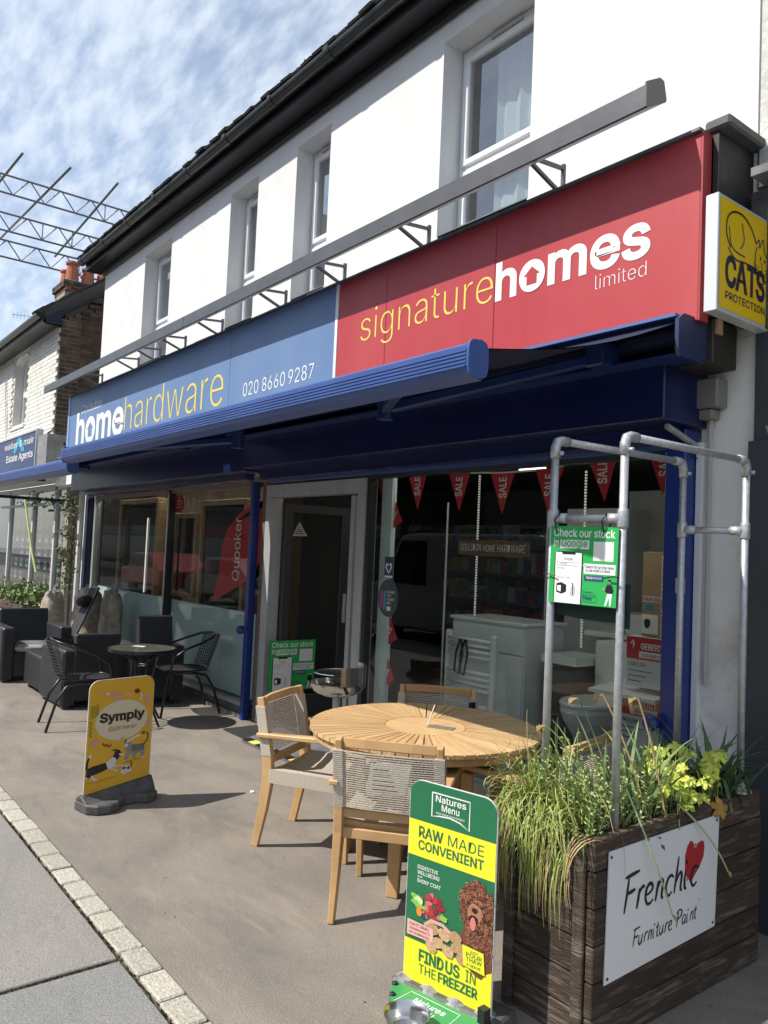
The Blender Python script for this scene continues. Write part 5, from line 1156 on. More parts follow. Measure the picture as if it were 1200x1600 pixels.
cu_ = thing('wrapped_cushion', 'clear plastic wrapped grey cushion on the seat of the leftmost armchair', 'cushion', (-9.2, 2.37, .35)); crumple('cushion_body', cu_, (-9.18, 2.37, .355), .26, .25, .045, m_film, .12, 3)
# folded recliner
rc = thing('recliner_chair', 'folded black garden recliner with a round headrest pillow standing between the armchairs', 'recliner', (-9.3, 2.9, 0))
q = MB(); a, b = V((-9.45, 2.78, .35)), V((-9.60, 3.10, .98))
for s_ in (0, .26): q.tube([(-8.95+s_, 2.66, .02), a+V((s_, 0, 0)), b+V((s_, 0, 0))], .014, 8)
q.tube([b, b+V((.26, 0, 0))], .014, 8); q.build('frame', m_blkmetal, rc)
q = MB(); P = Pl(a+V((.02, .0, 0)), (1, 0, 0), tuple(b-a)); L_ = (b-a).length; q.prism(P, [(0, -.25), (.22, -.25), (.22, L_-.03), (.19, L_), (.03, L_), (0, L_-.03)], -.008, .008); q.build('sling', mat('sling_black', (.02, .02, .022), .7, bs=.3, bn=200), rc)
q = MB(); c = P.at(.11, L_-.20, .05); q.lathe((0, 0, 0), [(.03, -.11), (.055, -.10), (.06, 0), (.055, .10), (.03, .11)], 16, Pl(c, tuple(P.v), tuple(P.n))); q.build('headrest_pillow', mat('pillow_black', (.012, .012, .013), .8), rc, smooth=True)
# bags
m_bag = mat('bag_brown', (.22, .17, .11), .45, c2=(.42, .38, .32), ns=9, nd=7, bs=.9, bn=14)
for i, (c, r_, lb) in enumerate((((-10.05, 3.22, .46), (.30, .16, .47), 'large plastic wrapped brown bag standing against the left corner of the shop'), ((-9.45, 3.30, .47), (.16, .12, .47), 'narrow plastic wrapped brown bag beside the larger one, next to the window'), ((-10.6, 2.95, .42), (.19, .15, .44), 'crumpled clear plastic bag behind the recliner'))):
    t = thing('wrapped_bag', lb, 'bag', (c[0], c[1], 0)); crumple('bag_body', t, c, r_[0], r_[1], r_[2], m_bag, .13, i+1, .75)
    q = MB(); rgk = random.Random(i)
    for k in range(9):
        a = -r_[0]*.6+r_[0]*1.2*k/8; q.add([(c[0]+a, c[1], c[2]+r_[2]*.85), (c[0]+a+.07, c[1]+.02, c[2]+r_[2]*.85), (c[0]+a+rgk.uniform(-.03, .1), c[1]+rgk.uniform(-.05, .05), c[2]+r_[2]+rgk.uniform(.03, .12))], [(0, 1, 2)])
    q.build('bag_top', m_film, t, kind='stuff')
# glass bistro table
gt_ = thing('bistro_table', 'round glass topped black bistro table between two black chairs', 'table', (-6.62, 2.6, 0)); gx_, gy2, gz2 = -6.62, 2.60, .635
q = MB(); q.lathe((gx_, gy2, gz2), [(.27, -.02), (.285, -.02), (.285, .006), (.27, .006), (.27, -.02)], 40); q.build('rim', m_blkmetal, gt_)
q = MB(); q.lathe((gx_, gy2, gz2), [(.269, -.004), (.269, .003), (.0, .003)], 40); q.build('glass_top', mat('smoked_glass', (.10, .10, .085), .05, c2=(.16, .155, .13), ns=5), gt_)
for k in range(4):
    a = .4+k*math.pi/2; q = MB(); c_, s_ = math.cos(a), math.sin(a); q.tube([(gx_+c_*.25, gy2+s_*.25, gz2-.02), (gx_+c_*.07, gy2+s_*.07, gz2-.10), (gx_+c_*.05, gy2+s_*.05, .3), (gx_+c_*.24, gy2+s_*.24, 0)], .010, 7); q.build('leg', m_blkmetal, gt_, smooth=True)
q = MB(); q.tube([(gx_+.06*math.cos(k*.5236), gy2+.06*math.sin(k*.5236), gz2-.14) for k in range(12)], .006, 5, closed=True); q.build('collar', m_steel, gt_)
pr = MB(); P = Pl((gx_-.10, gy2-.06, gz2+.005), (.7, .7, 0), (-.7, .7, 0)); pr.use(m_white).rect(P, 0, 0, .10, .075, .0005).use(m_black).rect(P, .01, .01, .09, .016, .001).rect(P, .01, .03, .07, .036, .001)
tag(pr.build('price_card', None), 'small white price card lying on the glass bistro table', 'card')
# bistro chairs
m_sling = mat('perforated_metal', (.035, .036, .038), .5, bs=.2, bn=100)
def bistro_chair():
    t = thing('bistro_chair', None, 'chair', group='black metal bistro chairs at the glass table')
    sz = .40
    for s in (-1, 1):
        q = MB(); q.tube([(s*.205, .24, 0), (s*.21, .20, .33), (s*.225, .15, .53), (s*.235, .05, .60), (s*.225, -.10, .655), (s*.17, -.22, .70), (s*.08, -.27, .715), (0, -.28, .72)], .0115, 8); q.build('arm_frame', m_blkmetal, t, smooth=True)
        q = MB(); q.tube([(s*.20, -.31, 0), (s*.185, -.24, .24), (s*.18, -.17, .35), (s*.19, -.08, .375), (s*.20, .17, .385)], .0115, 8); q.build('rear_leg', m_blkmetal, t, smooth=True)
    q = MB(); q.tube([(.19*math.copysign(abs(math.cos(a))**.6, math.cos(a)), .205*math.copysign(abs(math.sin(a))**.7, math.sin(a)), sz-.0) for a in [k*.2244 for k in range(28)]], .009, 6, closed=True); q.build('seat_rim', m_blkmetal, t, smooth=True)
    def net(nx_, ny_, f, wd_):
        q = MB()
        for i in range(nx_):
            for j in range(ny_-1):
                p0, p1 = f(i/(nx_-1), j/(ny_-1)), f(i/(nx_-1), (j+1)/(ny_-1)); q.bar(p0, p1, wd_, .004)
        for j in range(ny_):
            for i in range(0, nx_-1): q.bar(f(i/(nx_-1), j/(ny_-1)), f((i+1)/(nx_-1), j/(ny_-1)), wd_, .005)
        return q
    fseat = lambda u, v: V((-.18+.36*u, -.19+.38*v, sz-.012*math.sin(math.pi*u)))
    net(15, 15, fseat, .013).build('seat_mesh', m_sling, t, kind='stuff')
    fback = lambda u, v: V(((-.5+u)*(.34+.06*v), -.18-.09*v-.05*math.sin(math.pi*u), sz+.02+.29*v))
    net(13, 12, fback, .013).build('back_mesh', m_sling, t, kind='stuff')
    return t
bc = bistro_chair()
for i, (x, y, ang, lb) in enumerate(((-6.76, 2.17, -.12, 'black bistro chair left of the glass table, partly behind the yellow sign'), (-6.90, 3.10, math.pi-.10, 'black bistro chair beyond the glass table with its back to the window'))):
    o = bc if i == 0 else copy_tree(bc); o.location = V((x, y, 0))*S; o.rotation_euler = (0, 0, ang); o['label'] = lb; o['category'] = 'chair'

# ================================================================ pavement signs
def rounded(w_, z0, z1, r, n=6):
    pts = [(0, z0), (w_, z0)]
    for k in range(n+1): a = math.pi/2*k/n; pts.append((w_-r+r*math.cos(a), z1-r+r*math.sin(a)))
    for k in range(n+1): a = math.pi/2+math.pi/2*k/n; pts.append((r+r*math.cos(a), z1-r+r*math.sin(a)))
    return pts
# --- yellow pet food sign
A, B = V((-4.615, 1.515, 0)), V((-4.70, 1.935, 0)); uu = (B-A); SW = uu.length
ys = thing('pavement_sign', 'mustard yellow pavement sign reading Symply Sold here! with a dog and cats', 'pavement sign', tuple((A+B)/2))
P = Pl(A, tuple(uu), (0, 0, 1))    # normal: right x up
m_must = mat('sign_mustard', (.66, .38, .03), .42); m_cream = mat('sign_cream', (.62, .56, .42), .5)
q = MB(); q.prism(P, rounded(SW, .06, .735, .06), -.006, 0); q.build('panel', mat('panel_edge', (.55, .52, .45), .5), ys)
q = MB(); e_ = .004; q.use(m_must).prism(P, [(min(max(a, e_), SW-e_), min(max(b, .07), .735-e_)) for a, b in rounded(SW, .06, .735, .06)], 0, .001)
W_ = SW; Hh = .60; X = lambda f: f*W_; Z = lambda f: .735-f*.64   # f: fraction of the width / of the visible height
q.use(m_cream).poly(P, [(X(.51)+W_*.405*math.cos(.2618*k), Z(.385)+.118*math.sin(.2618*k)) for k in range(24)], .002)
q.poly(P, [(X(.50), Z(.55)), (X(.60), Z(.55)), (X(.46), Z(.585))], .002)
br = mat('sign_brown', (.035, .012, .008), .5); pk = mat('sign_pink', (.55, .30, .27), .5); bl_ = mat('sign_black', (.015, .015, .02), .5); wt = mat('sign_white', (.62, .62, .60), .5); gn_ = mat('sign_green', (.05, .14, .03), .5); rd_ = mat('sign_dred', (.20, .01, .02), .5)
q.use(br).text(P, 'Symply', X(.18), Z(.385), W_*.67, 'x', .036, .036, c=.004)
for cx_ in (.505, .545, .60, .64, .78): q.rect(P, X(cx_)-.004, Z(.385), X(cx_)+.012, Z(.385)+.005, .005)
q.use(mat('sign_ochre', (.38, .18, .02), .5)).text(P, 'Sold here!', X(.30), Z(.475), W_*.44, 'x', .019, .004, c=.004, shear=.35)
# food bits round the oval
q.use(pk).blob(P, X(.43), Z(.165), .035, .016, .003, rot=-.2).rect(P, X(.26), Z(.145), X(.38), Z(.125), .003).blob(P, X(.89), Z(.22), .013, .036, .003, rot=.3).blob(P, X(.12), Z(.56), .028, .020, .003, rot=.6).blob(P, X(.93), Z(.45), .012, .03, .003)
q.use(wt).blob(P, X(.27), Z(.128), .010, .010, .004).stroke(P, [(X(.78), Z(.15)), (X(.80), Z(.18)), (X(.78), Z(.23))], .010, .003).stroke(P, [(X(.60), Z(.60)), (X(.72), Z(.565)), (X(.80), Z(.55))], .013, .004)
q.use(rd_).blob(P, X(.72), Z(.135), .020, .014, .004)
for k in range(7): q.blob(P, X(.24+.02*k), Z(.58+.008*(k % 3)+.004*k), .006, .005, .003, seed=k)
q.use(gn_)
for k in range(6): q.stroke(P, [(X(.03), Z(.24+.02*k)), (X(.15), Z(.22+.018*k))], .004, .003)
for k in range(8): q.blob(P, X(.04+.015*(k % 2)), Z(.37+.018*k), .006, .004, .003, seed=k)
q.blob(P, X(.86), Z(.535), .012, .010, .004)
q.use(wt)
for k in range(10): q.blob(P, X(.55+.016*(k % 5)), Z(.13+.012*(k//3)), .0025, .002, .003, seed=k)
# collie
q.use(bl_).poly(P, [(X(.02), Z(.84)), (X(.03), Z(.78)), (X(.14), Z(.765)), (X(.30), Z(.755)), (X(.40), Z(.71)), (X(.44), Z(.665)), (X(.37), Z(.655)), (X(.42), Z(.645)), (X(.50), Z(.66)), (X(.54), Z(.70)), (X(.48), Z(.74)), (X(.42), Z(.80)), (X(.26), Z(.83)), (X(.12), Z(.85)), (X(.02), Z(.88))][::-1], .003)
q.stroke(P, [(X(.02), Z(.79)), (X(.03), Z(.72)), (X(.06), Z(.67))], .012, .003)
q.use(wt).poly(P, [(X(.30), Z(.755)), (X(.40), Z(.71)), (X(.46), Z(.74)), (X(.44), Z(.80)), (X(.34), Z(.825)), (X(.32), Z(.79))][::-1], .004).blob(P, X(.53), Z(.705), .018, .006, .004, rot=-.3)
q.stroke(P, [(X(.42), Z(.805)), (X(.52), Z(.80)), (X(.56), Z(.805))], .008, .004).stroke(P, [(X(.38), Z(.82)), (X(.46), Z(.84)), (X(.48), Z(.855))], .008, .004).stroke(P, [(X(.10), Z(.85)), (X(.13), Z(.885)), (X(.18), Z(.90))], .014, .004).stroke(P, [(X(.01), Z(.86)), (X(.04), Z(.87))], .012, .004).blob(P, X(.06), Z(.675), .01, .012, .004)
# tabby cat
tb_ = mat('sign_tabby', (.25, .25, .24), .5)
q.use(tb_).poly(P, [(X(.56), Z(.60)), (X(.58), Z(.575)), (X(.61), Z(.59)), (X(.66), Z(.585)), (X(.67), Z(.625)), (X(.76), Z(.635)), (X(.88), Z(.645)), (X(.90), Z(.69)), (X(.88), Z(.76)), (X(.84), Z(.765)), (X(.83), Z(.715)), (X(.76), Z(.72)), (X(.75), Z(.77)), (X(.71), Z(.765)), (X(.70), Z(.71)), (X(.65), Z(.73)), (X(.61), Z(.78)), (X(.57), Z(.77)), (X(.61), Z(.70)), (X(.58), Z(.65))][::-1], .003)
q.use(bl_)
for k in range(8): q.stroke(P, [(X(.69+.025*k), Z(.635)), (X(.70+.025*k), Z(.66)), (X(.69+.025*k), Z(.695))], .004, .004)
q.stroke(P, [(X(.87), Z(.65)), (X(.93), Z(.61)), (X(.94), Z(.56)), (X(.91), Z(.535))], .008, .003).poly(P, [(X(.565), Z(.595)), (X(.58), Z(.57)), (X(.60), Z(.595))][::-1], .004)
q.use(wt).blob(P, X(.595), Z(.63), .014, .011, .004).stroke(P, [(X(.57), Z(.775)), (X(.60), Z(.765))], .006, .004).stroke(P, [(X(.84), Z(.765)), (X(.90), Z(.765))], .007, .004)
# kitten
q.use(wt).blob(P, X(.61), Z(.855), .030, .024, .003, j=.3, seed=5); q.use(bl_).blob(P, X(.585), Z(.835), .010, .008, .004, j=.3, seed=6).blob(P, X(.65), Z(.84), .009, .010, .004, j=.3, seed=8).stroke(P, [(X(.69), Z(.84)), (X(.70), Z(.80)), (X(.68), Z(.785))], .007, .003)
q.use(wt).blob(P, X(.68), Z(.865), .014, .012, .003, j=.3, seed=9)
q.use(br).stroke(P, [(X(.03), Z(.915)), (X(.2), Z(.91)), (X(.45), Z(.895))], .002, .003).stroke(P, [(X(.58), Z(.785)), (X(.9), Z(.77))], .002, .003)
q.build('artwork', None, ys)
# rubber base: a slab with a scooped front, ridge under the panel
q = MB(); PG = Pl(A, tuple(uu), tuple(P.n)); PG.n = V((0, 0, 1))
fr = [(-.03, -.16), (-.04, .0), (-.035, .02)]
out_ = [(-.02, -.02), (-.02, .08), (.02, .13), (.09, .15), (.15, .135), (.18, .095), (.235, .07), (.30, .08), (.33, .12), (.38, .125), (.435, .09), (SW+.015, .03), (SW+.015, -.02)]
back = [(a, -b-.02) for a, b in out_[::-1]]
q.prism(PG, out_+[(SW+.015, -.06), (-.02, -.06)], 0, .055); q.build('rubber_base', m_rubber, ys, bevel=.008)
q = MB(); q.add([PG.at(-.018, -.055, .056), PG.at(SW+.013, -.055, .056), PG.at(SW+.013, .06, .056), PG.at(-.018, .06, .056), PG.at(-.018, -.03, .085), PG.at(SW+.013, -.03, .13), PG.at(SW+.013, .012, .13), PG.at(-.018, .012, .085)], [(4, 5, 6, 7), (0, 1, 5, 4), (1, 2, 6, 5), (2, 3, 7, 6), (3, 0, 4, 7)]); q.build('base_ridge', m_rubber, ys, bevel=.006)
# ================================================================ green dog food sign
A, B = V((-2.178, 1.877, 0)), V((-1.822, 1.955, 0)); uu = B-A; SW = uu.length; u_ = uu.normalized()
ns_ = thing('pavement_sign', 'green and yellow pavement sign reading Natures Menu Raw Made Convenient with a curly brown dog', 'pavement sign', tuple((A+B)/2))
P = Pl(A, tuple(uu), (0, 0, 1)); ZT, ZB = .748, .06
def hx(fx): return fx*SW
def hz(fz): return ZT-fz*(ZT-ZB)
m_grn = mat('sign_green_dark', (.018, .15, .065), .4); m_yel = mat('sign_yellow', (.82, .76, .03), .42)
q = MB(); q.prism(P, rounded(SW, ZB-.03, ZT, .055), -.007, 0); q.build('panel', mat('panel_white', (.7, .7, .68), .5), ns_)
q = MB(); q.use(m_grn).prism(P, [(min(max(a, .002), SW-.002), b) for a, b in rounded(SW, ZB-.03, ZT-.002, .054)], 0, .0008)
q.use(m_yel).rect(P, .002, hz(.385), SW-.002, hz(.205), .0015).rect(P, .002, ZB-.028, SW-.002, hz(.807), .0015)
q.use(m_white)
fr_p = [(.27, .045), (.70, .045), (.70, .185), (.60, .160), (.48, .150), (.36, .155), (.27, .165), (.27, .045)]
q.stroke(P, [(hx(a), hz(b)) for a, b in fr_p], .0045, .0015)
q.text(P, 'Natures', hx(.485), hz(.086), hx(.345), 'x', .0165, .010, c=.002, al='c'); q.text(P, 'Menu', hx(.485), hz(.126), hx(.20), 'x', .0165, .010, c=.002, al='c'); q.text(P, 'RAW MADE CONVENIENT', hx(.485), hz(.146), hx(.33), 'H', .0065, .004, c=.002, al='c')
q.use(m_grn).text(P, 'RAW', hx(.13), hz(.285), hx(.28), 'H', .036, .022, c=.002); q.text(P, 'MADE', hx(.47), hz(.285), hx(.40), 'H', .036, 0, c=.002); q.text(P, 'CONVENIENT', hx(.13), hz(.347), hx(.74), 'H', .031, .020, c=.002)
q.use(m_white)
for k, (s_, wd_) in enumerate((('DIGESTIVE', .24), ('WELLBEING', .26))): q.text(P, s_, hx(.13), hz(.445+.027*k), hx(wd_), 'H', .0125, .008, c=.002)
q.rect(P, hx(.13), hz(.486), hx(.19), hz(.483), .002).text(P, 'SHINY COAT', hx(.13), hz(.513), hx(.28), 'H', .0125, .008, c=.002)
q.use(m_grn).text(P, 'FIND', hx(.19), hz(.895), hx(.28), 'H', .038, .024, c=.003); q.text(P, 'US', hx(.50), hz(.895), hx(.15), 'H', .038, .024, c=.003); q.text(P, 'IN', hx(.72), hz(.895), hx(.11), 'H', .038, 0, c=.003)
q.text(P, 'THE', hx(.19), hz(.955), hx(.20), 'H', .031, 0, c=.003); q.text(P, 'FREEZER', hx(.42), hz(.955), hx(.43), 'H', .031, .024, c=.003)
hzd = lambda v: hz(min(1.0, v+.035)); hzm = lambda v: hz(v+.055); hzl = lambda v: hz(v+.085)
# dog: many small curls of three browns inside its outline, cut at the sign's edge
dr = [mat('dog_%d' % k, c_, .7) for k, c_ in enumerate(((.16, .05, .028), (.30, .115, .06), (.075, .022, .013), (.42, .20, .11)))]
rgd = random.Random(6); EX = SW-.003
def clipblob(mb, a, b, ra, rb, c, n=9, j=.2, rot=0):
    pts = []
    for k in range(n):
        t = 6.2832*k/n; qf = 1+rgd.uniform(-j, j); x = ra*math.cos(t)*qf; y = rb*math.sin(t)*qf
        pts.append((min(EX, a+x*math.cos(rot)-y*math.sin(rot)), b+x*math.sin(rot)+y*math.cos(rot)))
    mb.poly(P, pts, c)
q.use(dr[0]); clipblob(q, hx(.82), hzd(.50), hx(.19), .085, .0020, 26, .10); clipblob(q, hx(.86), hzd(.66), hx(.20), .105, .0020, 22, .08)
for i in range(620):
    if rgd.random() < .62: a_ = rgd.uniform(0, 6.28); r_ = math.sqrt(rgd.random()); x = hx(.82)+math.cos(a_)*r_*hx(.20); z = hzd(.50)+math.sin(a_)*r_*.088
    else: x = rgd.uniform(hx(.72), EX); z = rgd.uniform(hzd(.755), hzd(.57))
    if x > EX-.004 or (x < hx(.70) and z < hzd(.6)): continue
    q.use(dr[rgd.choice((0, 1, 1, 2, 2, 3))]); r2 = rgd.uniform(.004, .008); st0 = rgd.uniform(0, 6.28)
    q.stroke(P, [(min(EX, x+r2*math.cos(st0+k*.8)), z+r2*math.sin(st0+k*.8)) for k in range(5)], .0024, .0024+i*2e-6)
q.use(dr[3]); clipblob(q, hx(.80), hzd(.525), .030, .028, .0042, 16, .08)
for i in range(60):
    a_ = rgd.uniform(0, 6.28); r_ = math.sqrt(rgd.random())*.030; q.use(dr[rgd.choice((1, 3, 3))]); q.stroke(P, [(hx(.80)+r_*math.cos(a_)+k*.001, hzd(.525)+r_*math.sin(a_)-k*.003) for k in range(4)], .002, .0045+i*2e-6)
q.use(mat('dog_nose', (.03, .012, .012), .3)); clipblob(q, hx(.80), hzd(.512), .012, .009, .0052, 12, .06); clipblob(q, hx(.725), hzd(.485), .005, .004, .0052, 8, .06); clipblob(q, hx(.87), hzd(.49), .005, .004, .0052, 8, .06); clipblob(q, hx(.79), hzd(.553), .018, .012, .0052, 12, .08)
q.use(mat('tongue', (.62, .20, .20), .5)); clipblob(q, hx(.785), hzd(.578), .011, .022, .0056, 12, .06)
# meat, greens, bowl and nuggets
meat = [mat('meat_%d' % k, c_, .5) for k, c_ in enumerate(((.42, .04, .05), (.60, .16, .15), (.28, .02, .03)))]
for i in range(34):
    a_ = rgd.uniform(0, 6.28); r_ = math.sqrt(rgd.random()); q.use(meat[i % 3]); q.blob(P, hx(.30)+math.cos(a_)*r_*.052, hzm(.565)+math.sin(a_)*r_*.045, rgd.uniform(.008, .016), rgd.uniform(.007, .012), .0025+i*3e-5, 10, .25, seed=i)
gl = [mat('lettuce', (.22, .50, .08), .5), mat('cucumber', (.55, .72, .35), .5), mat('carrot', (.75, .25, .03), .5), mat('berry', (.03, .05, .12), .4)]
for i, (a, b, ra, rb, gi) in enumerate(((.13, .535, .022, .010, 0), (.16, .548, .020, .014, 1), (.12, .560, .018, .008, 0), (.19, .575, .026, .007, 0), (.17, .600, .012, .016, 2), (.46, .59, .016, .010, 0), (.22, .615, .008, .010, 3), (.10, .525, .012, .005, 0))): q.use(gl[gi]).blob(P, hx(a), hzm(b), ra, rb, .004+i*5e-5, 11, .18, seed=i+50)
q.use(mat('bowl_pink', (.62, .38, .34), .5)).stroke(P, [(hx(.24), hzm(.655)), (hx(.32), hzm(.622)), (hx(.45), hzm(.622)), (hx(.58), hzm(.655)), (hx(.70), hzm(.72)), (hx(.76), hzm(.77))], .012, .0045)
nug = [mat('nugget_%d' % k, c_, .6, c2=c2_, ns=120) for k, (c_, c2_) in enumerate((((.52, .33, .18), (.38, .20, .10)), ((.62, .42, .24), (.42, .24, .12))))]
for i, (a, b, rt_) in enumerate(((.34, .66, .2), (.47, .665, -.3), (.28, .70, .5), (.40, .715, .1), (.62, .70, .3), (.52, .735, -.2), (.68, .745, .2), (.33, .745, -.4), (.60, .655, 0))): q.use(nug[i % 2]).blob(P, hx(a), hzm(b), .027, .020, .005+i*5e-5, 8, .10, rot=rt_, seed=i+80)
q.use(mat('label_pink', (.75, .42, .38), .5)).poly(P, [(hx(.04), hzl(.70)), (hx(.35), hzl(.695)), (hx(.35), hzl(.63)), (hx(.04), hzl(.622))], .0062)
q.use(mat('label_text', (.25, .05, .06), .5))
for k, s_ in enumerate(('NATURAL', 'INGREDIENTS', 'NO SURPRISES')): q.text(P, s_, hx(.19), hzl(.648+.02*k), hx(.24), 'H', .010 if k == 0 else .0075, .003, c=.0068, al='c')
q.use(m_yel).poly(P, [(hx(.70), hzl(.735)), (hx(.93), hzl(.745)), (hx(.91), hzl(.645)), (hx(.68), hzl(.64))], .0062); q.use(m_grn)
for k, s_ in enumerate(('JUST', 'POUR', 'THAW', '& SERVE')): q.text(P, s_, hx(.81), hzl(.663+.022*k), hx((.09, .17, .17, .15)[k]), 'H', (.007, .013, .013, .008)[k], .006, c=.0068, al='c')
q.build('artwork', None, ns_)
# base: grey ridge, green tray sheet with white print, bolts
PG = Pl(A, tuple(uu), tuple(P.n)); PG.n = V((0, 0, 1))
q = MB(); q.prism(PG, [(-.03, .03), (SW+.04, .03), (SW+.04, -.10), (-.03, -.10)], 0, .055); q.build('base_block', m_rubber, ns_, bevel=.008)
q = MB(); n = 26; w_ = []
for k in range(n+1):
    x = -.02+(SW+.05)*k/n; w_.append((x, .024+.004*math.sin(k*1.3), .052+.008*math.sin(k*.9)))
vs = []
for x, y, z in w_: vs += [PG.at(x, -.03, z+.002), PG.at(x, .012, z+.006), PG.at(x, y+.012, .045)]
q.add(vs, [(3*k+j, 3*k+3+j, 3*k+4+j, 3*k+1+j) for k in range(n) for j in range(2)]); q.build('rubber_seal', mat('seal_grey', (.12, .12, .12), .55, c2=(.34, .34, .34), ns=18), ns_, smooth=True)
tray = [(-.006, .04), (.02, .10), (.062, .155), (.13, .215), (.22, .262), (.32, .27), (.385, .22), (.40, .12), (.40, .04)]
q = MB(); q.prism(PG, [(a, b) for a, b in tray], 0.0, .05); q.build('base_foot', m_rubber, ns_, bevel=.006)
q = MB(); q.use(mat('tray_green', (.045, .30, .10), .4)).prism(PG, [(a*.97+.004, .05+(b-.05)*.96) for a, b in tray], .0505, .0535)
q.use(m_white).stroke(PG, [(.075, .155), (.085, .06), (.285, .06), (.29, .20), (.14, .205), (.075, .155)], .003, .0545)
PT2 = Pl(PG.at(0, 0, 0), tuple(uu), tuple(-P.n)); PT2.n = V((0, 0, 1))
q.text(PT2, 'Natures', .185, -.105, .125, 'x', .020, .012, c=.0545, al='c'); q.text(PT2, 'Menu', .185, -.14, .08, 'x', .020, .012, c=.0545, al='c'); q.build('printed_sheet', None, ns_)
for a, b in ((.015, .062), (.05, .12)): q = MB(); q.lathe(tuple(PG.at(a, b, .054)), [(.010, 0), (.010, .005), (.006, .008), (.0, .008)], 12); q.build('bolt', m_black, ns_)
q = MB(); q.box(-1.83, -1.80, 1.90, 1.93, .0, .10); q.build('hinge_bolt', m_black, ns_)
bw_ = thing('dog_bowl', 'stainless steel dog bowl standing on the green base of the dog food sign', 'bowl', (-1.95, 1.70, .055))
q = MB(); q.lathe(tuple(PG.at(.205, .245, .0545)), [(.050, 0), (.063, .03), (.070, .050), (.075, .053), (.075, .050), (.071, .048), (.065, .03), (.051, .004), (0, .004)], 36); smooth_by_angle(q.build('bowl_body', m_steel, bw_), 60)
# --- timber planter
pl = thing('timber_planter', 'weathered dark timber planter box under the galvanised pipe frame', 'planter', (-1.74, 2.66, 0))
PX0, PX1, PY0, PY1, PZ = -1.935, -1.565, 2.13, 3.20, .665
rgp = random.Random(15); hh = [.0, .105, .215, .33, .445, .56, PZ]
for k in range(6):
    z0, z1 = hh[k]+.004, hh[k+1]
    o_ = rgp.uniform(-.002, .003)
    MB().box(PX1-.03+o_, PX1+o_, PY0, PY1+rgp.uniform(-.003, .003), z0, z1).build('plank', m_plank, pl, bevel=.004)
    MB().box(PX0+.035, PX1-.033, PY0+.008+o_, PY0+.03, z0, z1-.001).build('plank', m_plank, pl, bevel=.004)
    MB().box(PX0+o_, PX0+.03, PY0+.02, PY1, z0, z1).build('plank', m_plank, pl, bevel=.004)
    MB().box(PX0+.032, PX1-.033, PY1-.03, PY1-.004, z0, z1).build('plank', m_plank, pl, bevel=.004)
MB().box(PX0-.004, PX0+.034, PY0-.006, PY0+.019, 0, PZ-.005).build('corner_post', m_plank, pl, bevel=.004)
MB().box(PX1-.075, PX1-.031, PY0-.010, PY0+.006, 0, PZ-.003).build('corner_post', m_plank, pl, bevel=.004)
MB().box(PX0+.03, PX1-.03, PY0+.03, PY1-.03, .55, .625).build('soil', m_soil, pl)
# --- Frenchic board
fr2 = thing('paint_sign', 'white board reading Frenchic Furniture Paint with a red brushed heart, screwed to the planter', 'sign', (PX1, 2.5, .4))
PF = Pl((PX1+.005, 0, 0), (0, 1, 0), (0, 0, 1)); q = MB(); q.prism(PF, [(2.185, .205), (2.850, .225), (2.868, .628), (2.195, .620)], 0, .004); q.build('board', mat('board_white', (.74, .75, .77), .35), fr2)
for a, b in ((2.205, .602), (2.85, .610), (2.20, .222), (2.835, .242)): q = MB(); q.lathe(tuple(PF.at(a, b, .0042)), [(.005, 0), (.005, .002), (0, .003)], 8, Pl(PF.at(a, b, .0042), (0, 1, 0), (0, 0, 1))); q.build('screw', m_black, fr2)
GL = {'F': (([(.25, 0), (.42, .9), (.55, 1.75)], [(.30, 1.72), (.7, 1.78), (1.25, 1.86)], [(.38, .92), (.7, .96), (.98, 1.02)]), 1.0),
 'r': (([(.08, 0), (.18, .5), (.26, .98)], [(.2, .6), (.34, .88), (.52, 1.0), (.62, .94)]), .62),
 'e': (([(.12, .5), (.35, .55), (.55, .72), (.5, .95), (.32, 1.0), (.12, .78), (.06, .38), (.18, .05), (.4, .02), (.6, .18)],), .70),
 'n': (([(.05, 0), (.16, .5), (.24, .98)], [(.18, .55), (.34, .88), (.5, .98), (.58, .8), (.52, .4), (.5, .08), (.62, .05)]), .74),
 'c': (([(.64, .85), (.48, 1.0), (.25, .92), (.08, .55), (.1, .18), (.28, .0), (.52, .15)],), .66),
 'h': (([(.02, 0), (.18, .9), (.34, 1.85)], [(.16, .55), (.34, .88), (.5, .98), (.58, .8), (.52, .4), (.5, .08), (.62, .05)]), .74),
 'i': (([(.14, .98), (.06, .5), (.08, .08), (.2, .04)], [(.20, 1.30), (.26, 1.50)]), .50),
 'u': (([(.12, .98), (.04, .4), (.12, .04), (.32, .06), (.5, .5), (.6, .98)], [(.6, .98), (.5, .3), (.56, .04)]), .74),
 't': (([(.3, 1.5), (.18, .8), (.12, .2), (.2, .02), (.34, .08)], [(.0, 1.0), (.2, 1.03), (.44, 1.08)]), .48),
 'P': (([(.1, 0), (.25, .9), (.38, 1.65)], [(.1, 1.5), (.5, 1.8), (.9, 1.6), (.85, 1.2), (.5, .9), (.24, .82)]), .95),
 'a': (([(.55, .9), (.35, 1.0), (.12, .75), (.06, .35), (.15, .05), (.35, .15), (.52, .6), (.6, .95)], [(.6, .95), (.5, .35), (.56, .04), (.64, .06)]), .74), ' ': ((), .5)}
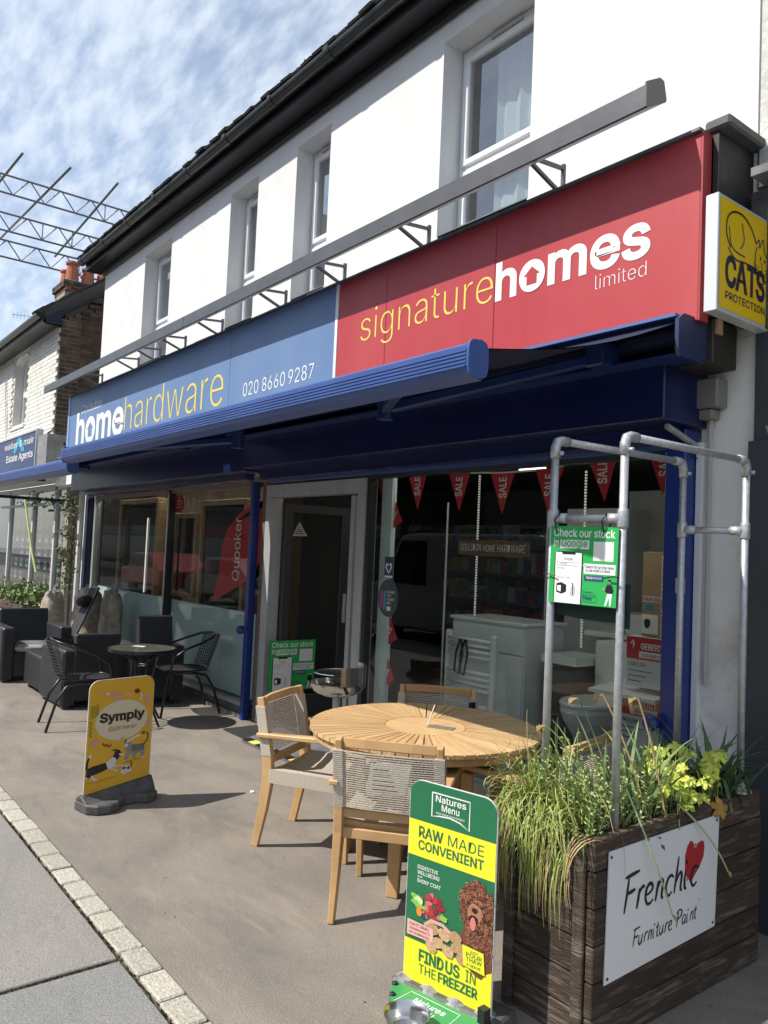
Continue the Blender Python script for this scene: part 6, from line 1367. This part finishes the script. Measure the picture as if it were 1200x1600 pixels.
def hand(mb, P, txt, a, b, wd, xh, th, slope=0):
    tot = sum(GL[c_][1] for c_ in txt); kx = wd/tot; x = 0; n_ = 0
    for c_ in txt:
        for st_ in GL[c_][0]:
            pts = []
            for i in range(len(st_)-1):
                p0, p1, p2, p3 = V(st_[max(i-1, 0)]), V(st_[i]), V(st_[i+1]), V(st_[min(i+2, len(st_)-1)])
                for k in range(4): t = k/4; pts.append(.5*((2*p1)+(p2-p0)*t+(2*p0-5*p1+4*p2-p3)*t*t+(3*p1-p0-3*p2+p3)*t*t*t))
            pts.append(V(st_[-1])); mb.stroke(P, [(a+(x+p[0])*kx, b+p[1]*xh+slope*(x+p[0])*kx) for p in pts], th, .0046+.0003*(n_ % 4), len(st_) > 2); n_ += 1
        x += GL[c_][1]
q = MB(); q.use(m_black); hand(q, PF, 'Frenchic', 2.26, .405, .47, .066, .0135); hand(q, PF, 'Furniture Paint', 2.325, .285, .40, .031, .0062)
q.text(PF, 'R', 2.735, .345, .006, 'H', .008, 0, c=.005)
q.use(mat('heart_red', (.42, .018, .022), .55))
ctr = [(2.672, .425), (2.64, .46), (2.638, .52), (2.652, .552), (2.672, .568), (2.690, .560), (2.702, .528), (2.728, .552), (2.752, .555), (2.768, .530), (2.762, .495), (2.735, .462), (2.700, .435), (2.680, .418)]
q.poly(PF, ctr[::-1], .0043)
for k in range(9): q.stroke(PF, [(2.655+.012*k, .43+.008*k), (2.665+.012*k, .50+.006*k), (2.672+.011*k, .555-.001*k)], .007, .0046)
q.build('artwork', None, fr2)
# --- galvanised pipe frame
pf = thing('pipe_frame', 'galvanised scaffold tube frame with clamp fittings standing in the timber planter', 'frame', (-1.7, 2.6, .6))
pc = {'a': (-1.865, 2.235), 'b': (-1.605, 2.285), 'c': (-1.83, 3.02), 'd': (-1.60, 3.10)}; TZP = 1.985; rr = .0142
# posts: a and b at the street end, c and d at the wall end
for k, (x, y) in pc.items():
    q = MB(); q.tube([(x, y, .60), (x, y, TZP-.01)], rr, 16); q.build('post', m_galv, pf, smooth=True)
def fitting(c, d, L_=.06): 
    q = MB(); c = V(c); d = V(d).normalized(); q.tube([c-d*L_/2, c-d*(L_/2-.006), c+d*(L_/2-.006), c+d*L_/2], rr*1.35, 16, radii=[rr*1.2, rr*1.35, rr*1.35, rr*1.2]); return q
for (k0, k1, z, el) in (('a', 'c', TZP, True), ('b', 'd', TZP, True), ('a', 'b', 1.70, False), ('c', 'd', 1.70, False)):
    p0, p1 = V(pc[k0]+(z,)), V(pc[k1]+(z,)); d = (p1-p0).normalized(); off = 0 if el else .024
    q = MB(); q.tube([p0+d*.03, p1-d*.03], rr*.98, 16); q.build('rail', m_galv, pf, smooth=True)
    for p, dd in ((p0, d), (p1, -d)):
        if el:
            q = MB(); q.tube([p+dd*.065, p+dd*.03, p+dd*.010+V((0, 0, -.006)), p+V((0, 0, -.028)), p+V((0, 0, -.065))], rr*1.28, 14); q.lathe((0, 0, 0), [(.0, .016), (.008, .016), (.008, 0)], 8, Pl(p+V((rr*1.3, 0, -.05)), (0, 1, 0), (0, 0, 1))); q.build('elbow_fitting', m_galv, pf, smooth=True)
        else:
            q = fitting(p, (0, 0, 1), .065); q.tube([p+dd*.01, p+dd*.055], rr*1.3, 14)
            for zz_ in (-.018, .018): q.lathe((0, 0, 0), [(.0, .008), (.007, .008), (.007, 0)], 8, Pl(p+dd*.04+V((0, 0, zz_*0))+V((rr*1.2, 0, 0)), (0, 1, 0), (0, 0, 1)))
            q.build('tee_fitting', m_galv, pf, smooth=True)
for k in ('d',):
    x, y = pc[k]; q = MB(); q.lathe((x, y, PZ+.001), [(.045, 0), (.045, .008), (.03, .012), (.03, .05), (.0, .05)], 20); q.build('base_flange', m_galv, pf, smooth=False)
# --- green poster, used twice
m_pg = mat('poster_green', (.035, .42, .10), .35); m_pn = mat('poster_navy', (.02, .05, .16), .5)
def poster(name, label, P, w_, h_, tilt=0):
    t = thing(name, label, 'poster', tuple(P.o)); q = MB(); q.prism(P, [(0, -h_), (w_, -h_), (w_, 0), (0, 0)], -.004, 0); q.build('board', mat('poster_back', (.05, .10, .08), .5), t)
    q = MB(); X = lambda f: f*w_; Z = lambda f: -f*h_; k = h_/.30
    q.use(m_pg).rect(P, 0, -h_, w_, 0, .0006); q.use(m_white).text(P, 'Check our stock', X(.05), Z(.135), X(.90), 'x', .0225*k, .014, c=.0012); q.text(P, 'in', X(.05), Z(.265), X(.075), 'x', .0225*k, .014, c=.0012)
    q.rect(P, X(.15), Z(.29), X(.585), Z(.175), .0012); q.use(m_pg).text(P, 'Google', X(.17), Z(.262), X(.39), 'x', .0215*k, .012, c=.0018)
    q.use(m_white).rect(P, X(.65), Z(.43), X(.94), Z(.185), .0012)
    q.use(m_black).prism(P, [(X(a), Z(b)) for a, b in ((.075, .995), (.50, .995), (.50, .35), (.47, .325), (.11, .325), (.075, .35))], .0008, .0012); q.use(m_white).rect(P, X(.09), Z(.995), X(.485), Z(.34), .0018)
    q.use(m_black).rect(P, X(.19), Z(.365), X(.39), Z(.338), .0024); q.use(mat('g_grey', (.35, .35, .36), .5)).text(P, 'Google', X(.22), Z(.44), X(.13), 'x', .009*k, .003, c=.0024)
    q.stroke(P, [(X(a), Z(b)) for a, b in ((.12, .47), (.45, .47), (.45, .51), (.12, .51), (.12, .47))], .0016, .0024).text(P, 'air fryer', X(.17), Z(.498), X(.10), 'x', .006*k, 0, c=.0026).text(P, 'Our shop', X(.12), Z(.555), X(.11), 'x', .006*k, 0, c=.0026).text(P, 'See what\u2019s in store', X(.12), Z(.675), X(.2), 'x', .005*k, 0, c=.0026)
    q.use(m_black).poly(P, [(X(.12), Z(.86)), (X(.20), Z(.88)), (X(.27), Z(.85)), (X(.27), Z(.76)), (X(.19), Z(.73)), (X(.12), Z(.75))], .0024); q.use(m_white).poly(P, [(X(.135), Z(.84)), (X(.19), Z(.855)), (X(.19), Z(.77)), (X(.135), Z(.775))], .003)
    q.use(m_black).stroke(P, [(X(.37), Z(.88)), (X(.37), Z(.76)), (X(.36), Z(.73))], .004, .0024).stroke(P, [(X(.345), Z(.89)), (X(.345), Z(.78)), (X(.395), Z(.78)), (X(.395), Z(.89)), (X(.345), Z(.89))], .0014, .0024)
    q.use(m_white).rect(P, X(.52), Z(.60), X(.975), Z(.47), .0012).poly(P, [(X(.50), Z(.49)), (X(.54), Z(.53)), (X(.54), Z(.48))], .0012)
    q.use(m_pn).text(P, 'Search for our shop name', X(.55), Z(.527), X(.40), 'x', .0085*k, .004, c=.0018).text(P, 'to see what\u2019s in store', X(.55), Z(.572), X(.35), 'x', .0085*k, .004, c=.0018)
    q.rect(P, X(.53), Z(.69), X(.81), Z(.62), .0012); q.use(m_white).text(P, 'home', X(.56), Z(.665), X(.09), 'x', .009*k, .006, c=.0018).text(P, 'hardware', X(.655), Z(.665), X(.13), 'x', .009*k, -.006, c=.0018)
    q.use(m_pn).text(P, 'Powered by', X(.52), Z(.845), X(.15), 'x', .006*k, .003, c=.0012); q.stroke(P, [(X(a), Z(b)) for a, b in ((.515, .87), (.72, .87), (.72, .955), (.515, .955), (.515, .87))], .0016, .0012).text(P, 'Near', X(.53), Z(.93), X(.13), 'x', .0125*k, .006, c=.0018).text(P, 'ST', X(.67), Z(.90), X(.035), 'H', .006*k, .003, c=.0018)
    # little drawn figure
    q.use(m_white).poly(P, [(X(.835), Z(.985)), (X(.875), Z(.82)), (X(.94), Z(.82)), (X(.925), Z(.985)), (X(.905), Z(.985)), (X(.90), Z(.88)), (X(.86), Z(.985))], .0012); q.use(m_black).poly(P, [(X(.87), Z(.83)), (X(.835), Z(.80)), (X(.865), Z(.72)), (X(.93), Z(.72)), (X(.96), Z(.79)), (X(.94), Z(.83))], .0014); q.use(m_white).blob(P, X(.895), Z(.685), X(.022), X(.028), .0014, 10, .04); q.use(m_black).blob(P, X(.897), Z(.668), X(.026), X(.016), .0016, 8, .1)
    q.use(mat('skin_print', (.55, .38, .28), .6)).stroke(P, [(X(.84), Z(.79)), (X(.80), Z(.775)), (X(.83), Z(.76))], .003, .0016)
    q.build('artwork', None, t); return t
poster('wall_poster', 'bright green poster Check our stock in Google tied inside the pipe frame', Pl((-1.855, 2.215, 1.672), (1, .19, -.015), (.015, 0, 1)), .256, .272)
q = MB(); q.prism(Pl((-1.875, 2.25, 1.405), (1, .19, -.1), (0, 0, 1)), [(0, -.045), (.30, -.05), (.30, .1), (0, .1)], -.003, 0); tag(q.build('backing_board', mat('board_dgreen', (.01, .03, .025), .5), None), 'dark green board edge showing below the poster in the pipe frame', 'board')
q = MB()
for x, y in ((-1.83, 2.225), (-1.655, 2.26)): q.tube([(x, y-.01, 1.65), (x, y-.025, 1.69), (x, y+.0, 1.715), (x, y+.03, 1.69), (x, y+.01, 1.65)], .003, 5)
for x, s_ in ((-1.86, 1), (-1.61, -1)): q.tube([(x-.02*s_, 2.21+.02*(s_<0)*2, 1.50), (x+.0, 2.205+.04*(s_<0), 1.502), (x+.035*s_, 2.208+.035*(s_<0), 1.495)], .0025, 5)
q = tag(q.build('cable_ties', m_black), 'black cable ties holding the green poster to the pipe frame', 'cable ties'); q['kind'] = 'stuff'
poster('wall_poster', 'dull green poster Check our stock in Google standing low on the open door', Pl((-6.015, 3.50, .735), (0, 1, 0), (0, 0, 1)), .475, .44)
# --- projecting yellow charity sign
ct = thing('projecting_sign', 'projecting yellow box sign reading Cats Protection with a line drawn cat', 'sign', (-1.72, 3.2, 2.6))
MB().box(-1.758, -1.700, 3.02, 3.52, 2.612, 3.112).build('sign_box', mat('sign_frame', (.68, .69, .70), .35, .2), ct, bevel=.003)
PC = Pl((-1.6985, 0, 0), (0, 1, 0), (0, 0, 1)); q = MB(); q.use(mat('cats_yellow', (.97, .63, .01), .4)).rect(PC, 3.035, 2.630, 3.515, 3.098, 0)
m_cb = mat('cats_blue', (.03, .03, .06), .5); q.use(m_cb)
x_ = 3.085
for i, (c_, w_) in enumerate((('C', .080), ('A', .088), ('T', .074), ('S', .068))):
    q.text(PC, c_, x_, 2.735, w_, c_, .125, .030, c=.001); x_ += w_+.006
q.text(PC, 'PROTECTION', 3.085, 2.675, .335, 'H', .032, .012, c=.001)
def cat_stroke(pts, w_=.006):
    out2 = []
    for i in range(len(pts)-1):
        p0, p1, p2, p3 = V(pts[max(i-1, 0)]), V(pts[i]), V(pts[i+1]), V(pts[min(i+2, len(pts)-1)])
        for k in range(5): t = k/5; out2.append(.5*((2*p1)+(p2-p0)*t+(2*p0-5*p1+4*p2-p3)*t*t+(3*p1-p0-3*p2+p3)*t*t*t))
    out2.append(V(pts[-1])); q.stroke(PC, [tuple(p) for p in out2], w_, .0018)
cat_stroke([(3.12, 2.90), (3.085, 2.95), (3.09, 3.02), (3.14, 3.06), (3.22, 3.065), (3.29, 3.03), (3.335, 2.975)], .0085)
cat_stroke([(3.105, 2.99), (3.12, 2.92), (3.16, 2.895), (3.24, 2.89)])
cat_stroke([(3.21, 3.03), (3.23, 2.96), (3.20, 2.915)])
cat_stroke([(3.10, 2.895), (3.16, 2.86), (3.25, 2.865), (3.33, 2.86), (3.37, 2.825)], .007); cat_stroke([(3.335, 2.975), (3.36, 3.00), (3.365, 2.965), (3.395, 3.01), (3.41, 2.955), (3.44, 2.92), (3.44, 2.85), (3.40, 2.81), (3.36, 2.82), (3.33, 2.87), (3.33, 2.93), (3.345, 2.965)])
cat_stroke([(3.385, 2.905), (3.39, 2.87), (3.375, 2.855)], .005); cat_stroke([(3.39, 2.865), (3.405, 2.85), (3.42, 2.86)], .005)
for z_ in (2.875, 2.86, 2.845): cat_stroke([(3.415, z_), (3.45, z_+.008), (3.475, z_+.012)], .003); cat_stroke([(3.365, z_), (3.335, z_+.008), (3.315, z_+.015)], .003)
q.blob(PC, 3.375, 2.92, .006, .010, .0018, 8, .05); q.blob(PC, 3.412, 2.915, .006, .010, .0018, 8, .05)
q.build('artwork', None, ct)

# ================================================================ planting in the planter
rg = random.Random(41)
m_sedge = mat('sedge', (.22, .32, .05), .55, c2=(.40, .44, .13), ns=22, nd=3)
m_sedgedry = mat('sedge_dry', (.42, .36, .16), .8, c2=(.30, .17, .08), ns=18)
m_strap = mat('strap_green', (.13, .21, .07), .45, c2=(.24, .32, .12), ns=14)
m_dry = mat('dry_straw', (.50, .36, .17), .8, c2=(.36, .22, .09), ns=20)
m_heuch = mat('heuchera_lime', (.46, .56, .06), .5, c2=(.66, .66, .12), ns=25)
m_heuch2 = mat('heuchera_bronze', (.32, .12, .03), .5, c2=(.42, .26, .05), ns=25)
m_herb = mat('herb_green', (.20, .30, .07), .6, c2=(.36, .42, .16), ns=40)
sd_ = thing('trailing_sedge', 'yellow green grass trailing over the near left corner of the planter', 'plant', (-1.75, 2.2, .65))
q = MB(); q.use(m_sedge)
def hang(q, b, out, rise, L_, w_, drop):
    b = V(b); o_ = V(out); pts = []; n = 9; p = b.copy(); d = (V((o_.x, o_.y, rise))).normalized()
    vs = []; s_ = V((-o_.y, o_.x, 0)).normalized() if o_.length > 0 else V((1, 0, 0))
    s_ = (s_+V((rg.uniform(-.5, .5), rg.uniform(-.5, .5), rg.uniform(-.2, .2)))).normalized()
    for i in range(n+1):
        t = i/n; k = w_*(1-.75*t)/2; vs += [p-s_*k, p+s_*k]; p = p+d*L_/n; d = (d+V((-o_.x*.12*t*3, -o_.y*.12*t*3, -drop/n*3.2))).normalized()
        p.x = max(p.x, PX0-.022+rg.uniform(-.008, .008)); p.y = max(p.y, 2.035+rg.uniform(-.01, .01))
        if p.x < PX1-.01 and p.x > PX0-.01 and p.y > PY0-.012 and p.z < PZ+.01 and t > .3: p.y = PY0-.014
        if p.y > PY0 and p.x > PX1-.02 and p.z < PZ+.01: p.x = PX1+.012
    q.add(vs, [(2*i, 2*i+1, 2*i+3, 2*i+2) for i in range(n)])
for i in range(620):
    x = min(PX1-.06, rg.gauss(-1.83, .085)); y = rg.uniform(2.13, 2.30); dry = rg.random() < .11
    q.use(m_sedgedry if dry else m_sedge); ang = -math.pi/2+rg.gauss(-.2, .9)
    hang(q, (x, y, .645), (math.cos(ang)*.55, math.sin(ang)*.55, 0), rg.uniform(.4, 2.4), rg.choice((.14, .2, .26, .32, .37))*rg.uniform(.85, 1.1) if not dry else rg.uniform(.26, .42), rg.uniform(.0045, .0085), rg.uniform(.45, 1.5))
for i in range(120):
    x = rg.uniform(PX0-.03, -1.66); q.use(m_sedgedry if rg.random() < .4 else m_sedge); hang(q, (x, 2.12, rg.uniform(.55, .66)), (rg.uniform(-.3, .3), -.5, 0), -.4, rg.uniform(.12, .26), .004, 1.6)
q.build('foliage', None, sd_, kind='stuff')
for i in range(5):
    q = MB(); x = -1.64+.02*i; hang(q, (x, 2.16, .66), (.2-.1*i, -.9, 0), .2, .30, .006, 1.0); q.build('runner', m_sedgedry, sd_)
# small leaved herb
hb = thing('leafy_herb', 'bushy small leaved green herb at the street end of the planter beside the front pipes', 'plant', (-1.75, 2.35, .65))
q = MB(); q2 = MB()
for i in range(120):
    x, y = rg.uniform(-1.94, -1.60), rg.uniform(2.14, 2.55); h_ = rg.uniform(.10, .27); dx, dy = rg.gauss(0, .03), rg.gauss(-.02, .03)
    q2.tube([(x, y, .63), (x+dx, y+dy, .63+h_)], .0016, 3)
    for k in range(13):
        t = .25+.75*k/12; c = V((x+dx*t, y+dy*t, .63+h_*t)); a = k*2.4; d = V((math.cos(a), math.sin(a), .5)).normalized(); e = d.orthogonal().normalized(); s_ = .0085*(1.25-t*.5)
        q.add([c, c+d*s_+e*s_*.45, c+d*s_*2.1, c+d*s_-e*s_*.45], [(0, 1, 2, 3)])
q.build('leaves', m_herb, hb, kind='stuff'); q2.build('stem', m_herb, hb, kind='stuff')
q = MB(); leafcloud(q, [(rg.uniform(-1.9, -1.6), rg.uniform(2.2, 3.1), .645) for _ in range(40)], .03, 900, .006, .014, rg)
gcv = q.build('ground_cover', mat('ground_cover_leaf', (.06, .09, .025), .7, c2=(.12, .11, .04), ns=30)); tag(gcv, 'low tangle of small leaves and moss covering the planter soil', 'ground cover'); gcv['kind'] = 'stuff'
# daffodil clump with dead heads
df = thing('daffodil_clump', 'long strappy daffodil leaves with brown dead flower heads between the pipes', 'plant', (-1.7, 2.55, .65))
for i in range(95):
    x, y = rg.gauss(-1.72, .07), rg.gauss(2.55, .17); a = rg.uniform(0, 6.28); ln = rg.uniform(.16, .42)
    q = MB(); q.blade((x, y, .62), (math.cos(a)*.5, math.sin(a)*.5-.14, 1), ln, rg.uniform(.010, .019), rg.uniform(.3, 1.9), 8, V((rg.uniform(-1, 1), rg.uniform(-1, 1), 0))); q.build('leaf', m_strap, df)
for i, (p0, p1, p2, dead) in enumerate((((-1.66, 2.30, .66), (-1.78, 2.25, .93), (-1.84, 2.20, .965), 1), ((-1.70, 2.45, .66), (-1.78, 2.40, .95), (-1.83, 2.36, 1.05), 1), ((-1.62, 2.5, .66), (-1.70, 2.46, .95), (-1.765, 2.42, 1.07), 2), ((-1.62, 2.62, .66), (-1.66, 2.60, .90), (-1.70, 2.55, 1.03), 1), ((-1.58, 2.55, .66), (-1.62, 2.52, .92), (-1.665, 2.49, 1.07), 2))):
    q = MB(); p0, p1, p2 = V(p0), V(p1), V(p2); pts = [p0*(1-t)**2+p1*2*t*(1-t)+p2*t*t for t in [k/8 for k in range(9)]]; q.tube(pts, (.003 if dead == 2 else .0022), 6); st2 = q.build('flower_stalk', m_dry if dead == 2 else m_strap, df)
    q = MB(); e = pts[-1]; q.tube([e, e+V((-.012, -.004, -.004)), e+V((-.026, -.006, -.022))], .004, 6, radii=[.002, .0055, .0015])
    for k in range(5): a = k*1.25; q.add([e+V((-.018, 0, -.006)), e+V((-.035, math.cos(a)*.012, -.012+math.sin(a)*.012)), e+V((-.030, math.cos(a+.6)*.010, -.030+math.sin(a)*.008))], [(0, 1, 2)])
    q.build('dead_flower', m_dry, st2)
# stems fallen across the white board
for i, (p0, p1, p2) in enumerate((((-1.60, 2.33, .80), (-1.50, 2.36, .60), (-1.515, 2.50, .365)), ((-1.58, 2.62, .70), (-1.50, 2.72, .60), (-1.515, 2.86, .435)))):
    p0, p1, p2 = V(p0), V(p1), V(p2); pts = [p0*(1-t)**2+p1*2*t*(1-t)+p2*t*t for t in [k/10 for k in range(11)]]; q = MB(); q.tube(pts, .003, 6, radii=[.0038-.00012*k for k in range(11)]); s3 = q.build('fallen_stem', mat('stem_pale', (.40, .48, .24), .5), df)
    q = MB(); e = pts[-1]; q.tube([e, e+V((.002, .012, -.01)), e+V((0, .022, -.026))], .005, 6, radii=[.003, .006, .002]); q.build('dead_flower', m_dry, s3)
# heuchera with lobed leaves
hu = thing('heuchera', 'lime yellow heuchera with lobed leaves above the white board', 'plant', (-1.6, 2.8, .68))
def lobed(c, nrm, r_, seed):
    rgl = random.Random(seed); nrm = V(nrm).normalized(); e = nrm.orthogonal().normalized(); f_ = nrm.cross(e); a0 = rgl.uniform(0, 6.28); vs = [V(c)]; n = 30
    for k in range(n):
        t = k/n; lobe = abs(math.sin(math.pi*5*t)); rr2 = r_*(.50+.42*lobe+.12*abs(math.sin(math.pi*15*t)))*(1-.30*math.exp(-((t-.0)*9)**2)-.3*math.exp(-((t-1.0)*9)**2)); a = a0+t*6.283
        vs.append(V(c)+(e*math.cos(a)+f_*math.sin(a))*rr2+nrm*(.16*r_*math.cos(5*2*math.pi*t)-.10*r_))
    return vs, [(0, 1+k, 1+(k+1) % n) for k in range(n)]
for i in range(44):
    y = rg.uniform(2.58, 3.0); x = rg.uniform(-1.74, -1.56); z = .70+rg.uniform(0, .15)-max(0, (x+1.62))*.6; q = MB(); vs, fs = lobed((x, y, z), (rg.uniform(.2, 1), rg.uniform(-1, -.2), rg.uniform(.5, 1.3)), rg.uniform(.026, .042), i); q.add(vs, fs)
    lf = q.build('leaf', m_heuch if i < 36 else mat('heuchera_green', (.30, .38, .05), .5), hu); q = MB(); q.tube([(x-.02, y+.02, .63), (x, y, z)], .0016, 4); q.build('leaf_stalk', m_heuch, lf)
q = MB(); vs, fs = lobed((-1.545, 2.845, .655), (.9, -.5, .3), .042, 99); q.add(vs, fs); q.build('leaf', m_heuch2, hu)
# dark strappy plant at the wall end
dk = thing('strappy_plant', 'dark green strappy leaved plant at the wall end of the planter', 'plant', (-1.7, 3.05, .65))
for i in range(85):
    x, y = rg.gauss(-1.68, .06), rg.gauss(3.03, .06); a = rg.uniform(0, 6.28); q = MB(); q.blade((x, y, .62), (math.cos(a)*.55, math.sin(a)*.55-.08, 1), rg.uniform(.20, .38), rg.uniform(.016, .025), rg.uniform(.6, 2.4), 8, V((-math.sin(a), math.cos(a), 0)))
    q.build('leaf', mat('strap_dark', (.05, .10, .035), .42, c2=(.09, .15, .05), ns=14), dk)
q = MB()
for i in range(150):
    x, y = rg.uniform(-1.9, -1.58), rg.uniform(2.5, 3.1); q.blade((x, y, .62), (rg.gauss(0, .35), rg.gauss(-.1, .35), 1), rg.uniform(.08, .2), .005, rg.uniform(.4, 1.8), 4)
t = thing('grassy_tuft', 'fine grassy tufts filling the middle of the planter behind the heuchera', 'plant', (-1.75, 2.8, .62)); q.build('foliage', m_strap, t, kind='stuff')
# small litter on the forecourt
q = MB()
rg = random.Random(77)
for i in range(26):
    x, y = rg.uniform(-5.5, -1.2), rg.uniform(1.3, 2.4); s_ = rg.uniform(.003, .009); a = rg.uniform(0, 6.28); c = V((x, y, .002)); e = V((math.cos(a), math.sin(a), 0)); f_ = V((-e.y, e.x, .25))
    q.add([c+e*s_, c+f_*s_*.6, c-e*s_*.8, c-f_*s_*.4+V((0, 0, .002))], [(0, 1, 2, 3)])
o = q.build('ground_litter', mat('litter_dark', (.10, .07, .045), .9)); tag(o, 'small dry leaf crumbs scattered on the forecourt tarmac', 'litter'); o['kind'] = 'stuff'
q = MB(); c = V((-4.45, 2.51, .003)); q.add([c+V((-.02, 0, 0)), c+V((.012, -.014, 0)), c+V((.022, .006, .004)), c+V((0, .014, .008))], [(0, 1, 2, 3)]); tag(q.build('paper_scrap', m_white), 'tiny white paper scrap on the forecourt near the shadow of the yellow sign', 'paper scrap')
q = MB(); q.box(-2.165, -2.035, 3.37, 3.382, 0, 0) if False else None
